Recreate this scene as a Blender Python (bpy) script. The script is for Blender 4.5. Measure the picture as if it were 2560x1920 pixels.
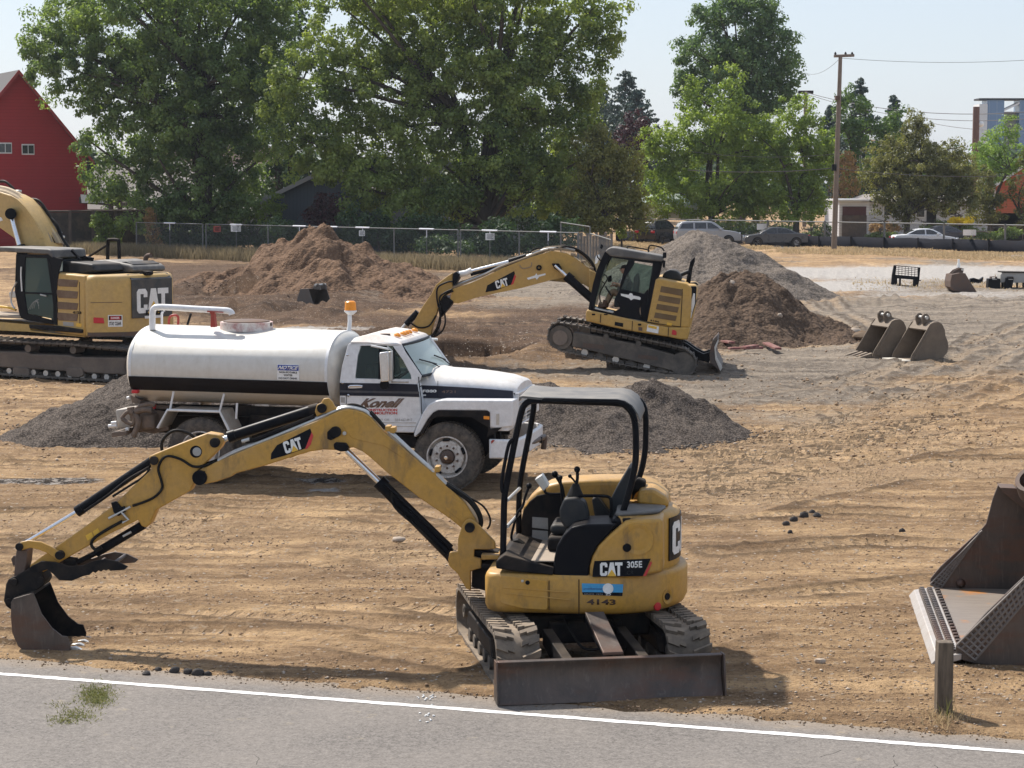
import bpy, bmesh, math, random
import numpy as np
from mathutils import Vector, Matrix
R = math.radians
random.seed(7)
sc = bpy.context.scene
for o in list(bpy.data.objects): bpy.data.objects.remove(o)
# ------------------------------------------------------------------ camera, light, exposure
CAMH, PITCH, FPX = 4.7, 5.24, 2190.0
cam = bpy.data.cameras.new('camera'); cam.lens = FPX/1024*36; cam.sensor_width = 36; cam.clip_start = .5; cam.clip_end = 6000
camo = bpy.data.objects.new('camera', cam); sc.collection.objects.link(camo)
camo.location = (0, 0, CAMH); camo.rotation_euler = (R(90-PITCH), 0, 0); sc.camera = camo
SUNV = Vector((-.52, .62, 1.0)).normalized()
sun = bpy.data.lights.new('sun', 'SUN'); sun.energy = 5.0; sun.angle = R(1.4); sun.color = (1, .935, .85)
suno = bpy.data.objects.new('sun', sun); sc.collection.objects.link(suno)
suno.rotation_euler = SUNV.to_track_quat('Z', 'Y').to_euler()
w = bpy.data.worlds.new('World'); sc.world = w; w.use_nodes = True
nt = w.node_tree; bg = nt.nodes['Background']
sky = nt.nodes.new('ShaderNodeTexSky'); sky.sky_type = 'NISHITA'; sky.sun_disc = False
sky.sun_elevation = math.asin(SUNV.z); sky.sun_rotation = math.atan2(SUNV.x, SUNV.y)
sky.air_density = 1.0; sky.dust_density = 1.0; sky.ozone_density = 1.5; sky.altitude = 50
hz = nt.nodes.new('ShaderNodeMix'); hz.data_type = 'RGBA'; hz.inputs[0].default_value = .55; hz.inputs[7].default_value = (5.9, 6.5, 7.7, 1)   # smoky summer air: pale, nearly even
nt.links.new(sky.outputs[0], hz.inputs[6]); nt.links.new(hz.outputs[2], bg.inputs[0]); bg.inputs[1].default_value = .095
vs = sc.view_settings; vs.view_transform = 'Standard'; vs.look = 'None'; vs.gamma = 1; vs.exposure = .45
sc.cycles.max_bounces = 6; sc.cycles.transparent_max_bounces = 24; sc.cycles.diffuse_bounces = 3
# ------------------------------------------------------------------ measuring the photo
cp, sp = math.cos(R(PITCH)), math.sin(R(PITCH))
def ray(X, Y):
    cx, cy = (X-1280)*.4, (Y-960)*.4
    return Vector((cx, -cy*sp+FPX*cp, -cy*cp-FPX*sp))
def gp(X, Y, z=0):
    d = ray(X, Y); t = (z-CAMH)/d.z
    return Vector((d.x*t, d.y*t, z))
def at(X, Y, dist):
    d = ray(X, Y); t = dist/d.y
    return Vector((d.x*t, dist, CAMH+d.z*t))
KD=(0,0,1.15732); KS0=(0,0,1.0)
KA=(1100,940,.34358); KB=(1100,1370,.34358); KC=(0,980,.34358); KE=(500,960,.34358); KF=(260,740,.28933)
KG=(780,780,.28933); KH=(0,430,.33149); KI=(960,580,.217); KJ=(1340,560,.23508); KK=(2100,620,.20796)
KL=(2200,1160,.43373); KN=(1400,480,.27125); KO=(1960,180,.27726); KQ=(300,480,.36166); KR=(1000,480,.27125)
KS=(0,1500,.34358); KT=(0,0,.38427); KU=(700,0,.41591); KV=(1500,0,.36166); KW=(2050,240,.23056)
KX=(1400,1360,.16275); KY=(680,740,.14467); KZ=(840,930,.12658)
class Frame:
    def __init__(s, p, deg):
        s.p = Vector((p[0], p[1], 0)); s.a = R(deg); s.deg = deg
        s.U = Vector((math.cos(s.a), math.sin(s.a), 0)); s.V = Vector((-math.sin(s.a), math.cos(s.a), 0))
    def q(s, K, x, y=None, u=None, v=None, z=None):
        if y is None: x, y = x
        d = ray(K[0]+x*K[2], K[1]+y*K[2]); o = Vector((0, 0, CAMH))-s.p
        lo = Vector((o.dot(s.U), o.dot(s.V), o.z)); ld = Vector((d.dot(s.U), d.dot(s.V), d.z))
        if v is not None: t = (v-lo.y)/ld.y
        elif u is not None: t = (u-lo.x)/ld.x
        else: t = (z-lo.z)/ld.z
        return lo+ld*t
    def P(s, K, pts, v=0): return [(lambda a: (a.x, a.z))(s.q(K, p[0], p[1], v=v)) for p in pts]
    def T(s, K, pts, v=0): return [s.q(K, p[0], p[1], v=(p[2] if len(p) > 2 else v)) for p in pts]
# ------------------------------------------------------------------ materials
MATS = {}
class NT:
    def __init__(s, name):
        s.m = bpy.data.materials.new(name); s.m.use_nodes = True; s.t = s.m.node_tree
        s.b = s.t.nodes['Principled BSDF']; s.o = s.t.nodes['Material Output']
    def n(s, typ, ins=None, **kw):
        nd = s.t.nodes.new('ShaderNode'+typ)
        for k, v in kw.items(): setattr(nd, k, v)
        for k, v in (ins or {}).items():
            i = nd.inputs[k]
            if isinstance(v, bpy.types.NodeSocket): s.t.links.new(v, i)
            else: i.default_value = v
        return nd
    def mix(s, f, a, b, bt='MIX'):
        nd = s.t.nodes.new('ShaderNodeMix'); nd.data_type = 'RGBA'; nd.blend_type = bt
        for i, v in ((0, f), (6, a), (7, b)):
            if isinstance(v, bpy.types.NodeSocket): s.t.links.new(v, nd.inputs[i])
            elif i == 0: nd.inputs[0].default_value = v
            else: nd.inputs[i].default_value = (*v[:3], 1)
        return nd.outputs[2]
    def math(s, op, a, b=0.0, c=0.0):
        nd = s.t.nodes.new('ShaderNodeMath'); nd.operation = op
        for i, v in enumerate((a, b, c)):
            if isinstance(v, bpy.types.NodeSocket): s.t.links.new(v, nd.inputs[i])
            else: nd.inputs[i].default_value = v
        return nd.outputs[0]
    def co(s, scale=(1, 1, 1), kind='Object'):
        tc = s.n('TexCoord'); mp = s.n('Mapping', {'Vector': tc.outputs[kind], 'Scale': scale}); return mp.outputs[0]
    def noise(s, vec, scale, detail=5, rough=.6, dist=0.0):
        return s.n('TexNoise', {'Vector': vec, 'Scale': scale, 'Detail': detail, 'Roughness': rough, 'Distortion': dist}).outputs[0]
    def ramp(s, f, a, b):
        return s.n('MapRange', {'Value': f, 'From Min': a, 'From Max': b}).outputs[0]
    def col(s, c, rough=None, metal=None):
        s.link(c, 'Base Color')
        if rough is not None: s.link(rough, 'Roughness')
        if metal is not None: s.b.inputs['Metallic'].default_value = metal
    def link(s, v, name):
        i = s.b.inputs[name]
        if isinstance(v, bpy.types.NodeSocket): s.t.links.new(v, i)
        else: i.default_value = (*v, 1) if isinstance(v, tuple) and len(v) == 3 else v
    def bump(s, h, strength=.3, dist=.02):
        b = s.n('Bump', {'Height': h, 'Strength': strength, 'Distance': dist}); s.t.links.new(b.outputs[0], s.b.inputs['Normal'])
DUST = (.33, .25, .17)
def paint(name, c, rough=.45, metal=0.0, dirt=.25, dust=DUST, scale=3.0, bump=0.0, spec=.5, grime=None, topdust=0.0):
    if name in MATS: return MATS[name]
    m = NT(name); v = m.co()
    n1 = m.noise(v, scale, 8, .65, .3); n2 = m.noise(v, scale*9, 4, .6)
    col = m.mix(m.ramp(n2, .3, .75), tuple(x*.86 for x in c), tuple(min(1, x*1.08) for x in c))
    f = m.math('MULTIPLY', m.ramp(n1, .42, .74), dirt)
    col = m.mix(f, col, dust)
    if grime: col = m.mix(m.math('MULTIPLY', m.ramp(m.noise(m.co((1, 1, .35)), scale*2.3, 6, .7), .53, .70), .8), col, grime)
    if topdust:
        g = m.n('NewGeometry'); s = m.n('SeparateXYZ', {0: g.outputs['Normal']})
        col = m.mix(m.math('MULTIPLY', m.ramp(s.outputs[2], .35, .95), m.math('MULTIPLY', m.ramp(n1, .2, .75), topdust)), col, dust)
    m.col(col, m.math('ADD', m.math('MULTIPLY', n1, .35), rough-.12), metal)
    m.b.inputs['Specular IOR Level'].default_value = spec
    if bump: m.bump(n2, bump, .01)
    MATS[name] = m.m; return m.m
YEL = (.50, .27, .042)
M_yel = paint('machine_yellow', YEL, .42, dirt=.3, scale=2.2, grime=(.16, .10, .045), topdust=.35)
M_yel2 = paint('machine_yellow_far', (.50, .30, .07), .5, dirt=.3, scale=1.5, topdust=.3)
M_yel3 = paint('faded_yellow', (.52, .33, .095), .5, dirt=.35, scale=1.2, topdust=.4)
M_blk = paint('black_paint', (.007, .008, .011), .34, dirt=.02, scale=4, spec=.08, topdust=.05)
M_blk2 = paint('dusty_black', (.013, .013, .015), .6, dirt=.10, scale=4, topdust=.2, spec=.08)
M_plastic = paint('grey_plastic', (.024, .028, .032), .5, dirt=.1, topdust=.2, spec=.2)
M_can = paint('canopy_top', (.085, .083, .08), .55, dirt=.5, dust=(.3, .27, .23), topdust=.5)
M_rub = paint('rubber', (.055, .052, .05), .85, dirt=.55, dust=(.2, .16, .12), scale=5, spec=.2, topdust=.35)
M_trk = paint('rubber_track', (.13, .11, .09), .85, dirt=.8, dust=(.33, .26, .19), scale=5, spec=.2, topdust=.7)
def steel():
    m = NT('worn_steel'); n1 = m.noise(m.co((1, 1, .5)), 2.2, 8, .7, .5); n2 = m.noise(m.co((9, 9, 1.2)), 3, 6, .7); n3 = m.noise(m.co((1, 1, 3)), 1.3, 6, .65)
    c = m.mix(m.ramp(n1, .35, .65), (.05, .042, .038), (.125, .095, .078)); c = m.mix(m.math('MULTIPLY', m.ramp(n3, .5, .62), .7), c, (.11, .055, .035))
    c = m.mix(m.math('MULTIPLY', m.ramp(n2, .55, .75), .45), c, (.20, .17, .145)); m.col(c, m.math('ADD', m.math('MULTIPLY', n1, .4), .32), .35); m.bump(n2, .25, .01); return m.m
M_steel = steel()
M_weld = paint('weld_beads', (.20, .18, .165), .6, .3, dirt=.5, dust=(.12, .09, .07), scale=8)
M_rust = paint('rusty_steel', (.105, .075, .06), .7, .15, dirt=.6, dust=(.17, .09, .055), scale=3, bump=.2)
M_trkst = paint('track_steel', (.085, .075, .066), .7, .2, dirt=.6, dust=(.27, .225, .175), scale=3, bump=.3, topdust=.7)  # dust on upper faces, lightened to paint in sunlit grouser tops
M_chrome = paint('chrome', (.75, .76, .78), .15, 1.0, dirt=.08, scale=4)
M_silver = paint('silver_pipe', (.55, .55, .53), .35, .7, dirt=.3, scale=5)
M_hose = paint('hose', (.012, .012, .012), .5, dirt=.05, spec=.12)
M_white = paint('white_paint', (.74, .75, .76), .35, dirt=.16, dust=(.50, .43, .33), scale=1.6, topdust=.25)
M_tank = None
M_navy = paint('navy_stripe', (.010, .014, .028), .4, dirt=.05, scale=3, spec=.25)
M_dkstr = paint('charcoal_stripe', (.012, .011, .013), .6, dirt=.03, scale=3, spec=.15)
M_red = paint('red_paint', (.35, .03, .02), .5, dirt=.2)
M_redl = paint('red_reflector', (.55, .02, .03), .3, dirt=.05)
M_org = paint('amber_lens', (.85, .30, .02), .3, dirt=.05)
M_wlet = paint('white_vinyl', (.80, .80, .78), .5, dirt=.08)
M_ylet = paint('yellow_vinyl', (.75, .45, .05), .5, dirt=.05)
M_klet = paint('black_vinyl', (.007, .008, .012), .4, dirt=.02, spec=.1)
M_rlet = paint('red_vinyl', (.55, .04, .04), .5, dirt=.05)
M_tan = paint('tan_fabric', (.22, .16, .10), .9)
M_label = paint('grey_label', (.35, .35, .34), .6, dirt=.5)
M_mat = paint('dusty_floor_mat', (.33, .27, .21), .9, dirt=.6, dust=(.42, .34, .26), scale=8, bump=.3)
def glass(name, c, alpha, rough=.06):
    m = NT(name); m.col(c, rough); m.b.inputs['Specular IOR Level'].default_value = .6
    tr = m.n('BsdfTransparent', {'Color': (.75, .85, .82, 1)}); fr = m.n('Fresnel', {'IOR': 1.5})
    f = m.math('ADD', m.math('MULTIPLY', fr.outputs[0], .8), alpha)
    mx = m.n('MixShader', {0: f, 1: tr.outputs[0], 2: m.b.outputs[0]})
    m.t.links.new(mx.outputs[0], m.o.inputs[0]); return m.m
M_glass = glass('cab_glass', (.16, .20, .19), .14)
M_wind = glass('dusty_windscreen', (.42, .50, .46), .62, .25)
M_wdark = paint('dark_window', (.02, .024, .028), .08, dirt=.03, spec=.8)
# ------------------------------------------------------------------ mesh building
COL = sc.collection
def tag(o, label, cat, group=None, kind=None):
    if label: o['label'] = label
    if cat: o['category'] = cat
    if group: o['group'] = group
    if kind: o['kind'] = kind
    return o
def thing(name, label, cat, fr=None, loc=(0, 0, 0), rz=0, group=None):
    o = bpy.data.objects.new(name, None); COL.objects.link(o); o.empty_display_size = .3
    if fr: o.location = fr.p; o.rotation_euler = (0, 0, fr.a)
    else: o.location = loc; o.rotation_euler = (0, 0, rz)
    return tag(o, label, cat, group)
def fillet(pts, r, n=4):
    out = []; N = len(pts)
    for i in range(N):
        p0, p, p1 = Vector(pts[i-1]), Vector(pts[i]), Vector(pts[(i+1) % N])
        a, b = (p0-p), (p1-p); la, lb = a.length, b.length
        if la < 1e-5 or lb < 1e-5: continue
        k = min(r, la*.45, lb*.45); A = p+a/la*k; B = p+b/lb*k
        for j in range(n+1):
            t = j/n; out.append(tuple(A*(1-t)**2+p*2*t*(1-t)+B*t*t))
    return out
class MB:
    def __init__(s): s.b = bmesh.new()
    def face(s, vs):
        try: return s.b.faces.new(vs)
        except ValueError: return None
    def loft(s, rings, closed=True, caps=True):
        R_ = [[s.b.verts.new(p) for p in r] for r in rings]; n = len(R_[0])
        for a, b in zip(R_, R_[1:]):
            for i in range(n if closed else n-1): s.face((a[i], a[(i+1) % n], b[(i+1) % n], b[i]))
        if caps and closed: s.face(R_[0][::-1]); s.face(R_[-1])
        return s
    def prism(s, uz, v0, v1, vf=None):                 # polygon in the u-z plane pushed through v0..v1
        f = (lambda z: 0) if vf is None else vf
        return s.loft([[(u, v0+f(z), z) for u, z in uz], [(u, v1-f(z), z) for u, z in uz]])
    def plan(s, uv, z0, z1, inset=0):                  # polygon in plan raised through z0..z1
        return s.loft([[(u, v, z0) for u, v in uv], [(u, v, z1) for u, v in uv]])
    def vz(s, vz, u0, u1): return s.loft([[(u0, v, z) for v, z in vz], [(u1, v, z) for v, z in vz]])
    def box(s, a, b):
        x0, y0, z0 = a; x1, y1, z1 = b
        return s.loft([[(x0, y0, z0), (x1, y0, z0), (x1, y1, z0), (x0, y1, z0)], [(x0, y0, z1), (x1, y0, z1), (x1, y1, z1), (x0, y1, z1)]])
    def obox(s, c, ax, ay, az):                        # oriented box: centre + half-axis vectors
        c, ax, ay, az = map(Vector, (c, ax, ay, az))
        return s.loft([[c-ax-ay-az, c+ax-ay-az, c+ax+ay-az, c-ax+ay-az], [c-ax-ay+az, c+ax-ay+az, c+ax+ay+az, c-ax+ay+az]])
    def tube(s, pts, r, n=10, caps=True):
        pts = [Vector(p) for p in pts]; rings = []; rr = r if isinstance(r, (list, tuple)) else [r]*len(pts)
        t0 = (pts[1]-pts[0]).normalized(); N = t0.orthogonal().normalized()
        for i, p in enumerate(pts):
            t = (pts[min(i+1, len(pts)-1)]-pts[max(i-1, 0)]).normalized()
            N = (N-t*N.dot(t)).normalized(); B = t.cross(N)
            rings.append([p+(N*math.cos(k*2*math.pi/n)+B*math.sin(k*2*math.pi/n))*rr[i] for k in range(n)])
        return s.loft(rings, caps=caps)
    def cyl(s, p0, p1, r, n=16): return s.tube([p0, p1], r, n)
    def lathe(s, prof, c, axis=(0, 1, 0), n=32):       # prof: (distance along axis, radius)
        ax = Vector(axis).normalized(); a = ax.orthogonal().normalized(); b = ax.cross(a); c = Vector(c)
        rings = [[c+ax*h+(a*math.cos(k*2*math.pi/n)+b*math.sin(k*2*math.pi/n))*max(r, 1e-4) for k in range(n)] for h, r in prof]
        mr = max(r for h, r in prof)
        if prof[0][1] > .3*mr and prof[-1][1] > .3*mr: return s.loft(rings+[rings[0]], caps=False)   # a ring: closed on itself, open in the middle
        return s.loft(rings)
    def ball(s, c, r, n=12, sc_=(1, 1, 1)):
        return s.lathe([(-r*math.cos(math.pi*i/8)*1, r*math.sin(math.pi*i/8)) for i in range(9)], c, (0, 0, 1), n)
    def sheet(s, quads):
        for q in quads: s.face([s.b.verts.new(p) for p in q])
        return s
    def done(s, name, mat, parent=None, bevel=0.0, smooth=38, label=None, seg=2, weld=False):
        bmesh.ops.recalc_face_normals(s.b, faces=s.b.faces[:])
        me = bpy.data.meshes.new(name); s.b.to_mesh(me); s.b.free()
        for m in (mat if isinstance(mat, list) else [mat]): me.materials.append(m)
        me.shade_smooth(); me.set_sharp_from_angle(angle=R(smooth))
        o = bpy.data.objects.new(name, me); COL.objects.link(o)
        if parent: o.parent = parent
        if bevel:
            b = o.modifiers.new('bevel', 'BEVEL'); b.width = bevel; b.segments = seg; b.limit_method = 'ANGLE'; b.angle_limit = R(32); b.harden_normals = False
        if label: o['label'] = label
        return o
def smooth_path(pts, n=6):
    P = [Vector(p) for p in pts]; out = []
    for i in range(len(P)-1):
        a, b, c, d = P[max(i-1, 0)], P[i], P[i+1], P[min(i+2, len(P)-1)]
        for j in range(n):
            t = j/n; out.append(.5*((2*b)+(c-a)*t+(2*a-5*b+4*c-d)*t*t+(3*b-a-3*c+d)*t**3))
    return out+[P[-1]]
def text_mesh(s, extr=.0):
    cu = bpy.data.curves.new('lettering', 'FONT'); cu.body = s; cu.resolution_u = 3; cu.offset = extr
    cu.align_x = 'CENTER'
    o = bpy.data.objects.new('tmp', cu); COL.objects.link(o)
    me = bpy.data.meshes.new_from_object(o.evaluated_get(bpy.context.evaluated_depsgraph_get()))
    bpy.data.objects.remove(o); bpy.data.curves.remove(cu); return me
def fit(polys, A, B, C, th=.004):
    """polys in 0..1 space mapped onto local points A (bottom left), B (bottom right), C (top left)"""
    A, B, C = Vector(A), Vector(B), Vector(C); X, Y = B-A, C-A; N = X.cross(Y).normalized()*th
    return [[A+X*x+Y*y for x, y in p] for p in polys], N
def text(name, s, A, B, C, mat, parent, th=.003, off=0.0, bold=.0, shear=0.0):
    me = text_mesh(s, bold); n = len(me.vertices); co = np.zeros(n*3); me.vertices.foreach_get('co', co); co = co.reshape(-1, 3)
    mn, mx = co.min(0), co.max(0); co = (co-mn)/np.maximum(mx-mn, 1e-6)
    co[:, 0] += shear*(co[:, 1]-.5)
    A, B, C = map(lambda p: np.array(p, float), (A, B, C)); N = np.cross(B-A, C-A); N /= np.linalg.norm(N)
    co2 = A+co[:, :1]*(B-A)+co[:, 1:2]*(C-A)+N*(th+off)
    me.vertices.foreach_set('co', co2.ravel()); me.update(); me.name = name
    me.materials.clear(); me.materials.append(mat)
    o = bpy.data.objects.new(name, me); COL.objects.link(o); o.parent = parent
    so = o.modifiers.new('thickness', 'SOLIDIFY'); so.thickness = th; so.offset = -1
    return o
def plate(name, poly3, mat, parent, th=.004, label=None):      # thin plate standing proud of the surface it lies on
    P = [Vector(p) for p in poly3]; N = Vector((0, 0, 0))
    for i in range(len(P)): N += P[i].cross(P[(i+1) % len(P)])
    N.normalize()
    return MB().loft([[p for p in P], [p+N*th for p in P]]).done(name, mat, parent, label=label)
C_ = [(1,.85),(1,1.12),(.82,1.3),(.18,1.3),(0,1.14),(0,.16),(.18,0),(.82,0),(1,.18),(1,.45),(.66,.45),(.66,.28),(.34,.28),(.34,1.02),(.66,1.02),(.66,.85)]
A_ = [(1.02,0),(1.36,1.3),(1.84,1.3),(2.18,0),(1.84,0),(1.74,.4),(1.46,.4),(1.36,0)]
T_ = [(2.02,1.3),(3.05,1.3),(3.05,1.0),(2.71,1.0),(2.71,0),(2.37,0),(2.37,1.0),(2.02,1.0)]
def catlogo(A, B, C, parent, th=.006, tri=M_ylet):
    m = MB(); nm = lambda ps: [(x/3.05, y/1.3) for x, y in ps]
    ps, N = fit([nm(C_), nm(A_), nm(T_)], A, B, C, th)
    for p in ps: m.loft([p, [q+N for q in p]])
    m.done('lettering', M_wlet, parent)
    ps, N = fit([nm([(.98, -.04), (2.2, -.04), (1.6, .62)])], A, B, C, th*1.6); m = MB()
    for p in ps: m.loft([[q+N*.65 for q in p], [q+N for q in p]])
    m.done('triangle_emblem', tri, parent)
def dup(root, loc, rz=None, label=None, group=None, scale=None):
    def cp_(o, par):
        c = o.copy(); COL.objects.link(c); c.parent = par
        for ch in o.children: cp_(ch, c)
        return c
    r = cp_(root, None); r.location = loc
    if rz is not None: r.rotation_euler = (0, 0, rz)
    if scale: r.scale = scale
    if label: r['label'] = label
    if group: r['group'] = group
    return r
# ------------------------------------------------------------------ numpy noise
def vnoise(x, y, seed=0):
    xi, yi = np.floor(x).astype(np.int64), np.floor(y).astype(np.int64); xf, yf = x-xi, y-yi
    def h(i, j):
        n = (i*374761393+j*668265263+seed*974634777) & 0xffffffff
        n = ((n ^ (n >> 13))*1274126177) & 0xffffffff
        return ((n ^ (n >> 16)) & 0xffff)/65535.0
    u, v = xf*xf*(3-2*xf), yf*yf*(3-2*yf)
    return (h(xi, yi)*(1-u)+h(xi+1, yi)*u)*(1-v)+(h(xi, yi+1)*(1-u)+h(xi+1, yi+1)*u)*v-.5
def fbm(x, y, seed=0, o=4, g=.5):
    r = 0; a = 1
    for i in range(o): r = r+a*vnoise(x*2**i, y*2**i, seed+i*17); a *= g
    return r
def np_mesh(name, co, faces, mats, attrs=None, smooth=False):
    me = bpy.data.meshes.new(name); nf, k = faces.shape
    me.vertices.add(len(co)); me.vertices.foreach_set('co', np.asarray(co, np.float32).ravel())
    me.loops.add(nf*k); me.loops.foreach_set('vertex_index', faces.astype(np.int32).ravel())
    me.polygons.add(nf); me.polygons.foreach_set('loop_start', np.arange(0, nf*k, k, dtype=np.int32))
    me.update(calc_edges=True)
    if smooth: me.shade_smooth()
    for m in mats: me.materials.append(m)
    for nm, arr in (attrs or {}).items():
        arr = np.asarray(arr, np.float32)
        if arr.ndim == 2:
            a = me.attributes.new(nm, 'FLOAT_COLOR', 'POINT'); a.data.foreach_set('color', arr.ravel())
        else:
            a = me.attributes.new(nm, 'FLOAT', 'POINT'); a.data.foreach_set('value', arr)
    return me
def grid_faces(nr, nc):
    i = np.arange(nr-1)[:, None]*nc+np.arange(nc-1)[None, :]
    return np.stack([i, i+1, i+nc+1, i+nc], -1).reshape(-1, 4)
# ------------------------------------------------------------------ ground
def proj(x, y, z=0):                                   # world -> display coordinates (2212 wide) used to lay out the soil zones
    dz = z-CAMH; f = y*cp-dz*sp; up = y*sp+dz*cp
    return (x/f*FPX/.4+1280)/1.15732, (960-up/f*FPX/.4)/1.15732
E0, E1 = gp(0, 1650), gp(2560, 1851)                   # edge of the asphalt
def edged(x, y):                                       # metres beyond the asphalt edge (positive on the soil)
    dx, dy = (E1-E0).x, (E1-E0).y; L = math.hypot(dx, dy)
    return (-(x-E0.x)*dy+(y-E0.y)*dx)/L
PIT = gp(1150, 897)
TR = gp(660, 752)
def H(x, y, fine=True):
    x = np.asarray(x, float); y = np.asarray(y, float)
    far = np.clip((y-24)/40, 0, 1)
    h = fbm(x*.25, y*.25, 3, 3)*.05*(.5+far*2.6)
    a = y-x*.12+fbm(x*.12, y*.12, 9, 2)*1.5            # wheel and track ruts running across the site
    h += fbm(x*.22, a*1.9, 5, 3)*.045*(.35+far*1.2)
    if fine:
        h += fbm(x*2.1, y*2.6, 11, 4)*.028*(.55+far*1.9)
        c = fbm(x*7, y*7, 23, 2); h += np.clip(c-.12, 0, 1)*.09*(.5+far*.9)
    e = edged(x, y); rag = fbm(x*1.3, y*1.3, 31, 4)*.5
    k = np.clip((e+rag+.1)/.45, 0, 1)
    h = h*np.clip(e/1.2, 0, 1)+(k*k*(3-2*k)*.075-.05)
    h = np.where(e < -.8, -.05, h)
    # pit dug by the far excavator, long trench in front of the soil heap
    d = ((x-PIT.x)/1.9)**2+((y-PIT.y-.3)/2.6)**2; d = d+fbm(x*1.5, y*1.5, 41, 3)*.35
    h -= 1.25*np.clip((1.0-d)*6, 0, 1)
    h += .28*np.exp(-((np.sqrt(np.maximum(d, 0))-1.35)/.28)**2)*np.clip((x-PIT.x+2.5)/2, 0, 1)
    d = ((x-TR.x+1.3)/3.6)**2+((y-TR.y)/1.5)**2+fbm(x*1.2, y*1.2, 43, 3)*.4
    h -= .8*np.clip((1.0-d)*4, 0, 1); h += .35*np.exp(-((np.sqrt(np.maximum(d, 0))-1.5)/.35)**2)
    # berm the far excavator climbs
    d = ((x-PIT.x-4.2)/2.6)**2+((y-PIT.y+1.5)/2.4)**2
    h += .62*np.exp(-d*1.3)
    # low spoil ridges on the left, behind the tank truck
    X, Y = proj(x, y)
    h += np.exp(-((X-640)/330)**2-((Y-680)/16)**2)*(.25+fbm(x*.9, y*.9, 51, 4)*.9)*.8
    h += np.exp(-((X-480)/140)**2-((Y-640)/14)**2)*(.4+fbm(x*.8, y*.8, 53, 4)*.9)
    h += np.exp(-((X-900)/240)**2-((Y-735)/14)**2)*(.15+fbm(x*1.1, y*1.1, 57, 4)*.7)
    h += np.exp(-((X-1950)/330)**2-((Y-655)/10)**2)*(.05+fbm(x*.8, y*.8, 59, 4)*.5)
    return h
TRK = [[(2212,905),(1900,930),(1600,985),(1350,1040)],[(2212,945),(1850,975),(1560,1035),(1500,1055)],[(2212,1010),(1900,1020),(1700,1050),(1500,1090)],[(1480,1010),(1800,935),(2000,880),(2212,800)],[(1600,962),(1800,905),(2212,765)],[(0,1130),(400,1140),(900,1180),(1000,1230)],[(0,1180),(500,1190),(980,1290)],[(0,1240),(500,1262),(1000,1330)],[(0,1305),(600,1335),(1000,1370)],[(1500,1130),(1800,1108),(2212,1120)],[(1550,1200),(1900,1178),(2212,1190)],[(1690,640),(1800,690),(1900,770)],[(1745,632),(1850,690),(1965,765)],[(0,1000),(400,1018),(900,1050)],[(1560,1300),(1900,1272),(2212,1240)],[(1450,1400),(1800,1340),(2212,1330)],[(0,1380),(500,1370),(980,1440)],[(1250,1010),(1600,940),(1900,840),(2212,720)],[(400,705),(800,712),(1250,690)],[(300,1085),(900,1105),(1040,1160)],[(1500,880),(1900,800),(2212,700)]]
TRK = [[gp(a*1.15732, c*1.15732) for a, c in t] for t in TRK]
def ruts(x, y):
    d = np.full(x.shape, 9.); al = np.zeros(x.shape); L0 = 0
    for t in TRK:
        P = smooth_path(t, 7)
        for a, c in zip(P, P[1:]):
            ex, ey = c.x-a.x, c.y-a.y; L2 = ex*ex+ey*ey; k = np.clip(((x-a.x)*ex+(y-a.y)*ey)/L2, 0, 1); q = np.hypot(x-a.x-k*ex, y-a.y-k*ey); q = np.minimum(q, np.abs(q-.95)) if len(t) > 3 else q; m = q < d; d = np.where(m, q, d); al = np.where(m, L0+k*math.sqrt(L2), al); L0 += math.sqrt(L2)
    return d, al
s_ = np.concatenate([np.array([2190/6., 250, 200]), np.linspace(176, 4.2, 760), np.array([3, 2, 1.25])])
yy = np.concatenate([[-60, -8], FPX/s_])
t_ = np.concatenate([-np.geomspace(.85, .3, 10), np.linspace(-.275, .275, 860), np.geomspace(.3, .85, 10)])
YY, TT = np.meshgrid(yy, t_, indexing='ij'); XX = TT*np.maximum(YY, 12)
ZZ = np.where(YY < 10, -.05, H(XX, np.maximum(YY, 10)))
nr, nc = XX.shape
rd_, ral = ruts(XX, YY); ral = np.where(rd_ < .5, ral, 0); rd_ = rd_+fbm(XX*1.1, YY*1.1, 61, 3)*.14; rut = np.clip(1-rd_/.24, 0, 1); berm = np.exp(-((rd_-.34)/.10)**2)
brk = np.clip(fbm(XX*.3, YY*.3, 63, 3)*2+.95, 0, 1); rut = rut*brk; berm = berm*brk; ZZ = np.where(edged(XX, YY) > .6, ZZ-rut*.045+berm*.035*(1+.6*vnoise(XX*9, YY*9, 65)), ZZ)
Xd, Yd = proj(XX, np.maximum(YY, 5))
wob = fbm(XX*.35, YY*.35, 71, 4)
def blob(cx, cy, rx, ry, w=.5): return np.clip(1.15-np.sqrt(((Xd-cx)/rx)**2+((Yd-cy)/ry)**2)+wob*w, 0, 1)
rx_ = (Xd-1106)/1106
grey = np.clip(np.maximum.reduce([blob(2060, 700, 560, 135, .9), blob(1300, 625, 560, 40)*.85, blob(1500, 850, 560, 75, .9)*.7, blob(1650, 800, 380, 70)*.9, blob(1050, 940, 330, 50, .7)*.45]), 0, 1)
brown = np.clip(np.maximum.reduce([blob(640, 630, 520, 95), blob(950, 745, 420, 70), blob(300, 590, 360, 30), blob(1220, 700, 260, 70)*.8, blob(1250, 770, 330, 40)*.8, blob(200, 820, 260, 16)*.4]), 0, 1)
pale = np.clip(np.maximum.reduce([blob(2000, 592, 560, 20, .15), blob(1750, 620, 240, 16, .4)*.8, blob(660, 715, 260, 9)*.8, blob(2050, 640, 300, 12)*.5, blob(700, 1060, 40, 5)]), 0, 1)
wet = np.clip(np.maximum(blob(95, 1040, 130, 6, 1.2)*.8, blob(690, 1040, 70, 10, 1.2)), 0, 1)
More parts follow.
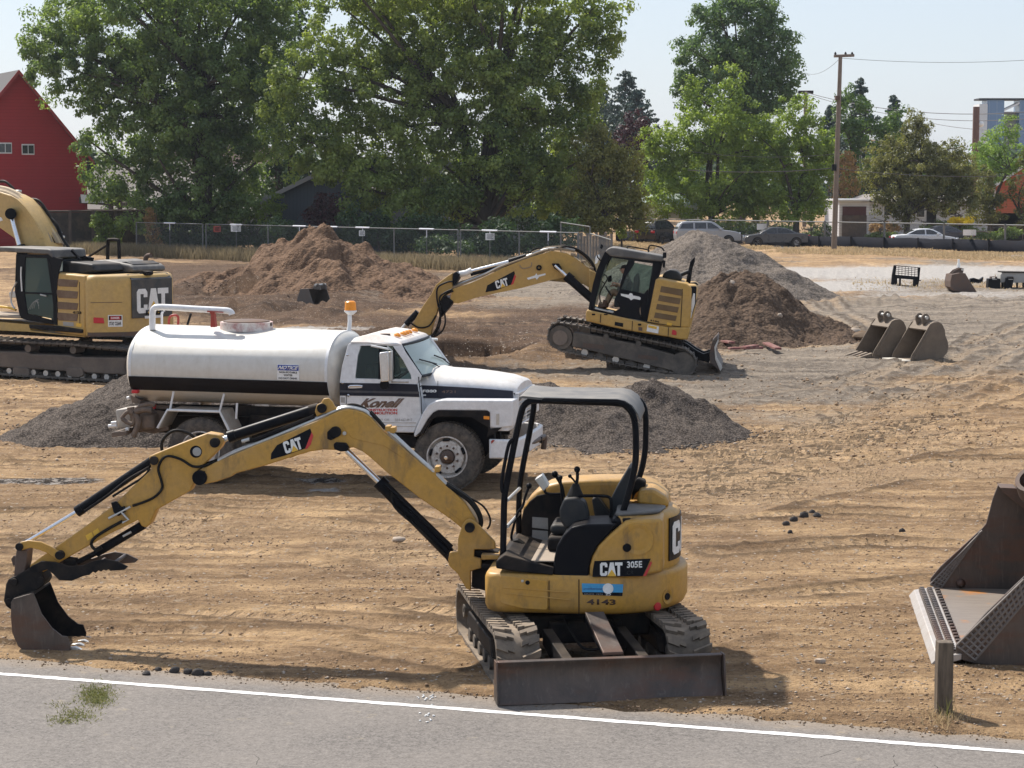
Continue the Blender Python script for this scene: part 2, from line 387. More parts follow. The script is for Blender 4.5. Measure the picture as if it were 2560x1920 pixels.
zone = np.stack([grey, brown, pale, np.ones_like(grey)], -1).reshape(-1, 4)
g = NT('site_soil'); at_ = g.n('Attribute', attribute_name='zone'); sp_ = g.n('SeparateColor', {0: at_.outputs['Color']})
wt = g.n('Attribute', attribute_name='wet').outputs['Fac']
v1 = g.co((1, 1, 1)); vS = g.co((.2, 1.7, 1)); 
vr = g.n('Mapping', {'Vector': g.n('TexCoord').outputs['Object'], 'Rotation': (0, 0, .12), 'Scale': (.18, 1.9, 1)}).outputs[0]
nb = g.noise(v1, .55, 8, .65, .6); nst = g.noise(vr, .9, 7, .68, .5); nm = g.noise(v1, 5.5, 7, .7); nf = g.noise(v1, 26, 5, .7)
vo = g.n('TexVoronoi', {'Vector': v1, 'Scale': 16.0, 'Randomness': 1.0}); vc = vo.outputs['Color']; vd = vo.outputs['Distance']
tan = g.mix(g.ramp(nst, .41, .60), (.29, .185, .098), (.64, .43, .232))
tan = g.mix(g.ramp(nb, .40, .62), g.mix(.6, tan, (.17, .105, .06)), tan)
tan = g.mix(g.math('MULTIPLY', g.ramp(nm, .55, .72), .6), tan, (.66, .47, .27))
tan = g.mix(g.math('MULTIPLY', g.ramp(nm, .46, .30), .6), tan, (.10, .062, .038))
brn = g.mix(g.ramp(nst, .35, .65), (.055, .034, .023), (.15, .092, .056)); brn = g.mix(g.math('MULTIPLY', g.ramp(nm, .55, .78), .5), brn, (.26, .165, .10))
gry = g.mix(g.ramp(nst, .35, .65), (.11, .09, .072), (.34, .28, .215)); gry = g.mix(g.math('MULTIPLY', g.ramp(nm, .45, .68), .6), gry, (.36, .31, .25))
pal = g.mix(g.ramp(nm, .3, .7), (.36, .335, .31), (.53, .50, .465))
jit = g.math('MULTIPLY', g.math('SUBTRACT', nm, .5), .9)
def zmix(col, z, other): return g.mix(g.ramp(g.math('ADD', z, jit), .08, .5), col, other)
c = zmix(tan, sp_.outputs[1], brn); c = zmix(c, sp_.outputs[0], gry); c = zmix(c, sp_.outputs[2], pal)
rt = g.n('Attribute', attribute_name='rut').outputs['Fac']; trl = g.n('Attribute', attribute_name='trail').outputs['Fac']; cleat = g.math('MULTIPLY', g.ramp(g.math('SINE', g.math('MULTIPLY', trl, 31.0)), -.2, .4), g.ramp(rt, .1, .4)); cleat = g.math('MULTIPLY', cleat, g.ramp(nb, .42, .56)); c = g.mix(g.math('MULTIPLY', cleat, .45), c, g.mix(.6, c, (.10, .065, .04))); c = g.mix(g.math('MULTIPLY', g.ramp(rt, .05, .7), .5), c, g.mix(.5, c, (.66, .47, .29))); c = g.mix(g.math('MULTIPLY', g.ramp(rt, -.1, -.6), .75), c, g.mix(.7, c, (.05, .032, .02)))
c = g.mix(g.ramp(g.math('ADD', wt, jit), .45, .7), c, g.mix(g.ramp(nm, .5, .56), (.035, .028, .024), (.38, .34, .30)))
peb = g.math('MULTIPLY', g.math('LESS_THAN', vd, .32), g.math('GREATER_THAN', g.n('SeparateColor', {0: vc}).outputs[0], .86))
c = g.mix(g.math('MULTIPLY', peb, .7), c, g.mix(g.n('SeparateColor', {0: vc}).outputs[1], (.16, .12, .09), (.58, .50, .42)))
c = g.mix(g.math('MULTIPLY', g.ramp(nf, .56, .70), .45), c, g.mix(.5, c, (.70, .55, .38)))
c = g.mix(g.math('MULTIPLY', g.ramp(nf, .47, .33), .7), c, g.mix(.8, c, (.05, .032, .02)))  # fine dark grain painting in the shadows of small clods
g.col(c, .95); g.b.inputs['Specular IOR Level'].default_value = .15
g.bump(g.math('ADD', g.math('MULTIPLY', g.math('ADD', nm, g.math('MULTIPLY', cleat, -.6)), 1.2), g.math('ADD', g.math('MULTIPLY', nf, .5), g.math('MULTIPLY', g.noise(v1, 70, 3, .7), .4))), 1.0, .075)
M_soil = g.m
me = np_mesh('ground', np.stack([XX, YY, ZZ], -1).reshape(-1, 3), grid_faces(nr, nc), [M_soil], {'zone': zone, 'wet': wet.ravel(), 'rut': (rut-berm*.9).ravel(), 'trail': ral.ravel()}, True)
go = bpy.data.objects.new('ground', me); COL.objects.link(go); tag(go, 'rutted tan, brown and grey bare soil of the building site', 'ground', kind='structure')
del XX, YY, ZZ, TT, Xd, Yd, wob
# asphalt and its white line
U_ = (E1-E0).normalized(); N_ = Vector((U_.y, -U_.x, 0))
g = NT('asphalt'); v = g.co(); n1 = g.noise(v, .7, 6, .6); n2 = g.math('ADD', g.math('MULTIPLY', g.noise(v, 42, 5, .8), .6), g.math('MULTIPLY', g.noise(v, 14, 4, .8), .4)); n3 = g.noise(v, 2.6, 6, .75)
c = g.mix(g.ramp(n2, .40, .60), (.075, .068, .062), (.235, .213, .193)); c = g.mix(g.math('MULTIPLY', g.ramp(n1, .4, .7), .35), c, (.27, .24, .21))
c = g.mix(g.math('MULTIPLY', g.ramp(n3, .62, .72), .5), c, (.40, .33, .22))
cr = g.n('TexVoronoi', {'Vector': g.n('Mapping', {'Vector': g.mix(.12, v, g.n('TexNoise', {'Vector': v, 'Scale': 3.0}).outputs[1])}).outputs[0], 'Scale': .6}, feature='DISTANCE_TO_EDGE').outputs[0]
c = g.mix(g.math('MULTIPLY', g.math('LESS_THAN', cr, .0012), g.math('GREATER_THAN', n1, .6)), c, (.05, .045, .04))
sxyz = g.n('SeparateXYZ', {0: g.n('TexCoord').outputs['Object']})
ed = g.math('ADD', sxyz.outputs[1], g.math('MULTIPLY', g.math('SUBTRACT', n3, .5), .5))
c = g.mix(g.math('MULTIPLY', g.ramp(ed, -.30, .05), .45), c, (.30, .225, .15))
g.col(c, .85); g.b.inputs['Specular IOR Level'].default_value = .25; g.bump(n2, .6, .012)
nA = 260; xs = np.linspace(-30, 36, nA); jag = fbm(xs*2.2, xs*0, 81, 4)*.22
road = bpy.data.objects.new('asphalt_road', np_mesh('asphalt_road', np.concatenate([np.stack([xs, jag+.02, xs*0], -1), np.stack([xs, xs*0-.8, xs*0], -1), np.stack([xs, xs*0-60, xs*0], -1)]), grid_faces(3, nA), [g.m]))
COL.objects.link(road); road.location = (E0.x, E0.y, 0); road.rotation_euler = (0, 0, math.atan2(U_.y, U_.x)); tag(road, 'worn grey asphalt lane along the near edge of the site', 'road', kind='structure')
g = NT('line_paint'); v = g.co(); n2 = g.noise(v, 22, 6, .75)
g.col(g.mix(g.ramp(n2, .54, .66), (.74, .73, .71), (.30, .275, .25)), .7)
La, Lb = gp(0, 1685), gp(2560, 1882); d = (Lb-La).normalized(); p = Vector((d.y, -d.x, 0))*.056
nA = 420; tt = np.linspace(-8, (Lb-La).length+8, nA); jj = .88+fbm(tt*9, tt*0, 91, 3)*.28
cen = np.stack([La.x+d.x*tt, La.y+d.y*tt], -1); pv = np.array([p.x, p.y])
A_1 = np.concatenate([cen+pv*jj[:, None], np.full((nA, 1), .004)], 1); B_1 = np.concatenate([cen-pv*jj[::-1, None], np.full((nA, 1), .004)], 1)
ln = bpy.data.objects.new('road_marking', np_mesh('road_marking', np.concatenate([A_1, B_1]), grid_faces(2, nA), [g.m])); COL.objects.link(ln)
tag(ln, 'thin white painted line along the asphalt', 'road marking', kind='structure')
# ------------------------------------------------------------------ heaps
def heap_mat(name, lo, hi, sc1, stone, dark, bump=.8):
    g = NT(name); v = g.co(); n1 = g.noise(v, sc1, 7, .7, .4); vo = g.n('TexVoronoi', {'Vector': v, 'Scale': stone, 'Randomness': 1.0}); n3 = g.noise(v, stone*.5, 5, .75)
    sc_ = g.n('SeparateColor', {0: vo.outputs['Color']})
    c = g.mix(sc_.outputs[0], lo, hi); c = g.mix(g.math('MULTIPLY', g.ramp(n1, .38, .62), .5), c, tuple(x*1.35 for x in hi)); 
    c = g.mix(g.math('MULTIPLY', g.ramp(vo.outputs['Distance'], .35, .62), dark), c, tuple(x*.35 for x in lo))
    g.col(c, .95); g.b.inputs['Specular IOR Level'].default_value = .15
    g.bump(g.math('ADD', g.math('MULTIPLY', vo.outputs['Distance'], -.8), n3), bump, .5/stone); return g.m
M_grav = heap_mat('dark_gravel', (.048, .038, .031), (.135, .110, .092), 1.2, 30, .7, .9)
M_grav2 = heap_mat('light_gravel', (.105, .086, .070), (.20, .168, .140), .9, 15, .5, .9)
M_spoil = heap_mat('brown_spoil', (.060, .040, .028), (.125, .085, .058), 1.0, 13, .35, .9)
M_spoil2 = heap_mat('reddish_spoil', (.085, .050, .031), (.185, .115, .072), .8, 11, .3, 1.0)
def heap(name, label, c, rx, ry, h, mat, seed, peaks=None, cell=.05, rough=.10, stone=.03, sharp=1.15):
    """a heap of loose material: cones at the angle of repose, eroded by noise"""
    nx, ny = int(2.5*rx/cell), int(2.5*ry/cell)
    X, Y = np.meshgrid(np.linspace(-1.25*rx, 1.25*rx, nx), np.linspace(-1.25*ry, 1.25*ry, ny), indexing='xy')
    wx, wy = X+fbm(X*.5, Y*.5, seed, 3)*rough*8*.4, Y+fbm(X*.5, Y*.5, seed+5, 3)*rough*8*.4
    Z = np.full(X.shape, -9.)
    for px, py, ph, pw in (peaks or [(0, 0, 1, 1)]):
        r = np.sqrt(((wx-px*rx)/(rx*pw))**2+((wy-py*ry)/(ry*pw))**2)
        k = h*ph*(1-np.sqrt(r*r+.012*sharp)+.10); Z = np.maximum(Z, k)+.0
    Z = Z+fbm(X*1.1, Y*1.1, seed+9, 4)*rough*np.clip(Z*2+.4, .1, 1.4)
    ang = np.arctan2(wy, wx); Z = Z+fbm(ang*3.2+seed, np.sqrt(X*X+Y*Y)*.5, seed+2, 3)*rough*.8*np.clip(Z, 0, 1)
    Z = Z+fbm(X*9, Y*9, seed+13, 2)*stone+vnoise(X/(cell*1.9), Y/(cell*1.9), seed+19)*stone
    Z = np.maximum(Z, -.25)
    ob = bpy.data.objects.new(name, np_mesh(name, np.stack([X, Y, Z], -1).reshape(-1, 3), grid_faces(ny, nx), [mat], None, True))
    COL.objects.link(ob); ob.location = (c[0], c[1], c[2] if len(c) > 2 else 0); TOES.append((c[0], c[1], rx, ry, mat)); return tag(ob, label, 'heap')
TOES = []
p = gp(1560, 1040); heap('gravel_heap', 'wide low heap of dark gravel behind the small excavator canopy', (1.65, 41.0), 2.6, 2.9, 1.08, M_grav, 3, [(.34, .05, .95, .72), (-.40, .0, .98, .85), (.0, .0, .95, .95), (-.85, .2, 1.0, .7)], .045, .16, .045, 4)
heap('gravel_heap', 'heap of dark gravel behind the rear of the white tank truck', (-6.3, 41.8), 3.1, 2.9, 1.62, M_grav, 8, [(.1, 0, 1, 1), (-.45, -.5, .42, .55)], .045, .16, .05)
p = at(1753, 680, 93); heap('gravel_heap', 'tall grey gravel heap behind the larger excavator with cab', (p.x, 93), 5.2, 5.2, 2.72, M_grav2, 21, None, .07, .16, .06, .8)
p = at(1875, 800, 66); heap('soil_heap', 'dark brown soil heap with stones right of the larger excavator', (p.x-.4, 66.5), 4.0, 3.9, 2.05, M_spoil, 27, [(0, 0, 1, .82), (-.55, .15, .82, .62), (.45, -.1, .45, .6), (-.1, -.45, .55, .6)], .05, .26, .07)
p = at(820, 650, 93); heap('soil_heap', 'big reddish brown soil heap in front of the dark mesh fence', (p.x-.2, 93), 6.4, 6.0, 2.85, M_spoil2, 35, [(.0, 0, 1.0, .62), (-.2, -.02, .82, .6), (.1, .0, .62, .9), (-.45, .1, .36, .7), (.5, -.5, .36, .6), (.05, -.5, .5, .6)], .06, .34, .05)
# ------------------------------------------------------------------ loose stones
def stone_bm(mb, c, r, sd):
    rnd = random.Random(sd); n = 7; rings = []
    for i in range(5):
        ph = math.pi*(i+.0)/4; rr = math.sin(ph)*r; z = -math.cos(ph)*r*.62
        rings.append([Vector(c)+Vector((math.cos(k*2*math.pi/n)*max(rr, .001)*rnd.uniform(.75, 1.15), math.sin(k*2*math.pi/n)*max(rr, .001)*rnd.uniform(.7, 1.1), z*rnd.uniform(.85, 1.1))) for k in range(n)])
    mb.loft(rings)
def stone_mat(name, a, b):
    g = NT(name); rn = g.n('NewGeometry').outputs['Random Per Island']; n = g.noise(g.co(), 14, 5, .7)
    g.col(g.mix(n, g.mix(rn, a, b), tuple(x*.7 for x in b)), .85); g.bump(n, .4, .01); return g.m
M_stone = stone_mat('pale_stones', (.20, .15, .11), (.58, .48, .38)); M_clod = stone_mat('dark_clods', (.09, .06, .04), (.26, .175, .105))
M_clod2 = stone_mat('soil_crumbs', (.15, .095, .055), (.40, .265, .155))
M_lump = stone_mat('asphalt_lumps', (.02, .018, .018), (.06, .052, .048))
OCT = np.array([(1,0,0),(0,1,0),(-1,0,0),(0,-1,0),(0,0,.75),(0,0,-.75),(.6,.6,.35),(-.6,.55,.4)], float); OCF = np.array([(0,6,4),(6,1,4),(1,7,4),(7,2,4),(2,3,4),(3,0,4),(1,0,5),(2,1,5),(3,2,5),(0,3,5),(0,1,6),(1,2,7)])
def crumbs(name, label, P, r, mat, sd, cat='stones'):
    rg = np.random.default_rng(sd); n = len(P); a = rg.uniform(0, 6.28, n); c, s = np.cos(a)[:, None], np.sin(a)[:, None]; B = OCT[None]*rg.uniform(.6, 1.3, (n, 8, 1)); X, Y, Z = B[..., 0], B[..., 1]*rg.uniform(.5, 1, (n, 1)), B[..., 2]*rg.uniform(.5, .95, (n, 1))
    V = np.stack([X*c-Y*s, X*s+Y*c, Z], -1)*r[:, None, None]+P[:, None, :]; F = (np.arange(n)[:, None, None]*8+OCF[None]).reshape(-1, 3)
    o = bpy.data.objects.new(name, np_mesh(name, V.reshape(-1, 3), F, [mat])); COL.objects.link(o); return tag(o, label, cat, kind='stuff')
def field(n, rmin, rmax, reg, sd, clump=.0, pw=2.5):
    rg = np.random.default_rng(sd); X, Y = rg.uniform(reg[0], reg[2], n*3), rg.uniform(reg[1], reg[3], n*3); cx_, cy_ = (X-1280)*.4, (Y-960)*.4; dz = -cy_*cp-FPX*sp; t = -CAMH/dz; x, y = cx_*t, (-cy_*sp+FPX*cp)*t
    k = (edged(x, y) > .0)&(fbm(x*.9, y*.9, sd, 3)+rg.random(n*3)*.5 > clump); x, y = x[k][:n], y[k][:n]; r = rmin*(rmax/rmin)**(rg.random(len(x))**pw); return np.stack([x, y, H(x, y)+r*.15], -1), r
for nm_, lb_, n_, m_, r0, r1, rg_, sd_, cl_1 in (('loose_stones', 'pale pebbles scattered over the near soil', 3800, M_stone, .006, .028, (0, 1150, 2560, 1845), 1, .2), ('loose_stones', 'pale stones scattered over the middle of the site', 1800, M_stone, .014, .05, (0, 740, 2560, 1170), 2, .25),
    ('soil_clods', 'brown crumbs of earth scattered over the near soil', 15000, M_clod2, .006, .026, (0, 1130, 2560, 1840), 3, .22), ('soil_clods', 'dark clods and lumps over the far part of the site', 6000, M_clod2, .015, .055, (0, 700, 2560, 1150), 4, .3)):
    P_, r_1 = field(n_, r0, r1, rg_, sd_, cl_1); crumbs(nm_, lb_, P_, r_1, m_, sd_)
G_ = {M_grav.name: stone_mat('gravel_bits', (.05, .042, .036), (.17, .145, .122)), M_grav2.name: stone_mat('gravel_bits_pale', (.11, .095, .08), (.25, .21, .18)), M_spoil.name: M_clod, M_spoil2.name: stone_mat('spoil_bits', (.07, .042, .027), (.20, .125, .08))}
for i, (x, y, rx, ry, m_) in enumerate(TOES):
    rg = np.random.default_rng(200+i); n = 2600; a = rg.uniform(0, 6.283, n); q = .80+np.abs(rg.normal(size=n))*.16; P_ = np.stack([x+np.cos(a)*rx*q, y+np.sin(a)*ry*q, a*0], -1); r = .014*3.2**(rg.random(n)**2)*(1.6 if y > 60 else 1); P_[:, 2] = H(P_[:, 0], P_[:, 1])+r*.2
    crumbs('spilled_stones', ['loose gravel round the foot of the heap behind the canopy', 'loose gravel round the foot of the heap behind the truck rear', 'loose gravel round the foot of the tall grey heap', 'loose earth round the foot of the dark brown heap', 'loose earth round the foot of the reddish brown heap'][i], P_, r, G_[m_.name], i)
rg = np.random.default_rng(91); n = 2600; s1 = rg.uniform(-3, (E1-E0).length+3, n); o1 = np.abs(rg.normal(size=n))*-.12+.14; P_ = np.stack([E0.x+U_.x*s1-U_.y*o1, E0.y+U_.y*s1+U_.x*o1, s1*0+.004], -1); crumbs('edge_grit', 'grit and crumbs of soil spilled over the edge of the asphalt', P_, .004*4.5**rg.random(n)**1.5, M_clod, 92)
n = 26; P_ = np.array([[gp(x, y).x, gp(x, y).y, .006] for x, y in zip(np.where(rg.random(n) > .45, 1074, 1058)+rg.normal(size=n)*9, np.where(rg.random(n) > .45, 1742, 1792)+rg.normal(size=n)*6)]); crumbs('white_chips', 'white chips lying on the asphalt left of the dozer blade', P_, np.full(n, .016), M_wlet, 93)
def rock(label, X, Y, r, mat, sd, z=None, sq=1):
    p = gp(X, Y); mb = MB(); stone_bm(mb, (0, 0, 0), r, sd); o = mb.done('rock', mat, smooth=60)
    o.location = (p.x, p.y, (float(H(p.x, p.y)) if z is None else z)+r*.35); o.scale = (1.25, 1, sq); return tag(o, label, 'rock')
rock('smooth pale rock on the soil under the raised boom', 997, 1362, .085, M_stone, 5, sq=.8)
rock('round pale rock at the right foot of the dark soil heap', 2132, 846, .26, M_stone, 11); rock('round brown rock beside the pale one right of the soil heap', 2155, 853, .29, M_clod, 12)
rock('pale angular stone on the soil right of the dozer blade', 2050, 1665, .055, M_stone, 13)
for i, (x, y, r) in enumerate([(367,1687,.075),(395,1676,.06),(437,1681,.10),(470,1684,.09),(495,1687,.11),(520,1688,.07),(575,1684,.06),(604,1676,.05)]):
    tag(rock(None, x, y, r*.5, M_lump, 20+i, z=0, sq=1.4), 'black lump of broken asphalt at the road edge by the small bucket', 'rubble', 'lumps of broken asphalt along the road edge').name = 'asphalt_lump'
for i, (x, y, r) in enumerate([(1965,1322,.10),(1985,1308,.12),(2010,1300,.14),(2030,1290,.10),(2042,1300,.11),(1975,1340,.07),(2255,1334,.09)]):
    tag(rock(None, x, y, r*.45, M_lump, 40+i, sq=1.7), 'dark clod in the small pile on the open soil', 'clod', 'dark clods lying on the open soil').name = 'earth_clod'
rr_ = random.Random(4)
for i, (x, y, r) in enumerate([(1830,708,.2),(1835,757,.17),(1880,801,.16),(1865,765,.12),(1882,822,.15),(1847,846,.22),(1800,800,.12),(1950,790,.14),(1815,848,.16),(1780,812,.12)]):
    p = at(x, y, 64.6 if y > 780 else 65.6); mb = MB(); stone_bm(mb, (0, 0, 0), r*.8, i+60); o = mb.done('stone_in_heap', M_stone, smooth=60); o.location = p; o.rotation_euler = (.3*i, .5, i)
    tag(o, 'pale stone lying on the slope of the dark soil heap', 'stone', 'stones on the dark soil heap')
M_brick = paint('red_boards', (.16, .045, .04), .8, dirt=.7, dust=(.3, .22, .16), scale=5)
for i, (x0, y0, x1, y1) in enumerate([(1822,880,1905,878),(1895,862,1915,858),(1915,872,1945,886),(1800,868,1830,873),(1858,889,1890,884)]):
    a, b = gp(x0, y0), gp(x1, y1); a.z = b.z = .1+.03*i
    mb = MB(); dd = (b-a); mb.obox((0, 0, 0), dd/2, Vector((-dd.y, dd.x, 0)).normalized()*.10, (0, .02, .03)); o = mb.done('broken_board', M_brick, bevel=.01); o.location = (a+b)/2
    tag(o, 'broken red board lying at the foot of the dark soil heap', 'board', 'red boards at the foot of the soil heap')
# grass tuft on the asphalt, weeds by the post, dry grass strips
def grass_mat(name, a, b, tr=.25):
    g = NT(name); rn = g.n('NewGeometry').outputs['Random Per Island']; g.col(g.mix(rn, a, b), .8); g.b.inputs['Specular IOR Level'].default_value = .1
    t = g.n('BsdfTranslucent', {'Color': (*[min(1, x*1.6) for x in b], 1)}); mx = g.n('MixShader', {0: tr, 1: g.b.outputs[0], 2: t.outputs[0]}); g.t.links.new(mx.outputs[0], g.o.inputs[0]); return g.m
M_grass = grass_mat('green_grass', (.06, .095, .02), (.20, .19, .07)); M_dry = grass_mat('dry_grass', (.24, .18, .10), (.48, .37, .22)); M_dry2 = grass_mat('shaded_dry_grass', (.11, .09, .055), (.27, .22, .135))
def blades(name, label, pts, hgt, wd, lean, mat, cat='grass', sd=0, kind='stuff'):
    r = np.random.default_rng(sd); n = len(pts); a = r.uniform(0, 6.283, n); h = hgt*r.uniform(.5, 1.15, n); L = lean*r.uniform(.2, 1, n); b = r.uniform(0, 6.283, n)
    P = np.asarray(pts); dx, dy = np.cos(a)*wd/2, np.sin(a)*wd/2; lx, ly = np.cos(b)*L*h, np.sin(b)*L*h
    z0 = P[:, 2]-.02
    V0 = np.stack([P[:, 0]-dx, P[:, 1]-dy, z0], -1); V1 = np.stack([P[:, 0]+dx, P[:, 1]+dy, z0], -1)
    V2 = np.stack([P[:, 0]+dx*.8+lx*.4, P[:, 1]+dy*.8+ly*.4, z0+h*.6], -1); V3 = np.stack([P[:, 0]-dx*.8+lx*.4, P[:, 1]-dy*.8+ly*.4, z0+h*.6], -1)
    V4 = np.stack([P[:, 0]+lx, P[:, 1]+ly, z0+h*(1-.3*L)], -1); V5 = V4+np.stack([dx*.2, dy*.2, dx*0], -1)
    V = np.stack([V0, V1, V2, V3, V4, V5], 1).reshape(-1, 3); i = np.arange(n)[:, None]*6
    F = np.concatenate([i+np.array([[0, 1, 2, 3]]), i+np.array([[3, 2, 5, 4]])])
    o = bpy.data.objects.new(name, np_mesh(name, V, F, [mat])); COL.objects.link(o); return tag(o, label, cat, kind=kind)
r = np.random.default_rng(5); pts = []
for (X, Y, rx, ry, n) in ((240, 1740, 38, 26, 1500), (190, 1790, 45, 18, 420), (150, 1802, 30, 12, 130), (150, 1762, 30, 12, 60)):
    for k in range(n):
        p = gp(X+r.normal()*rx*.55, Y+r.normal()*ry*.55); pts.append((p.x, p.y, .0))
blades('grass_tuft', 'low tuft of green grass growing out of the asphalt', pts, .055, .009, 1.8, M_grass, sd=1)
pts = []
for k in range(260):
    p = gp(2358+r.normal()*26, 1800+r.normal()*10); pts.append((p.x, p.y, 0.0))
blades('dry_weeds', 'dry straw coloured weeds round the foot of the wooden post', pts, .14, .008, .9, M_dry, sd=2)
pts = []
for k in range(9):
    p = gp(2365+r.normal()*9, 1800+r.normal()*4); pts.append((p.x, p.y-.05, 0))
blades('tall_weed', 'few tall green weed stalks in front of the wooden post', pts, .30, .008, .4, M_grass, sd=3)
# ------------------------------------------------------------------ small excavator in the foreground
MF = Frame((.62, 21.62), -6); UF = Frame((.60, 21.62), 9.3)
mx = thing('mini_excavator', 'small yellow excavator with open canopy, front blade and boom stretched left, in the foreground', 'excavator', MF)
DV = -.13
def ub(name, mb, mat, **k):                          # undercarriage parts are built in their own turned frame
    o = mb.done(name, mat, mx, **k); o.rotation_euler = (0, 0, UF.a-MF.a); o.location = Matrix.Rotation(UF.a-MF.a, 3, 'Z') @ Vector((-.04 if 'blade' in name else 0, DV-(.30 if 'blade' in name else 0), 0)); return o
def belt(cu, w, half, r, zc, thick, pitch, chev, off=0.0, L0=None):
    """endless track in the v-z plane, round a front and a rear wheel"""
    path = []; n = 10
    for i in range(n+1): a = -math.pi/2-math.pi*i/n; path.append((-half+math.cos(a)*r, zc+math.sin(a)*r))
    for i in range(1, 8): path.append((-half+2*half*i/8, zc+r-.015*math.sin(math.pi*i/8)))
    for i in range(n+1): a = math.pi/2-math.pi*i/n; path.append((half+math.cos(a)*r, zc+math.sin(a)*r))
    return path
def resample(path, pitch):
    P = [Vector((0, a, b)) for a, b in path]; P.append(P[0]); L = [0]
    for a, b in zip(P, P[1:]): L.append(L[-1]+(b-a).length)
    n = int(L[-1]/pitch); out = []
    for i in range(n):
        d = L[-1]*i/n; j = max(k for k in range(len(L)) if L[k] <= d); j = min(j, len(P)-2); t = (d-L[j])/max(L[j+1]-L[j], 1e-6)
        tn = (P[j+1]-P[j]).normalized(); out.append((P[j].lerp(P[j+1], t), tn))
    return out
for cu in (-.815, .815):
    path = belt(cu, .4, 1.14, .245, .275, .03, 0, 0); mb = MB(); w2 = .205
    prof = []
    pts = resample(path, .05); n = len(pts); rings = []
    for p, t in pts:
        N = Vector((0, t.z, -t.y))*-1
        if N.dot(p-Vector((0, 0, .275))) < 0: N = -N
        a, b = p, p-N*.03
        rings.append([(cu-w2, a.y, a.z), (cu+w2, a.y, a.z), (cu+w2, b.y, b.z), (cu-w2, b.y, b.z)])
    rings.append(rings[0]); mb.loft(rings, caps=False)
    for i, (p, t) in enumerate(resample(path, .122)):
        N = Vector((0, t.z, -t.y)); 
        if N.dot(p-Vector((0, max(-1.14, min(1.14, p.y)), .275))) < 0: N = -N
        for sd, ph in ((-1, 0), (1, .5)):             # lugs reach from the middle to the edge, raked like a chevron
            q = p+t*(.061 if ph else 0)
            for k, (ua, ub_, tk) in enumerate(((.035, .10, .0), (.10, .205, .026))):
                c = q+t*(tk*.9)+N*.018; uc = cu+sd*(ua+ub_)/2
                hx = Vector((sd*(ub_-ua)/2, 0, 0))+t*(.014 if k == 0 else .022)
                mb.obox(Vector((uc, c.y, c.z)), hx, t*(.022 if k == 0 else .033), N*.019)
    ub('track_belt', mb, M_trk, smooth=50)
    mb = MB(); sgn = -1 if cu < 0 else 1
    mb.box((cu-.12, -.86, .16), (cu+.12, .86, .40)); mb.vz([(-.86, .2), (.86, .2), (.7, .36), (-.7, .36)], cu-.17, cu+.17)
    ub('track_frame', mb, M_blk2, bevel=.015)
    for vv, r in ((-1.14, .20), (1.14, .20)):
        ub('drive_sprocket' if vv > 0 else 'idler_wheel', MB().lathe([(-.08, .03), (-.08, r), (-.03, r+.01), (.03, r+.01), (.08, r), (.08, .03)], (cu, vv, .275), (1, 0, 0), 22).lathe([(-.16, .03), (-.16, .07), (.16, .07), (.16, .03)], (cu, vv, .275), (1, 0, 0), 12), M_trkst)
    for vv in (-.66, -.33, 0, .33, .66):
        ub('track_roller', MB().lathe([(-.17, .02), (-.17, .07), (.17, .07), (.17, .02)], (cu, vv, .12), (1, 0, 0), 14), M_trkst)
mb = MB(); mb.box((-.66, -.42, .28), (.66, .42, .50)); mb.box((-.36, -.5, .24), (.36, .5, .46)); ub('carbody', mb, M_blk2, bevel=.03)
ub('slewing_ring', MB().lathe([(.50, .40), (.50, .43), (.58, .43), (.58, .40)], (0, 0, 0), (0, 0, 1), 36), M_blk)
# dozer blade with its arms and the cylinder under a guard plate
bl = [(-1.545, .395), (-1.575, .385), (-1.545, .335), (-1.53, .28), (-1.545, .18), (-1.60, .06), (-1.64, .005), (-1.60, .0), (-1.545, .05), (-1.50, .17), (-1.485, .28), (-1.50, .335), (-1.515, .395)]
dz = ub('dozer_blade', MB().vz(bl, -1.045, 1.045), M_steel, bevel=.006)
for u in (-1.066, 1.046): ub('blade_end_plate', MB().vz([(-1.60, .395), (-1.67, .02), (-1.47, .02), (-1.47, .395)], u, u+.016), M_steel, bevel=.003)
for u in (-.36, .36):
    ub('blade_arm', MB().vz([(-1.5, .12), (-1.5, .34), (-.3, .42), (-.3, .26)], u-.05, u+.05), M_blk2, bevel=.01)
ub('blade_cylinder_guard', MB().loft([[(-.06, -1.50, .43), (.13, -1.50, .43), (.13, -1.50, .40), (-.06, -1.50, .40)], [(-.08, -.75, .66), (.1, -.75, .66), (.1, -.75, .62), (-.08, -.75, .62)]]), M_steel, bevel=.006)
ub('blade_cylinder', MB().cyl((.02, -1.45, .33), (.02, -.4, .52), .045), M_blk)
for x0 in (-.22, .24): ub('hydraulic_hose', MB().tube(smooth_path([(x0, -.5, .5), (x0+.03, -.75, .40), (x0+.1, -1.0, .30), (x0*.3+.1, -1.1, .33), (.05, -.9, .45)]), .013, 8), M_hose)
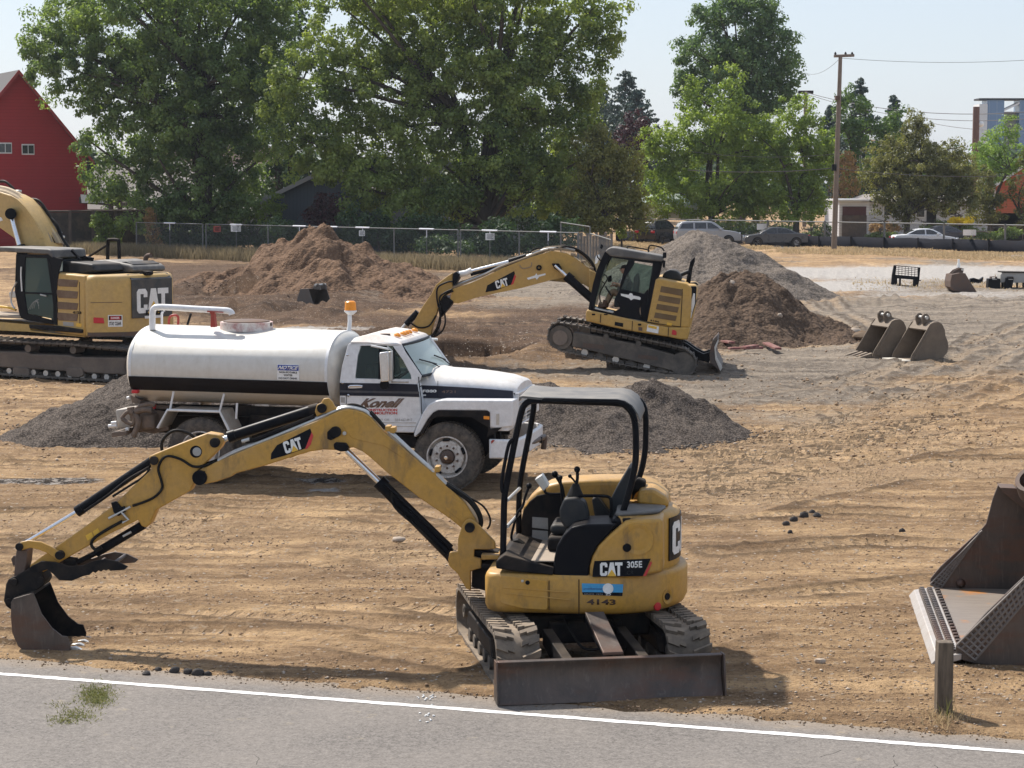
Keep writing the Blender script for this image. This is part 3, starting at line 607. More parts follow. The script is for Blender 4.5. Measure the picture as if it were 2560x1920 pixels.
# --- house: lower band
def plan(fu, nv, tail, ru=0.0):
    pts = [(fu, -nv+.10), (fu+.04, -nv+.03), (fu+.12, -nv)]
    pts += [(.25, -nv)]
    for i in range(1, 24): a = -math.pi/2+math.pi*i/24; pts.append((.25+(tail-.25)*math.cos(a)**.85 if math.cos(a) > 0 else .25, nv*math.sin(a)))
    pts += [(.25, nv), (fu+.12, nv), (fu+.04, nv-.03), (fu, nv-.10)]
    return pts
def ringz(pl, z, k=1.0): return [(u*k, v*k, z) for u, v in pl]
pl = plan(-.80, .90, 1.13)
mb = MB(); mb.loft([ringz(pl, .575, .93), ringz(pl, .60, .975), ringz(pl, .66, 1), ringz(pl, .92, 1), ringz(pl, .955, .985), ringz(pl, .965, .96)])
house = mb.done('lower_body', M_yel, mx, smooth=50)
nv = -.902
def pan(name, K, pts, v, mat, th=.005, parent=mx, **k): return MB().prism(MF.P(K, pts, v), v-th, v+.002).done(name, mat, parent, **k)
pan('tool_door', KB, fillet([(437, 195), (785, 235), (783, 452), (600, 440), (437, 400)], 22), nv, M_yel, .012, bevel=.006)
for (x0, y0, x1, y1) in ((455, 282, 940, 318), (470, 325, 950, 372)): pan('pressed_rib', KB, [(x0, y0), (x1, y1), (x1, y1+10), (x0, y0+10)], nv-.012, M_yel, .006, bevel=.003)
for K, pp in ((KB, [(1008, 228), (1014, 228), (1014, 497), (1008, 497)]), (KB, [(792, 235), (796, 235), (796, 452), (792, 450)])): pan('panel_seam', K, pp, nv-.001, M_klet, .004)
for x, y, rr in ((637, 252, .022), (600, 240, .014)):
    c = MF.q(KB, x, y, v=nv-.014); mb = MB().lathe([(0, rr*.3), (0, rr), (.008, rr*.9), (.010, rr*.3)], c, (0, -1, 0), 14); mb.done('lock', M_blk if rr > .02 else M_silver, mx)
# recess and red reflector on the tail
c = MF.q(KB, 1652, 352, v=-.62); n = Vector((.55, -.83, 0))
def surf(x, y, K=KB, k=1.0):
    """where the view ray meets the rounded lower band"""
    d = ray(K[0]+x*K[2], K[1]+y*K[2]); o = Vector((0, 0, CAMH))-MF.p; lo = Vector((o.dot(MF.U), o.dot(MF.V), o.z)); ld = Vector((d.dot(MF.U), d.dot(MF.V), d.z))
    best = None
    for a, b in zip(pl, pl[1:]+pl[:1]):
        a, b = Vector(a)*k, Vector(b)*k; e = b-a; den = ld.x*e.y-ld.y*e.x
        if abs(den) < 1e-9: continue
        t = ((a.x-lo.x)*e.y-(a.y-lo.y)*e.x)/den; s2 = ((a.x-lo.x)*ld.y-(a.y-lo.y)*ld.x)/den
        if 0 <= s2 <= 1 and (best is None or t < best[0]): best = (t, lo+ld*t, Vector((e.y, -e.x, 0)).normalized())
    return best[1], best[2]
def sticker(name, K, pts, mat, th=.004, k=1.0, par=mx, nsub=1):
    a, b_, c_, d_ = [Vector(p) for p in pts]; g_ = [[surf(*(tuple((a.lerp(b_, i/10)).lerp(d_.lerp(c_, i/10), k))), K) for k in (0, .5, 1)] for i in range(11)]
    return MB().loft([[p+n*th for p, n in r_] for r_ in g_], closed=False, caps=False).done(name, mat, par)
p, n = surf(1652, 352); MB().lathe([(-.02, .02), (-.02, .075), (.012, .072), (.006, .05), (-.015, .035)], p, n, 24).done('tie_down_recess', M_yel, mx)
MB().lathe([(-.02, .01), (-.02, .036), (.008, .034)], p+n*.002, n, 16).done('recess_hole', M_klet, mx)
p, n = surf(1583, 425); MB().lathe([(-.01, .01), (-.01, .042), (.008, .040), (.010, .01)], p, n, 20).done('red_reflector', M_redl, mx)
# blue sticker, fleet number
bs = sticker('rental_sticker', KX, [(335, 603), (970, 618), (962, 745), (340, 738)], paint('sky_blue_vinyl', (.05, .33, .62), .4, dirt=.05), .003)
sticker('sticker_band', KX, [(342, 739), (962, 745), (957, 800), (352, 780)], M_klet, .0035)
p, n = surf(738, 685, KX); MB().lathe([(0, .003), (0, .052), (.008, .050), (.008, .003)], p, n, 20).done('sticker_disc', M_wlet, mx)
def T3(K, x, y, k=1.0): return surf(x, y, K, k)[0]
def textS(name, s, K, x0, x1, y0, y1, mat, off=.004, dy=0, bold=0, shear=0):
    o = text(name, s, (0, 0, 0), (1, 0, 0), (0, 1, 0), mat, mx, .002, 0, bold, shear)
    for vt in o.data.vertices:
        x, y = vt.co.x, vt.co.y; p, n = surf(x0+(x1-x0)*x, y1+(y0-y1)*y+dy*x, K); vt.co = p+n*(off+.002)
textS('lettering', '25', KX, 700, 780, 745, 785, M_wlet, .008); textS('lettering', 'SINCE 1973', KX, 372, 655, 755, 775, M_label, .006, 6)
textS('lettering', 'professional', KX, 372, 655, 668, 708, paint('navy_vinyl', (.02, .07, .25), .5), .004, 2, 0, .1)
textS('fleet_number', '4143', KX, 412, 855, 845, 930, paint('brown_vinyl', (.05, .02, .012), .6), .002, 6, .03)
# --- deck, floor mat, seat side fender
mb = MB(); dk = [(u*.985, v*.985) for u, v in plan(-.80, .90, 1.10)]
mb.prism(MF.P(KA, [(405, 1350), (470, 1300), (830, 1395), (822, 1450), (700, 1438), (560, 1425), (408, 1400)], -.90), -.90, .88)
mb.done('deck', M_blk2, mx, bevel=.012)
A = MF.q(KA, 440, 1345, v=-.86); B = MF.q(KA, 815, 1395, v=-.86)
mb = MB(); mb.box((A.x, -.84, A.z-.005), (B.x+.12, .42, A.z+.006)); mb.done('floor_mat', M_mat, mx)
fz = A.z
fend = [(820, 1450), (830, 1330), (850, 1240), (900, 1160), (960, 1100), (1040, 1082), (1290, 1078), (1230, 1150), (1150, 1230), (1105, 1310), (1085, 1390), (1080, 1475), (950, 1468)]
MB().prism(MF.P(KA, fend, -.89), -.885, -.30).done('seat_side_fender', M_blk, mx, bevel=.02, seg=3)
side = [(1085, 1468), (1088, 1385), (1108, 1315), (1153, 1235), (1235, 1152), (1350, 1058), (1420, 1045), (1620, 1040), (1624, 1430), (1400, 1462)]
MB().prism(MF.P(KA, side, -.895), -.895, -.40).done('engine_side_cover', M_yel, mx, bevel=.035, seg=4)
p = MF.q(KA, 1440, 1190, v=-.90); MB().lathe([(-.02, .05), (-.02, .155), (.004, .15), (.004, .13), (-.012, .09)], p, (0, -1, 0), 32).done('handle_dish', M_yel, mx, smooth=60)
p = MF.q(KA, 1360, 1250, v=-.90); MB().lathe([(0, .02), (0, .042), (.014, .036), (.016, .01)], p, (0, -1, 0), 16).done('cover_latch', M_blk, mx)
# rear cowl: rounded, runs round the tail
c2 = [(u, v) for u, v in plan(.50, .885, 1.03) if u >= .49]
zt = MF.q(KA, 1660, 1015, v=-.7).z
c2 = [(.52, -.86)]+[(.25+(.80)*math.cos(a), .86*math.sin(a)) for a in [(-math.pi/2+.38)+(math.pi-.76)*i/20 for i in range(21)]]+[(.52, .86)]
mb = MB(); mb.loft([ringz(c2, .955), ringz(c2, zt-.06), [(u*.975, v*.975, zt-.02) for u, v in c2], [(u*.93, v*.94, zt) for u, v in c2]]); mb.done('rear_cowl', M_yel, mx, smooth=50)
MB().plan(fillet([(.46, -.80), (.86, -.58), (.93, -.2), (.60, -.1), (.44, -.2)], .06), zt-.01, zt+.03).done('cowl_cover', M_can, mx, bevel=.02)
# badge on the tail and on the side
def rp(ang, z, k=1.012): return Vector((.25+.80*math.cos(ang)*k, .86*math.sin(ang)*k, z))
mb = MB(); a0, a1 = -.50, .50
mb.loft([[rp(a0+(a1-a0)*i/10, 1.03, 1.004+.012*j) for i in range(11)]+[rp(a1-(a1-a0)*i/10, zt-.07, 1.004+.012*j) for i in range(11)] for j in (0, 1)]); mb.done('rear_badge', M_klet, mx)
for gl, x0, x1 in ((C_, -.43, -.16), (A_, -.13, .16), (T_, .17, .43)):
    xs_ = [p[0] for p in gl]; lo_, hi_ = min(xs_), max(xs_); mb = MB()
    mb.loft([[rp(x0+(x1-x0)*(x-lo_)/(hi_-lo_), 1.08+(zt-1.20)*y/1.3, kk) for x, y in gl] for kk in (1.016, 1.022)]); mb.done('lettering', M_wlet, mx)
v = -.901
pan('model_badge', KX, [(498, 505), (505, 400), (530, 262), (1395, 225), (1270, 492)], v, M_klet, .004)
pan('red_stripe', KX, [(1275, 492), (1398, 262), (1412, 290), (1325, 488)], v, M_rlet, .004)
catlogo(MF.q(KX, 615, 490, v=v-.004), MF.q(KX, 960, 486, v=v-.004), MF.q(KX, 615, 285, v=v-.004), mx, .004)
text('lettering', '305E', MF.q(KX, 1028, 370, v=v-.004), MF.q(KX, 1262, 362, v=v-.004), MF.q(KX, 1028, 268, v=v-.004), M_wlet, mx, .003, 0, .03)
text('lettering', 'CR', MF.q(KX, 1028, 470, v=v-.004), MF.q(KX, 1130, 468, v=v-.004), MF.q(KX, 1028, 410, v=v-.004), M_plastic, mx, .003)
# far side: yellow hood with a dark inner panel
hood = [(592, 1240), (588, 1060), (605, 960), (640, 900), (700, 840), (790, 790), (900, 765), (1150, 752), (1420, 752), (1540, 785), (1640, 850), (1672, 940), (1675, 1240)]
MB().prism(MF.P(KA, hood, .40), .40, .88).done('far_side_hood', M_yel, mx, bevel=.06, seg=4)
MB().prism(MF.P(KA, [(598, 1210), (590, 1060), (610, 975), (650, 915), (705, 870), (780, 855), (900, 850), (905, 1260), (640, 1240)], .385), .385, .43).done('inner_side_panel', M_blk2, mx, bevel=.01)
for y0, y1 in ((1025, 1110), (1120, 1200)): plate('warning_label', [MF.q(KA, x, y, v=.383) for x, y in ((670, y1-8), (787, y1+6), (785, y0+8), (672, y0))], M_label, mx, .003)
MB().box((.42, -.82, .97), (.62, .84, zt-.02)).done('bulkhead', M_blk, mx, bevel=.03)
MB().prism(MF.P(KA, [(1450, 810), (1560, 800), (1660, 860), (1672, 930), (1440, 905)], .1), -.15, .42).done('hood_step', M_yel, mx, bevel=.03)
# seat, consoles, levers
sx = MF.q(KA, 1100, 1080, v=-.35); 
MB().box((-.24, -.34, fz), (.30, .34, 1.24)).done('seat_base', M_blk2, mx, bevel=.04)
MB().box((-.22, -.26, 1.24), (.28, .26, 1.35)).done('seat_cushion', M_plastic, mx, bevel=.05, seg=4)
bk = MF.P(KA, [(1245, 1060), (1250, 880), (1290, 800), (1340, 720), (1385, 645), (1410, 650), (1410, 760), (1370, 900), (1330, 1060)], 0.0)
MB().prism(bk, -.24, .24).done('seat_backrest', M_plastic, mx, bevel=.035, seg=4)
MB().prism(MF.P(KA, [(1400, 790), (1440, 740), (1495, 755), (1500, 800), (1430, 840), (1400, 900)], .2), .1, .3).done('seat_belt_reel', M_blk2, mx, bevel=.03)
MB().prism(MF.P(KA, fillet([(880, 1040), (875, 960), (910, 880), (1000, 870), (1060, 910), (1085, 1000), (1085, 1075), (920, 1100)], 20), -.40), -.52, -.30).done('left_console', M_plastic, mx, bevel=.03)
MB().prism(MF.P(KA, fillet([(1115, 1060), (1090, 920), (1130, 900), (1230, 1030), (1230, 1060)], 20), -.0), .25, .40).done('right_console', M_plastic, mx, bevel=.02)
def lever(name, K, pts, v, r, knob=.03, mat=M_blk):
    P = MF.T(K, pts, v); mb = MB().tube(smooth_path(P), r, 8)
    if knob: mb.ball(P[-1], knob)
    mb.done(name, mat, mx)
P = MF.T(KA, [(985, 870), (985, 830), (990, 785)], -.38); MB().tube(P, [.085, .06, .03], 14).done('lever_boot', M_hose, mx)
lever('joystick', KA, [(992, 790), (1000, 740), (998, 680)], -.38, .016, .032)
lever('joystick', KA, [(900, 880), (885, 800), (835, 715)], .28, .016, .035); lever('control_lever', KA, [(900, 980), (885, 860), (877, 740)], -.2, .012, .022)
lever('travel_lever', KA, [(530, 1200), (520, 1160), (560, 1010), (600, 950), (620, 880), (648, 800)], .05, .013, .03); lever('travel_lever', KA, [(1000, 800), (975, 760), (945, 728)], .30, .010, .02)
lever('armrest_frame', KA, [(935, 1085), (945, 960), (965, 895), (1010, 875), (1120, 872), (1225, 880), (1245, 930), (1240, 1050)], -.44, .016, 0)
MB().prism(MF.P(KA, fillet([(695, 745), (745, 712), (795, 795), (758, 830)], 8), .2), .10, .30).done('display_monitor', M_silver, mx, bevel=.02)
lever('monitor_arm', KA, [(760, 820), (770, 850), (820, 860), (880, 858)], .3, .014, 0)
for k, (x, y) in enumerate(((560, 1210), (620, 1250))): MB().prism(MF.P(KA, [(x-30, y-20), (x+10, y-25), (x+90, y+30), (x+60, y+45)], -.05+k*.1), -.12+k*.16, -.0+k*.16).done('foot_pedal', M_hose, mx, bevel=.008)
# canopy frame
def tubes(name, K, pts, v, r, mat=M_blk, n=12, sm=5): return MB().tube(smooth_path(MF.T(K, pts, v), sm), r, n).done(name, mat, mx)
nvp = -.60
tubes('canopy_post', KA, [(458, 1345), (463, 1100), (468, 900), (482, 800), (520, 600), (560, 400), (590, 270), (612, 215), (660, 182), (740, 178), (1000, 187), (1290, 198), (1360, 225), (1405, 290), (1424, 400), (1424, 600), (1402, 740), (1365, 880), (1325, 1010)], nvp, .032)
tubes('canopy_post', KA, [(575, 1190), (573, 1000), (582, 800), (610, 620), (650, 420), (680, 250), (690, 190), (760, 150), (1000, 155), (1400, 170), (1470, 200), (1495, 280), (1497, 420), (1490, 560), (1455, 720), (1390, 860), (1350, 960)], .45, .030)
tubes('grab_handle', KA, [(478, 850), (452, 835), (450, 760), (470, 640), (500, 500), (535, 455)], -.62, .018)
tubes('frame_brace', KA, [(490, 905, -.58), (580, 818, .42)], 0, .017, M_silver, 8, 1); tubes('frame_brace', KA, [(490, 1095, -.58), (575, 1000, .42)], 0, .017, M_silver, 8, 1)
roof = MF.P(KA, [(574, 168), (577, 152), (600, 145), (735, 158), (1290, 168), (1345, 180), (1400, 215), (1440, 275), (1455, 318)], -.64)
rt = [(u, z-.022) for u, z in roof]
MB().prism(roof+rt[::-1], -.64, .50).done('canopy_roof', M_can, mx, smooth=60)
MB().prism(MF.P(KA, [(740, 172), (752, 158), (1290, 170), (1340, 182), (1390, 215), (1425, 270), (1440, 330), (1428, 340), (1400, 285), (1350, 225), (1290, 200), (740, 190)], -.645), -.66, -.60).done('roof_edge', M_blk, mx, bevel=.01)
plate('roof_seam', [MF.q(KA, 740, 160, v=-.6)+Vector((0, 0, .002)), MF.q(KA, 750, 160, v=-.6)+Vector((0, 0, .002)), MF.q(KA, 750, 160, v=-.6)+Vector((0, 1.08, .002)), MF.q(KA, 740, 160, v=-.6)+Vector((0, 1.08, .002))], M_klet, mx, .003)
# --- swing post, boom, arm (all centred on the boom plane)
BF = Frame((MF.p.x, MF.p.y), -4)
BV = .0
def bp(name, K, pts, v0, v1, mat, bev=.01, seg=2, rot=True, label=None, trace=None, sm=38):
    o = MB().prism(BF.P(K, pts, v0 if trace is None else trace), v0, v1).done(name, mat, mx, bevel=bev, seg=seg, label=label, smooth=sm)
    o.rotation_euler = (0, 0, BF.a-MF.a); return o
def bt(name, K, pts, v, r, mat, n=12, sm=5, par=mx, sub=None):
    P = BF.T(K, pts, v); o = MB().tube(smooth_path(P, sm) if sm > 1 else P, r, n).done(name, mat, par)
    o.rotation_euler = (0, 0, BF.a-MF.a); return o
def pin(K, x, y, v0, v1, r, mat=M_blk2, name='pivot_pin'):
    p = BF.q(K, x, y, v=v0); o = MB().lathe([(0, r*.3), (0, r), (v1-v0, r), (v1-v0, r*.3)], p, (0, 1, 0), 18).done(name, mat, mx, bevel=.004); o.rotation_euler = (0, 0, BF.a-MF.a)
post = [(165, 1078), (185, 1050), (215, 1040), (250, 1055), (300, 1105), (400, 1205), (404, 1258), (345, 1264), (250, 1262), (246, 1318), (300, 1330), (302, 1398), (222, 1420), (224, 1562), (190, 1548), (128, 1440), (66, 1382), (58, 1335), (70, 1282), (128, 1280), (132, 1180)]
bp('swing_post', KA, post, -.19, -.13, M_yel); bp('swing_post_plate', KA, post, .11, .17, M_yel); bp('swing_post_core', KA, [(190, 1200), (330, 1200), (330, 1255), (240, 1262), (240, 1400), (190, 1500), (140, 1400), (140, 1250)], -.13, .11, M_yel, trace=-.19)
bp('swing_bracket', KA, [(232, 1275), (330, 1270), (420, 1290), (430, 1330), (330, 1350), (300, 1380), (410, 1420), (420, 1560), (330, 1575), (225, 1545)], -.12, .12, M_blk2, trace=-.19)
for y, xx in ((1300, 430), (1370, 440)): bp('swing_lug', KA, [(300, y), (xx, y+5), (xx, y+35), (300, y+38)], -.25, .25, M_yel if y < 1350 else M_blk2, .008)
pin(KA, 215, 1105, -.225, .21, .050)
boom = [(1965, 1130), (1912, 1108), (1902, 1050), (1825, 985), (1600, 832), (1350, 635), (1235, 532), (1180, 490), (1115, 462), (1060, 468), (1010, 482), (960, 480), (900, 478), (800, 492), (620, 547), (480, 592), (245, 655), (235, 672), (120, 712), (40, 728), (-20, 725), (-40, 690), (-35, 645), (20, 612), (160, 548), (400, 447), (700, 332), (830, 282), (950, 222), (1010, 196), (1090, 182), (1185, 205), (1245, 242), (1340, 352), (1500, 482), (1700, 652), (1930, 862), (2005, 980), (2030, 1040), (2010, 1110)]
bp('boom', KE, boom, -.115, .115, M_yel, .012)
bp('boom_web_plate', KE, [(1035, 300), (1100, 262), (1180, 232), (1225, 250), (1330, 365), (1500, 500), (1480, 540), (1340, 450), (1180, 415), (1100, 390), (1075, 350)], -.121, -.115, M_yel, .003)
bp('boom_rear_patch', KE, [(1780, 905), (1840, 835), (1935, 880), (2010, 1000), (1990, 1040), (1900, 1000)], -.121, -.115, M_yel, .003)
bp('boom_badge', KE, [(514, 550), (518, 505), (560, 445), (620, 415), (802, 324), (812, 352), (765, 470), (620, 520)], -.119, -.115, M_klet, 0)
bp('red_stripe', KE, [(812, 350), (824, 376), (806, 440), (782, 470), (764, 474)], -.120, -.115, M_rlet, 0)
lg = thing('boom_lettering', None, None); lg.parent = mx; lg.rotation_euler = (0, 0, BF.a-MF.a); bpy.data.objects.remove(lg)
def cat_on(fr, K, a, b, c, v, par, th=.006, tri=M_ylet):
    tr = Matrix.Rotation(fr.a-par.rotation_euler.z, 4, 'Z')
    catlogo(tr @ fr.q(K, *a, v=v), tr @ fr.q(K, *b, v=v), tr @ fr.q(K, *c, v=v), par, th, tri)
cat_on(BF, KE, (625, 508), (752, 468), (600, 424), -.119, mx)
pin(KE, 985, 350, -.15, .15, .055, M_blk2); bp('pin_keeper', KE, [(925, 400), (925, 350), (965, 312), (1005, 318), (1015, 350), (985, 395), (950, 410)], -.14, -.115, M_blk, .006)
bp('pin_keeper', KE, [(970, 440), (985, 425), (1060, 430), (1082, 460), (1070, 490), (1020, 492), (975, 475)], -.16, .16, M_blk, .01); pin(KE, 1050, 360, -.135, -.11, .02, M_silver)
# boom cylinder
bt('cylinder_rod', KE, [(1065, 482), (1312, 722)], -.0, .030, M_chrome, 14, 1)
bt('boom_cylinder', KE, [(1312, 722), (1330, 745), (1815, 1235)], -.0, [.072, .062, .064], M_blk, 18, 1)
bt('cylinder_gland', KE, [(1300, 708), (1342, 750)], -.0, .074, M_blk, 18, 1)
bt('cylinder_guard', KE, [(1345, 720), (1830, 1190)], -.06, .028, M_blk, 8, 1); bt('hydraulic_pipe', KE, [(1395, 790), (1420, 900), (1600, 1060), (1780, 1240)], -.09, .012, M_hose)
bt('cylinder_foot', KE, [(1800, 1222), (1850, 1290)], 0, .055, M_blk2, 14, 1); bp('cylinder_foot_bracket', KE, [(1795, 1240), (1850, 1230), (1880, 1290), (1870, 1330), (1820, 1300)], -.1, .1, M_blk2)
# arm cylinder over the boom
bp('cylinder_bracket', KE, [(895, 215), (850, 240), (835, 200), (850, 150), (885, 135), (900, 105), (935, 102), (965, 130), (985, 170), (1015, 180), (960, 215)], -.09, -.05, M_yel); bp('cylinder_bracket', KE, [(895, 215), (850, 240), (835, 200), (850, 150), (885, 135), (900, 105), (935, 102), (965, 130), (985, 170), (1015, 180), (960, 215)], .05, .09, M_yel)
pin(KE, 885, 178, -.12, .12, .048)
bt('arm_cylinder', KE, [(215, 385), (838, 185)], 0, .056, M_blk, 18, 1); bt('cylinder_gland', KE, [(208, 387), (260, 370)], 0, .062, M_blk, 18, 1); bt('cylinder_rod', KE, [(120, 422), (215, 386)], 0, .030, M_chrome, 12, 1)
bt('cylinder_hose_pipe', KE, [(330, 415), (430, 395), (740, 270), (830, 235)], -.06, .022, M_blk2, 10); bt('hose_fitting', KE, [(305, 418), (360, 402)], -.07, .02, M_silver, 10, 1); bt('arm_cylinder_head', KE, [(800, 198), (870, 180)], 0, .064, M_blk2, 14, 1)
pin(KE, 112, 425, -.12, .12, .045)
for dv, dy in ((-.09, 0), (-.045, -10)):
    bt('boom_pipe', KE, [(130, 560+dy), (250, 498+dy), (520, 392+dy), (800, 276+dy), (960, 205+dy), (1070, 172+dy), (1190, 195+dy), (1250, 240+dy)], dv, .013, M_silver)
    bt('boom_pipe', KE, [(1345, 325+dy), (1420, 385+dy), (1560, 515+dy), (1700, 640+dy), (1790, 730+dy)], dv, .016, M_silver)
    bt('boom_hose', KE, [(1240, 210+dy), (1290, 262+dy), (1350, 330+dy)], dv, .016, M_hose)
    bt('boom_hose', KE, [(1790, 735+dy), (1880, 790+dy), (1960, 850+dy), (2020, 930+dy), (2045, 1010+dy), (2020, 1070+dy)], dv, .024, M_hose)
    bt('arm_hose', KE, [(130, 560+dy), (90, 575+dy), (40, 590+dy), (0, 600+dy)], dv, .014, M_hose)
bt('boom_hose', KE, [(1010, 175), (1100, 155), (1180, 175), (1250, 230)], -.03, .022, M_hose); bt('return_hose', KE, [(1930, 815), (2050, 880), (2105, 960), (2110, 1020), (2090, 1055)], -.05, .010, M_hose)
for x, y in ((1365, 325), (1400, 335), (1725, 620), (1700, 660)): bp('pipe_clamp', KE, [(x-18, y-18), (x+18, y-18), (x+18, y+22), (x-18, y+22)], -.11, .05, M_yel, .006)
bp('lifting_eye', KE, [(880, 135), (895, 108), (935, 104), (950, 140), (935, 165), (930, 128), (900, 130), (895, 160)], -.02, .02, M_yel, .005)
# arm
arm = [(1390, 345), (1510, 300), (1600, 315), (1626, 360), (1600, 410), (1530, 482), (1440, 572), (1422, 640), (1385, 720), (1135, 860), (1092, 960), (1062, 988), (1028, 975), (1005, 932), (800, 1032), (475, 1215), (350, 1292), (270, 1330), (212, 1312), (218, 1262), (300, 1200), (392, 1138), (650, 955), (830, 822), (1000, 655), (1100, 562), (1088, 500), (1082, 470), (1200, 420)]
bp('arm', KC, arm, -.095, .095, M_yel, .012)
pin(KC, 1560, 370, -.13, .13, .05); pin(KC, 1450, 625, -.145, .145, .075, M_blk); bp('pivot_cover', KC, [(1412, 600), (1490, 575), (1490, 668), (1420, 672), (1402, 640)], -.135, .135, M_blk, .012)
pin(KC, 1425, 435, -.10, .10, .062, M_klet, 'arm_hole'); pin(KC, 1432, 435, -.103, -.09, .045, M_label, 'arm_decal')
bp('idler_link', KC, [(120, 1115), (150, 1092), (205, 1080), (300, 1092), (380, 1130), (455, 1180), (458, 1215), (430, 1235), (400, 1215), (340, 1172), (280, 1148), (220, 1135), (160, 1152), (128, 1150)], -.14, -.105, M_yel); bp('idler_link', KC, [(120, 1115), (150, 1092), (205, 1080), (300, 1092), (380, 1130), (455, 1180), (458, 1215), (430, 1235), (400, 1215), (340, 1172), (280, 1148), (220, 1135), (160, 1152), (128, 1150)], .105, .14, M_blk, trace=.105)
pin(KC, 430, 1190, -.16, .16, .045); pin(KC, 138, 1128, -.16, .16, .04)
bt('bucket_cylinder', KC, [(1110, 500), (572, 862)], 0, .050, M_blk, 18, 1); bt('cylinder_gland', KC, [(600, 845), (560, 872)], 0, .057, M_blk, 18, 1); bt('cylinder_rod', KC, [(565, 868), (150, 1120)], 0, .022, M_chrome, 12, 1); pin(KC, 1118, 500, -.12, .12, .045)
bt('cylinder_hose_pipe', KC, [(615, 868), (780, 755), (930, 640), (1040, 575), (1090, 545)], -.06, .016, M_blk2); bt('arm_hose', KC, [(820, 760), (930, 690), (1040, 620), (1090, 560)], -.08, .012, M_hose)
bp('bucket_link', KC, [(118, 1150), (200, 1150), (195, 1240), (180, 1300), (175, 1350), (100, 1350), (108, 1240)], -.10, .10, M_rust, .01); bp('link_eye', KC, [(80, 1215), (100, 1190), (125, 1200), (120, 1260), (95, 1265)], -.02, .02, M_rust, .004)
bt('arm_hose', KC, [(1178, 425), (1180, 360), (1230, 300), (1290, 280), (1370, 300), (1422, 340)], .06, .016, M_hose)
bt('arm_hose', KC, [(1540, 515), (1480, 540), (1400, 540), (1320, 492), (1230, 466), (1180, 490), (1152, 560), (1172, 640), (1180, 700), (1130, 760), (1050, 800), (965, 828)], -.112, .013, M_hose)
bp('valve_block', KC, [(805, 805), (845, 795), (880, 840), (905, 830), (915, 870), (860, 905), (825, 880)], -.13, -.09, M_blk, .01)
for pts in ([(790, 920), (950, 835)], [(880, 870), (935, 930), (890, 950)], [(780, 1000), (890, 940)]): bt('hose_fitting', KC, pts, -.12, .013, M_silver, 8, 1)
bt('arm_hose', KC, [(890, 940), (780, 1000), (690, 1060), (665, 1110), (700, 1150), (740, 1130)], -.12, .016, M_hose)
bp('warning_label', KC, [(622, 1045), (665, 1020), (680, 1055), (637, 1082)], -.099, -.095, M_ylet, 0); bp('warning_label', KC, [(675, 1015), (712, 990), (727, 1025), (688, 1050)], -.099, -.095, M_ylet, 0)
# thumb with its cylinder
bt('thumb_cylinder', KC, [(1045, 965), (700, 1170)], 0, .046, M_blk, 16, 1); bt('cylinder_rod', KC, [(700, 1170), (565, 1238)], 0, .028, M_blk2, 12, 1); bt('thumb_link', KC, [(560, 1240), (470, 1230)], 0, .05, M_blk2, 12, 1)
bt('hose_fitting', KC, [(895, 1050), (955, 1018)], -.05, .012, M_silver, 8, 1)
thumb = [(240, 1262), (300, 1230), (400, 1238), (500, 1268), (600, 1262), (680, 1232), (760, 1215), (850, 1232), (930, 1272), (905, 1295), (800, 1302), (790, 1290), (770, 1302), (755, 1292), (735, 1308), (715, 1298), (695, 1318), (675, 1308), (650, 1332), (600, 1342), (520, 1375), (430, 1370), (385, 1325), (345, 1292), (270, 1315), (235, 1300)]
bp('thumb_plate', KC, thumb, -.16, -.13, M_blk2, .006); bp('thumb_plate', KC, [(x+75, y-52) for x, y in thumb], .14, .17, M_steel, .006, trace=.14)
for x, y in ((480, 1320), (700, 1262), (840, 1240)): bt('thumb_spacer', KC, [(x, y, -.15), (x+70, y-50, .15)], 0, .02, M_steel, 10, 1)
bp('quick_coupler', KC, [(42, 1400), (60, 1362), (110, 1340), (200, 1290), (300, 1305), (332, 1372), (312, 1410), (240, 1460), (100, 1505), (88, 1590), (45, 1562), (25, 1520)], -.13, .13, M_blk2, .012)
for x, y in ((98, 1385), (240, 1290), (60, 1530), (290, 1375)): pin(KC, x, y, -.16, .16, .036)
# bucket
sidep = [(80, 18), (95, -8), (240, -52), (262, 0), (300, 100), (378, 205), (452, 262), (488, 266), (512, 330), (508, 388), (440, 408), (200, 398), (130, 335), (88, 240), (78, 120)]
bw = .31
bp('bucket_side_plate', KS, sidep, -bw, -bw+.02, M_steel, .004); bp('bucket_side_plate', KS, sidep, bw-.02, bw, M_blk2, .004, trace=-bw)
outer = [(240, -52), (95, -8), (78, 120), (88, 240), (130, 335), (200, 398), (440, 408), (510, 385)]
inner = [(500, 372), (430, 392), (205, 380), (145, 325), (105, 238), (95, 125), (110, 8), (245, -38)]
bp('bucket_shell', KS, outer+inner, -bw+.02, bw-.02, M_blk2, 0, trace=-bw)
for i in range(4):
    v0 = -bw+.03+i*.165; bp('bucket_tooth', KS, [(480, 352), (540, 345), (612, 378), (608, 392), (520, 398), (478, 392)], v0, v0+.055, M_silver if i < 3 else M_steel, .006, trace=-bw)
bp('bucket_lip', KS, [(440, 262), (490, 266), (512, 330), (508, 388), (425, 404), (420, 345), (455, 340)], -bw-.012, -bw, M_steel, .004)

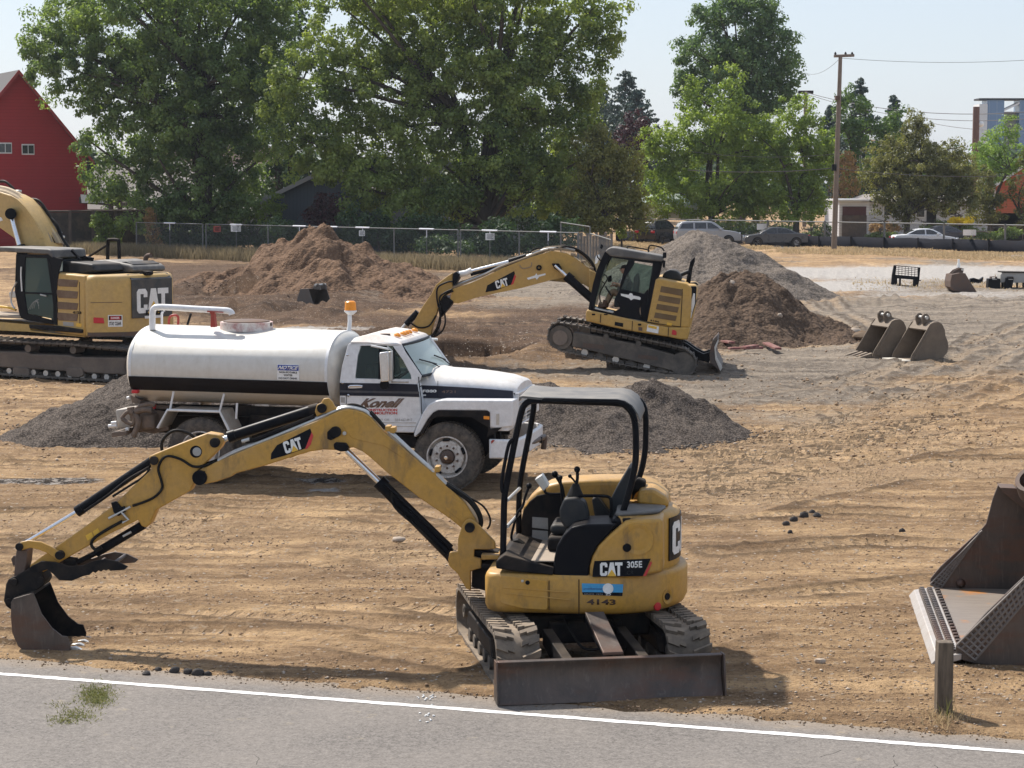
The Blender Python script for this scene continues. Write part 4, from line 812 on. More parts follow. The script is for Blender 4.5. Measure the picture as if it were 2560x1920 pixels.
# ------------------------------------------------------------------ wooden post
pf = Frame((gp(2362, 1795).x, gp(2362, 1795).y), 3)
mt = NT('weathered_wood'); v = mt.co((14, 14, 1.3)); n1 = mt.noise(v, 1.6, 6, .7); mt.col(mt.mix(mt.ramp(n1, .3, .7), (.045, .032, .022), (.20, .155, .11)), .85); mt.bump(n1, .5, .01); M_wood = mt.m
h = pf.q(KS0, 2362, 1607, v=0).z
mb = MB().loft([[(-.068, 0, -.05), (.068, 0, -.05), (.068, .12, -.05), (-.068, .12, -.05)], [(-.070, -.0, h*.6), (.070, -.0, h*.6), (.070, .12, h*.6), (-.070, .12, h*.6)], [(-.066, 0, h), (.07, 0, h-.004), (.07, .12, h+.004), (-.066, .12, h+.006)]])
o = mb.done('wooden_post', M_wood, None, bevel=.006); o.location = pf.p; o.rotation_euler = (0, 0, pf.a)
tag(o, 'short weathered square wooden post at the road edge in front of the loader bucket', 'post')
# ------------------------------------------------------------------ big loader bucket at the right edge
lp = gp(2392, 1668); LDEG = 4.0
for _ in range(40):
    F_ = Frame((lp.x, lp.y), LDEG); LDEG -= math.degrees((F_.q(KL, 292, 700, v=3.5).x-F_.q(KL, 438, 1122, v=0).x)/3.5)*.7; LF = Frame((lp.x, lp.y), LDEG)
lb = thing('loader_bucket', 'large dark loader bucket with bright cutting edge at the right edge behind the post', 'bucket', LF)
def lpp(name, pts, v0, v1, mat, trace=None, bev=.006, th=None):
    return MB().prism(LF.P(KL, pts, v0 if trace is None else trace), v0, v1).done(name, mat, lb, bevel=bev)
W = 3.5
near = [(438, 1045), (520, 960), (620, 850), (830, 650), (900, 590), (1000, 300), (1040, 300), (1180, 520), (1260, 850), (1180, 1190), (840, 1180), (545, 1150), (440, 1120)]
lpp('near_side_plate', near, 0, .035, M_steel)
mb = MB(); g0 = LF.P(KL, near, 0)
# weld beads forming the wear grid along the leading edge of each side plate
def wearpad(v, K, quad, nu, nv_, name, sgn, tr):
    a, b, c, d = [Vector((*LF.P(K, [p], tr)[0], 0)) for p in quad]; mb = MB()
    P = lambda s, t: (a*(1-s)+b*s)*(1-t)+(d*(1-s)+c*s)*t
    for i in range(nu+1):
        p, q = P(i/nu, 0), P(i/nu, 1); mb.tube([(p.x, v, p.y), (q.x, v, q.y)], .013, 5)
    for j in range(nv_+1):
        p, q = P(0, j/nv_), P(1, j/nv_); mb.tube([(p.x, v, p.y), (q.x, v, q.y)], .013, 5)
    mb.done(name, M_weld, lb)
wearpad(-.004, KL, [(448, 1120), (440, 1045), (830, 668), (838, 790)][::1] and [(545, 1140), (440, 1115), (440, 1045), (545, 1140)] and [(440, 1045), (830, 665), (850, 775), (548, 1130)], 15, 4, 'wear_pad_grid', -1, 0)
farp = [(288, 700), (292, 660), (350, 590), (470, 480), (590, 370), (612, 345), (650, 200), (680, 122), (780, 130), (1000, 400), (1050, 600), (950, 760), (780, 750), (560, 740), (340, 722)]
lpp('far_side_plate', farp, W, W+.035, M_steel, W)
wearpad(W-.006, KL, [(292, 690), (590, 385), (575, 395), (350, 718)], 18, 3, 'wear_pad_grid', -1, W)
E = LF.P(KL, [(438, 1122)], 0)[0]; z0 = .05
mb = MB(); e0 = E[0]
mb.prism([(e0-.24, .03), (e0-.18, .10), (e0+.05, .14), (e0+.05, .08), (e0-.18, .01)], -.03, W+.06).done('cutting_edge', paint('worn_edge', (.42, .39, .36), .45, .5, dirt=.5, dust=(.2, .15, .12), scale=6), lb, bevel=.006)
for j in range(3):
    mb = MB(); mb.box((e0-.135+j*.085, .03, .098), (e0-.075+j*.085, W-.05, .142))
    for i in range(34 if j < 2 else 22): vv = .06+i*(W-.1)/(34 if j < 2 else 22); mb.box((e0-.13+j*.085, vv, .10), (e0-.08+j*.085, vv+.055, .165))
    mb.done('wear_plate', M_steel, lb, bevel=.006)
mt = NT('bucket_floor'); n1 = mt.noise(mt.co((1, 1, 1)), 1.7, 6, .6); n2 = mt.noise(mt.co((1, 6, 1)), 3, 5, .6)
c = mt.mix(n2, (.16, .13, .11), (.34, .29, .24)); c = mt.mix(mt.ramp(n1, .55, .66), c, (.50, .20, .04)); mt.col(c, .5, .4)
mb = MB(); prof = [(e0+.04, .04), (e0+.04, .075), (e0+1.15, .10), (e0+1.75, .30), (e0+2.05, .75), (e0+2.0, 1.25), (e0+1.62, 1.78), (e0+1.60, 1.76), (e0+1.96, 1.22), (e0+2.0, .75), (e0+1.70, .33), (e0+1.12, .06)]
mb.prism([(e0+.04, .10), (e0+.04, .14), (e0+1.15, .14), (e0+1.70, .30), (e0+1.74, .26), (e0+1.17, .05)], .02, W+.01).done('bucket_floor', mt.m, lb)
mb = MB(); mb.prism([(e0+1.69, .30), (e0+2.0, .75), (e0+1.96, 1.25), (e0+1.35, 1.95), (e0+1.40, 1.99), (e0+2.02, 1.28), (e0+2.06, .75), (e0+1.74, .26)], .02, W+.01).done('bucket_back', M_steel, lb, smooth=50)
lpp('top_flange', [(678, 118), (770, 122), (1000, 330), (985, 370), (700, 150)], W-.25, W+.10, M_rust, W)
q = LF.q(KL, 900, 105, v=W-.6); mb = MB(); mb.lathe([(-.12, .10), (-.12, .22), (.06, .22), (.06, .17), (-.08, .17)], q, (-.3, -.5, .8), 24); mb.done('mounting_ring', M_rust, lb)
q = LF.q(KL, 465, 688, v=W-.0); MB().ball(q, .055).done('bolt_head', M_steel, lb)
# ------------------------------------------------------------------ white tank truck
wc = gp(1120, 1233)
TF = Frame((-.99, 33.25), -10.5)
tk = thing('tank_truck', 'white tank truck with a dark stripe and an amber beacon behind the raised boom', 'truck', TF)
def tp(name, K, pts, v0, v1, mat, bev=.01, trace=None, seg=2, sm=38, par=None, fl=0):
    P = TF.P(K, pts, v0 if trace is None else trace)
    return MB().prism(fillet(P, fl) if fl else P, v0, v1).done(name, mat, par or tk, bevel=bev, seg=seg, smooth=sm)
def tt(name, K, pts, v, r, mat, n=10, sm=5, par=None):
    P = TF.T(K, pts, v); return MB().tube(smooth_path(P, sm) if sm > 1 else P, r, n).done(name, mat, par or tk)
# tank
mt = NT('tank_paint'); v = mt.co(); n1 = mt.noise(mt.co((.5, 1, 2.2)), 1.6, 7, .65, .4); n2 = mt.noise(v, 7, 6, .7)
sx_ = mt.n('SeparateXYZ', {0: v}); zz = sx_.outputs[2]; c = mt.mix(mt.ramp(n2, .3, .8), (.66, .64, .59), (.56, .53, .47))
c = mt.mix(mt.math('MULTIPLY', mt.math('MULTIPLY', mt.ramp(zz, 2.35, 3.0), mt.ramp(n1, .30, .55)), .7), c, (.60, .50, .36))
c = mt.mix(mt.math('MULTIPLY', mt.ramp(mt.math('ADD', zz, mt.math('MULTIPLY', n1, -.3)), 1.38, 1.0), .8), c, (.66, .56, .42))  # belly dirt, paled so its colour also carries light bounced off the soil
st = mt.noise(mt.co((6, 6, .5)), 2.0, 5, .7); c = mt.mix(mt.math('MULTIPLY', mt.ramp(st, .54, .72), .30), c, (.45, .40, .32)); mt.col(c, .33); M_tank = mt.m
zbL, zbR = TF.q(KF, 470, 930, v=.55).z, TF.q(KF, 1700, 972, v=.55).z
ztL, ztR = TF.q(KF, 560, 250, v=1.15).z, TF.q(KF, 1990, 300, v=1.15).z
uL, uR = TF.q(KF, 216, 600, v=.02).x, TF.q(KF, 1922, 650, v=.02).x
HW = 1.14
def tring(u, k=1.0, a0=0, a1=2*math.pi, n=48, t=None):
    t = (u-uL)/(uR-uL); zb, zt = zbL+(zbR-zbL)*t, ztL+(ztR-ztL)*t; zc, h = (zb+zt)/2, (zt-zb)/2; out = []
    for i in range(n if a1-a0 > 6 else n+1):
        a = a0+(a1-a0)*i/n; ca, sa = math.cos(a), math.sin(a); e = 2/2.35
        out.append((u, HW+.01-HW*k*math.copysign(abs(ca)**e, ca), zc+h*k*math.copysign(abs(sa)**e, sa)))
    return out
mb = MB(); us = [(uL-.16, .3), (uL-.15, .6), (uL-.10, .85), (uL-.03, .965), (uL, 1), (uR, 1), (uR+.005, .985), (uR+.05, .96), (uR+.13, .80), (uR+.17, .5), (uR+.18, .2)]
mb.loft([tring(u, k) for u, k in us]); tank = mb.done('tank', M_tank, tk, smooth=50)
for nm, ua, ub_ in (('tank_rim', uL-.01, uL+.03), ('tank_rim', uR-.03, uR+.012)): MB().loft([tring(ua, 1.006), tring(ub_, 1.006)]).done(nm, M_white, tk, smooth=50)
# stripe wrapped on the tank side (near and far)
zs = [TF.q(KF, 216, 690, v=.02).z, TF.q(KF, 216, 812, v=.02).z]
def angz(z): 
    zc, h = (zbL+ztL)/2, (ztL-zbL)/2; s = (z-zc)/h; return math.asin(math.copysign(abs(s)**(2.35/2), s))
aT, aB = angz(zs[0]), angz(zs[1])
for flip in (0, 1):
    a, b = (aB, aT) if not flip else (math.pi-aT, math.pi-aB)
    mb = MB(); o1 = [tring(u, 1.012, a, b, 14) for u in (uL-.012, uR+.014)]; mb.loft(o1, closed=False, caps=False); mb.done('tank_stripe', M_dkstr, tk, smooth=50)
tp('tank_tail_light', KF, fillet([(238, 812), (290, 812), (290, 842), (236, 842)], 8), .04, .14, M_redl, .008)
def tank_v(z, u):
    t = (u-uL)/(uR-uL); zb, zt = zbL+(zbR-zbL)*t, ztL+(ztR-ztL)*t; zc, h = (zb+zt)/2, (zt-zb)/2; s = abs((z-zc)/h); return HW+.01-HW*(max(0, 1-s**2.35))**(1/2.35)
A, B, C = TF.q(KF, 1502, 722, v=.05), TF.q(KF, 1694, 728, v=.05), TF.q(KF, 1502, 588, v=.05)
def onT(p, k=.012): return Vector((p.x, tank_v(p.z, p.x)-k, p.z))
A, B, C = onT(A), onT(B), onT(C); D = onT(Vector((B.x, 0, B.z+(C.z-A.z))))
plate('notice_sign', [A, B, D, C], M_wlet, tk, .004)
L = lambda s, t: A+(B-A)*s+(C-A)*t
plate('notice_header', [L(.03, .62), L(.97, .62), L(.97, .97), L(.03, .97)], paint('sign_blue', (.03, .07, .35), .5, dirt=.05), tk, .008)
text('lettering', 'NOTICE', L(.08, .68), L(.93, .68), L(.08, .92), M_wlet, tk, .003, .008, .04, .12)
for s, y0, y1, x0, x1 in (('NON-POTABLE', .44, .56, .10, .90), ('WATER', .26, .38, .30, .70), ('DO NOT DRINK', .06, .18, .08, .92)): text('lettering', s, L(x0, y0), L(x1, y0), L(x0, y1), M_klet, tk, .002, .005, .02)
# pipe, hatch, beacon on top
tt('filler_pipe', KF, [(418, 290), (418, 200), (420, 140), (432, 108), (470, 96), (600, 100), (800, 112), (1000, 122), (1070, 128), (1098, 142), (1106, 160)], .62, .05, M_white, 14)
tp('pipe_support', KF, [(905, 135), (955, 135), (948, 160), (960, 270), (918, 270), (922, 160)], .58, .70, M_red, .008); tp('pipe_support_plate', KF, [(890, 126), (1030, 136), (1030, 146), (890, 140)], .56, .72, M_red, .004)
p = TF.q(KF, 1232, 268, v=1.05); MB().lathe([(-.05, .42), (.085, .42), (.085, .36), (-.05, .36)], p, (0, 0, 1), 32).done('hatch_ring', paint('flaking_red', (.68, .64, .60), .6, dirt=1.0, dust=(.30, .03, .025), scale=5), tk); MB().lathe([(.055, .01), (.055, .37), (.10, .37), (.115, .30), (.13, .05)], p, (0, 0, 1), 32).done('hatch_lid', M_rust, tk)
tt('hatch_hinge', KF, [(1390, 250), (1450, 242)], 1.0, .03, M_rust, 8, 1)
tt('beacon_pole', KF, [(2118, 300), (2124, 220), (2122, 140)], 1.1, .033, M_white, 10, 1); p = TF.q(KF, 2130, 135, v=1.1); MB().lathe([(-.01, .05), (0, .09), (.03, .092), (.15, .085), (.17, .06), (.172, .01)], p, (0, 0, 1), 24).done('beacon', M_org, tk, bevel=.004); MB().lathe([(-.05, .04), (.0, .10), (.02, .10), (.02, .04)], p, (0, 0, 1), 20).done('beacon_base', M_white, tk)
# hand rail stuff at tank rear top
tt('rear_ladder', KF, [(560, 250), (565, 190), (600, 165), (640, 180), (640, 250)], 1.6, .02, M_red, 8); tt('hand_rail', KF, [(720, 250), (752, 150)], 1.5, .02, M_blk2, 8, 1)
tt('rear_ladder', KF, [(500, 250), (500, 150), (510, 140)], 1.9, .02, M_white, 8, 1)
# frame, underside
zf = .95
mb = MB()
for v0 in (.72, 1.46): mb.box((uL-.2, v0, .72), (TF.q(KG, 1550, 1000, v=0).x, v0+.09, 1.0))
mb.box((uL+.1, .72, .86), (uL+.3, 1.55, 1.0)); mb.box((uR-.5, .6, .80), (uR-.35, 1.65, 1.05)); mb.done('chassis_rail', M_blk2, tk, bevel=.01)
tp('tank_skirt_beam', KF, [(430, 930), (1700, 965), (2000, 1000), (2000, 1100), (1700, 1080), (1240, 1040), (700, 1000), (430, 1000)], .62, .70, M_blk2, .01)
tp('underside_box', KF, [(1250, 1030), (1650, 1050), (1650, 1180), (1250, 1170)], .55, 1.5, M_blk2, .03)
# rear mudguards, angular
gm = paint('mudguard_white', (.52, .50, .46), .5, dirt=.7, dust=(.33, .24, .17), scale=5, topdust=.3)
g0 = [(464, 1140), (548, 985), (1000, 1000), (1060, 1120), (1078, 1158)]; PU = TF.P(KF, g0, -.03); mb = MB()
for (a, b) in zip(PU, PU[1:]):
    mb.loft([[(a[0], -.03, a[1]), (a[0], .62, a[1]), (a[0], .62, a[1]-.02), (a[0], -.03, a[1]-.02)], [(b[0], -.03, b[1]), (b[0], .62, b[1]), (b[0], .62, b[1]-.02), (b[0], -.03, b[1]-.02)]])
mb.done('rear_mudguard', gm, tk, bevel=.003); MB().tube([(a[0], -.03, a[1]) for a in PU], .022, 8).done('mudguard_edge', M_white, tk)
mb = MB()
for (a, b) in zip(PU, PU[1:]):
    mb.loft([[(a[0], 1.70, a[1]), (a[0], 2.35, a[1]), (a[0], 2.35, a[1]-.02), (a[0], 1.70, a[1]-.02)], [(b[0], 1.70, b[1]), (b[0], 2.35, b[1]), (b[0], 2.35, b[1]-.02), (b[0], 1.70, b[1]-.02)]])
mb.done('rear_mudguard', gm, tk)
for a, b in (((572, 975), (602, 825)), ((1000, 995), (1038, 845)), ((1142, 1060), (1150, 925))): tt('mudguard_strut', KF, [a, b], .03, .018, M_white, 8, 1)
# wheels
tm = NT('truck_tyre'); n1 = tm.noise(tm.co(), 9, 6, .7); tm.col(tm.mix(tm.ramp(n1, .35, .7), (.045, .043, .042), (.16, .135, .11)), .85); tm.b.inputs['Specular IOR Level'].default_value = .2; M_tyre = tm.m
rimm = paint('wheel_white', (.62, .61, .58), .5, dirt=.75, dust=(.25, .17, .12), scale=14, grime=(.12, .07, .05))
def wheel(u, v, r, wd, sgn, name='wheel', front=True):
    W_ = thing(name, None, None, None, (u, v, r)); W_.parent = tk
    if sgn < 0: W_.rotation_euler = (0, 0, math.pi)
    prof = [(.0, r*.60), (-.01, r*.66), (-.02, r*.78), (-.012, r*.90), (.006, r*.955), (.03, r*.985), (wd-.03, r*.985), (wd-.006, r*.955), (wd+.012, r*.9), (wd+.02, r*.78), (wd, r*.6)]
    ty = MB().lathe(prof, (0, 0, 0), (0, 1, 0), 56)
    for k in range(52):
        a = 2*math.pi*k/52; ra = Vector((math.cos(a), 0, math.sin(a))); ta = Vector((-math.sin(a), 0, math.cos(a)))
        for q0, q1 in ((.012, .075), (.095, .15), (.175, wd-.012)): ty.obox(ra*(r*.988)+Vector((0, (q0+q1)/2, 0)), ta*r*.045, Vector((0, (q1-q0)/2, 0))+ta*.008, ra*.013)
    t = ty.done('tyre', M_tyre, W_, smooth=45)
    R_ = r*.60
    rm = MB().lathe([(.0, R_*1.0), (-.012, R_*1.02), (-.014, R_*.96), (.02, R_*.93), (.07, R_*.90), (.075, R_*.86), (.02, R_*.80), (.008, R_*.66), (.012, R_*.40), (.03, R_*.36), (.20, R_*.36), (.2, R_)], (0, 0, 0), (0, 1, 0), 44).done('rim', rimm, W_, smooth=40)
    for k in range(5):
        mb = MB(); a = 2*math.pi*(k+.3)/5; c = Vector((math.cos(a)*R_*.83, -.0, math.sin(a)*R_*.83)); ta = Vector((-math.sin(a), 0, math.cos(a))); ra = Vector((math.cos(a), 0, math.sin(a)))
        mb.obox(c+Vector((0, .03, 0)), ta*R_*.17, Vector((0, .042, 0)), ra*R_*.055)
        mb.done('rim_slot', M_klet, W_, bevel=.01)
    mb = MB()
    for k in range(10):
        a = 2*math.pi*(k+.5)/10; c = Vector((math.cos(a)*R_*.54, 0, math.sin(a)*R_*.54)); mb.lathe([(.012, .002), (.012, .018), (-.022, .016), (-.028, .006)], c, (0, 1, 0), 6)
    mb.done('wheel_nuts', M_rust, W_)
    MB().lathe([(.03, R_*.34), (-.01, R_*.33), (-.03, R_*.25), (-.05, R_*.17), (-.075, R_*.15), (-.08, R_*.02)], (0, 0, 0), (0, 1, 0), 24).done('hub', M_rust, W_, smooth=50)
    MB().lathe([(-.075, R_*.02), (-.078, R_*.10), (-.095, R_*.09), (-.097, R_*.02)], (0, 0, 0), (0, 1, 0), 16).done('hub_cap', M_chrome, W_)
    return W_
fc = TF.q(KG, 1165, 1300, v=0); rr = .525
wheel(fc.x, .02, rr, .27, 1); wheel(fc.x, 2.28, rr, .27, -1)
rc = TF.q(KF, 830, 1380, v=0)
wheel(rc.x, .02, rr, .25, 1); wheel(rc.x, 2.28, rr, .25, -1)
MB().lathe([(0, rr*.6), (0, rr*.97), (.25, rr*.97), (.25, rr*.6)], (rc.x, .33, rr), (0, 1, 0), 40).done('inner_tyre', M_tyre, tk, bevel=.02); MB().lathe([(0, rr*.6), (0, rr*.97), (.25, rr*.97), (.25, rr*.6)], (rc.x, 1.72, rr), (0, 1, 0), 40).done('inner_tyre', M_tyre, tk, bevel=.02)
mb = MB(); mb.tube([(rc.x, .3, rr), (rc.x, 2.0, rr)], .09, 12); mb.ball((rc.x, 1.15, rr), .22); mb.done('rear_axle', M_blk2, tk); MB().tube([(fc.x, .2, rr-.05), (fc.x, 2.1, rr-.05)], .06, 12).done('front_axle', M_blk2, tk)
# spray gear at the rear
M_gear = paint('grimy_gear', (.14, .11, .09), .7, .2, dirt=.7, dust=(.30, .22, .16), scale=8, bump=.2)
tp('spray_box', KF, [(98, 985), (230, 968), (232, 1135), (120, 1140)], .30, .75, paint('grimy_white', (.42, .39, .35), .6, dirt=.7), .015)
tp('spray_plate', KF, [(240, 990), (440, 985), (560, 1010), (560, 1160), (430, 1190), (300, 1170), (250, 1190)], .5, .58, M_gear, .01); tp('pump_casing', KF, [(300, 1020), (420, 1020), (440, 1150), (320, 1160)], .25, .6, M_gear, .04)
tp('rear_bumper', KF, [(62, 1178), (190, 1165), (195, 1200), (66, 1222)], .1, 1.9, M_gear, .01)
for P_, r in (([(160, 1060), (200, 1090), (250, 1105), (258, 1050), (230, 1000)], .035), ([(255, 1015), (290, 1060), (290, 1120), (262, 1190), (250, 1210)], .045), ([(270, 985), (320, 950), (400, 930), (440, 945)], .035), ([(270, 1000), (340, 980), (415, 985)], .05), ([(230, 960), (238, 1000), (258, 1010)], .06), ([(150, 1060), (190, 1010), (235, 990)], .03)): tt('spray_hose', KF, P_, .18, r, M_gear, 10)
for a, b in (((65, 1100), (110, 1095)), ((40, 1125), (112, 1120)), ((190, 1150), (215, 1150)), ((200, 885), (222, 880))): tt('spray_nozzle', KF, [a, b], .2, .03, M_wlet, 8, 1)
tp('tow_plate', KF, [(224, 850), (320, 905), (312, 935), (240, 920)], .3, 1.9, M_gear, .01)
tp('reflector', KF, [(418, 935), (442, 935), (442, 975), (418, 975)], .45, .5, M_redl, .004); tp('valve_manifold', KF, [(445, 940), (600, 950), (600, 985), (445, 980)], .55, .8, M_gear, .02)
# --- cab
vn, vf = .10, 2.20
white = M_white
low = [(238, 612), (905, 612), (915, 640), (930, 720), (948, 900), (905, 985), (880, 1045), (600, 1040), (240, 1030), (238, 800)]
tp('cab_body', KG, low, vn, vf, white, .02, seg=3)
pil = TF.P(KG, [(238, 612), (250, 520), (262, 440), (300, 285), (320, 268)], vn)
tum = lambda z: max(0, (z-zbelt))*.13
zbelt = TF.q(KG, 300, 612, v=vn).z
def side_strip(name, pts, th=.05, mat=None):              # pillar or rail traced on the cab side, leaning in with the cab, on both sides
    P = TF.P(KG, pts, vn)
    for s in (0, 1):
        f = (lambda z: vn+tum(z)) if s == 0 else (lambda z: vf-tum(z)-th)
        MB().loft([[(u, f(z), z) for u, z in P], [(u, f(z)+th, z) for u, z in P]]).done(name, mat or white, tk, bevel=.006)
side_strip('rear_pillar', [(238, 618), (252, 480), (300, 285), (325, 268), (405, 275), (408, 312), (388, 380), (372, 560), (378, 585), (400, 618)], .07)
side_strip('roof_rail', [(325, 262), (500, 262), (720, 268), (760, 282), (740, 300), (600, 292), (400, 296), (405, 312), (325, 330)], .06)
side_strip('front_pillar', [(672, 280), (765, 285), (800, 350), (880, 460), (945, 552), (925, 600), (905, 618), (840, 618), (856, 575), (850, 545), (780, 420), (715, 335), (690, 300)], .05)
side_strip('door_frame_bottom', [(378, 575), (600, 580), (850, 580), (905, 618), (380, 618)], .05)
side_strip('quarter_light_bar', [(690, 300), (705, 320), (705, 590), (690, 590)], .03, M_klet); side_strip('window_channel', [(566, 300), (582, 300), (586, 585), (570, 585)], .025, M_klet)
def pane(name, pts, v0, mat, th=.006):
    P = TF.P(KG, pts, vn)
    for f in (lambda z: vn+tum(z)+.02, lambda z: vf-tum(z)-.03): MB().loft([[(u, f(z), z) for u, z in P], [(u, f(z)+th, z) for u, z in P]]).done(name, mat, tk)
pane('side_window', fillet([(408, 308), (690, 300), (700, 588), (378, 580), (375, 550), (392, 360)], .03) and [(406, 300), (692, 300), (700, 590), (374, 584), (374, 520), (392, 360)], 0, M_glass); pane('quarter_window', [(705, 318), (715, 330), (790, 430), (855, 548), (852, 585), (705, 585)], 0, M_glass)
mb = MB()                                                # roof: crowned slab
RP = TF.P(KG, [(318, 268), (760, 284)], vn); (ua, za), (ub2, zb2) = RP; i0 = tum(za)
uf = ub2+.02
mb.loft([[(ua, vn+i0-.02, za), (ua, vf-i0+.02, za), (ua+.05, vf-i0-.05, za+.07), (ua+.05, vn+i0+.05, za+.07)], [(ua+.3, vn+i0-.03, za+.0), (ua+.3, vf-i0+.03, za), (ua+.3, vf-i0-.15, za+.13), (ua+.3, vn+i0+.15, za+.13)], [(uf-.3, vn+i0-.03, zb2), (uf-.3, vf-i0+.03, zb2), (uf-.3, vf-i0-.15, zb2+.12), (uf-.3, vn+i0+.15, zb2+.12)], [(uf, vn+i0-.02, zb2-.01), (uf, vf-i0+.02, zb2-.01), (uf-.05, vf-i0-.08, zb2+.05), (uf-.05, vn+i0+.08, zb2+.05)]])
mb.done('cab_roof', paint('dusty_white', (.70, .68, .66), .5, dirt=.5, dust=(.50, .38, .27), scale=2, topdust=.5), tk, bevel=.02, seg=3, smooth=50)
for i, vv in enumerate((.55, .95, 1.15, 1.35, 1.75)): MB().lathe([(0, .055), (.03, .05), (.05, .02)], (uf-.17, vv, zb2+.10), (.25, 0, 1), 12).done('roof_marker_light', M_org, tk)
MB().lathe([(0, .08), (.02, .08), (.025, .02)], (uf-.35, .5, zb2+.12), (0, 0, 1), 12).done('roof_vent', M_rust, tk)
# windscreen between the front pillars
b0 = TF.q(KG, 945, 552, v=vn); t0 = TF.q(KG, 762, 290, v=vn); ib, it = tum(b0.z), tum(t0.z)
WS = [Vector((b0.x-.01, vn+ib+.03, b0.z)), Vector((b0.x-.01, vf-ib-.03, b0.z)), Vector((t0.x, vf-it-.03, t0.z)), Vector((t0.x, vn+it+.03, t0.z))]
bul = Vector((.10, 0, .0)); cb, ct = (WS[0]+WS[1])/2+bul, (WS[2]+WS[3])/2+bul*.6
mb = MB(); rb = []
for j in range(9):
    s = j/8; q = lambda a, m, b: a*(1-s)**2*1+m*2*s*(1-s)+b*s*s
    rb.append([q(WS[0], cb+bul, WS[1]), q(WS[3], ct+bul*.6, WS[2])])
mb.loft(rb, closed=False, caps=False); mb.done('windscreen', M_wind, tk, smooth=60)
MB().tube([r_[0]+Vector((.0, 0, -.01)) for r_ in rb], .022, 8).done('windscreen_seal', M_klet, tk); MB().tube([r_[1] for r_ in rb], .022, 8).done('windscreen_seal', M_klet, tk)
MB().tube([WS[0], WS[3]], .018, 8).done('windscreen_seal', M_klet, tk); MB().tube([WS[1], WS[2]], .03, 8).done('windscreen_seal', M_white, tk)
def wsp(s, t): i = min(7, int(s*8)); f = s*8-i; a = rb[i][0].lerp(rb[i+1][0], f); b = rb[i][1].lerp(rb[i+1][1], f); return a.lerp(b, t)+Vector((.025, 0, .02))
for s0, s1 in ((.12, .42), (.55, .85)):
    MB().tube([wsp(s0, .45), wsp(s1, .20)], .012, 6).tube([wsp((s0+s1)/2+.02, .32), wsp(s1+.10, .0)], .009, 6).done('wiper', M_blk, tk)
# interior
MB().box((ua+.05, vn+.1, zbelt-.75), (ua+.12, vf-.1, za-.02)).done('cab_back_panel', M_blk2, tk); MB().prism([(ua+.2, zbelt-.4), (ua+.75, zbelt-.45), (ua+.72, zbelt-.3), (ua+.42, zbelt-.22), (ua+.33, zbelt+.28), (ua+.2, zbelt+.26)], vn+.2, vf-.2).done('bench_seat', M_plastic, tk, bevel=.04)
MB().box((b0.x-.35, vn+.08, zbelt-.5), (b0.x-.05, vf-.08, zbelt+.0)).done('dashboard', M_blk2, tk, bevel=.05); MB().lathe([(0, .20), (.02, .225), (.04, .20), (.02, .185)], (b0.x-.5, .6, zbelt+.02), (-.6, 0, 1), 24).done('steering_wheel', M_blk, tk)
MB().tube([(ub2-.2, vn+.5, za-.15), (ub2-.2, vf-.5, za-.15)], .01, 6).done('sun_visor_bar', M_blk, tk)
# stripe, door outline, handle, lettering
Pn = lambda name, pts, mat, th=.006, v=vn: MB().prism(TF.P(KG, pts, v), v-th, v+.001).done(name, mat, tk)
Pn('cab_stripe', [(240, 612), (700, 618), (912, 624), (930, 735), (700, 728), (240, 722)], M_navy); Pn('stripe_moulding', [(240, 676), (926, 688), (928, 706), (240, 694)], paint('stripe_grey', (.03, .04, .06), .4), .014)
for pts in ([(918, 560), (925, 640), (940, 740), (946, 880), (952, 880), (946, 740), (932, 640), (924, 560)], [(295, 612), (299, 612), (299, 1000), (295, 1000)]): Pn('door_gap', pts, M_klet, .008)
for y0, y1 in ((955, 961), (988, 993)): Pn('door_crease', [(300, y0-8), (900, y0), (900, y1), (300, y1-8)], gm, .006)
MB().tube(smooth_path(TF.T(KG, [(318, 650), (330, 640), (400, 638), (437, 643)], vn-.03)), .016, 8).done('door_handle', M_chrome, tk)
Pn('door_handle_plate', fillet([(315, 640), (438, 640), (436, 655), (345, 660), (315, 658)], 4), M_chrome, .012)
for x, y in ((316, 720), (265, 612), (308, 370)): p = TF.q(KG, x, y, v=vn); MB().lathe([(0, .02), (.02, .02), (.03, .008)], p, (0, -1, 0), 10).done('hinge', M_chrome, tk)
def tx(name, s, K, x0, y1, x1, y0, mat, v=vn-.001, dy=0, **k): text(name, s, TF.q(K, x0, y1, v=v), TF.q(K, x1, y1+dy, v=v), TF.q(K, x0, y0, v=v), mat, tk, .003, 0, **k)
M_script = paint('brown_script', (.16, .10, .075), .5, dirt=.2)
tx('lettering', 'Konell', KZ, 520, 705, 1270, 520, M_script, bold=.05, shear=.22)
tx('lettering', 'CONSTRUCTION', KZ, 560, 775, 1210, 725, M_rlet, bold=.04); tx('lettering', '& DEMOLITION', KZ, 560, 838, 1210, 785, M_rlet, bold=.04)
tx('lettering', 'SANDY OR', KZ, 700, 965, 1055, 920, M_label, bold=.0); tx('lettering', '503-', KZ, 1165, 970, 1290, 920, M_label); tx('lettering', '667-4917', KZ, 1290, 972, 1505, 920, M_label)
Pn('door_decal', [(248, 735), (285, 738), (285, 785), (248, 780)], M_label)
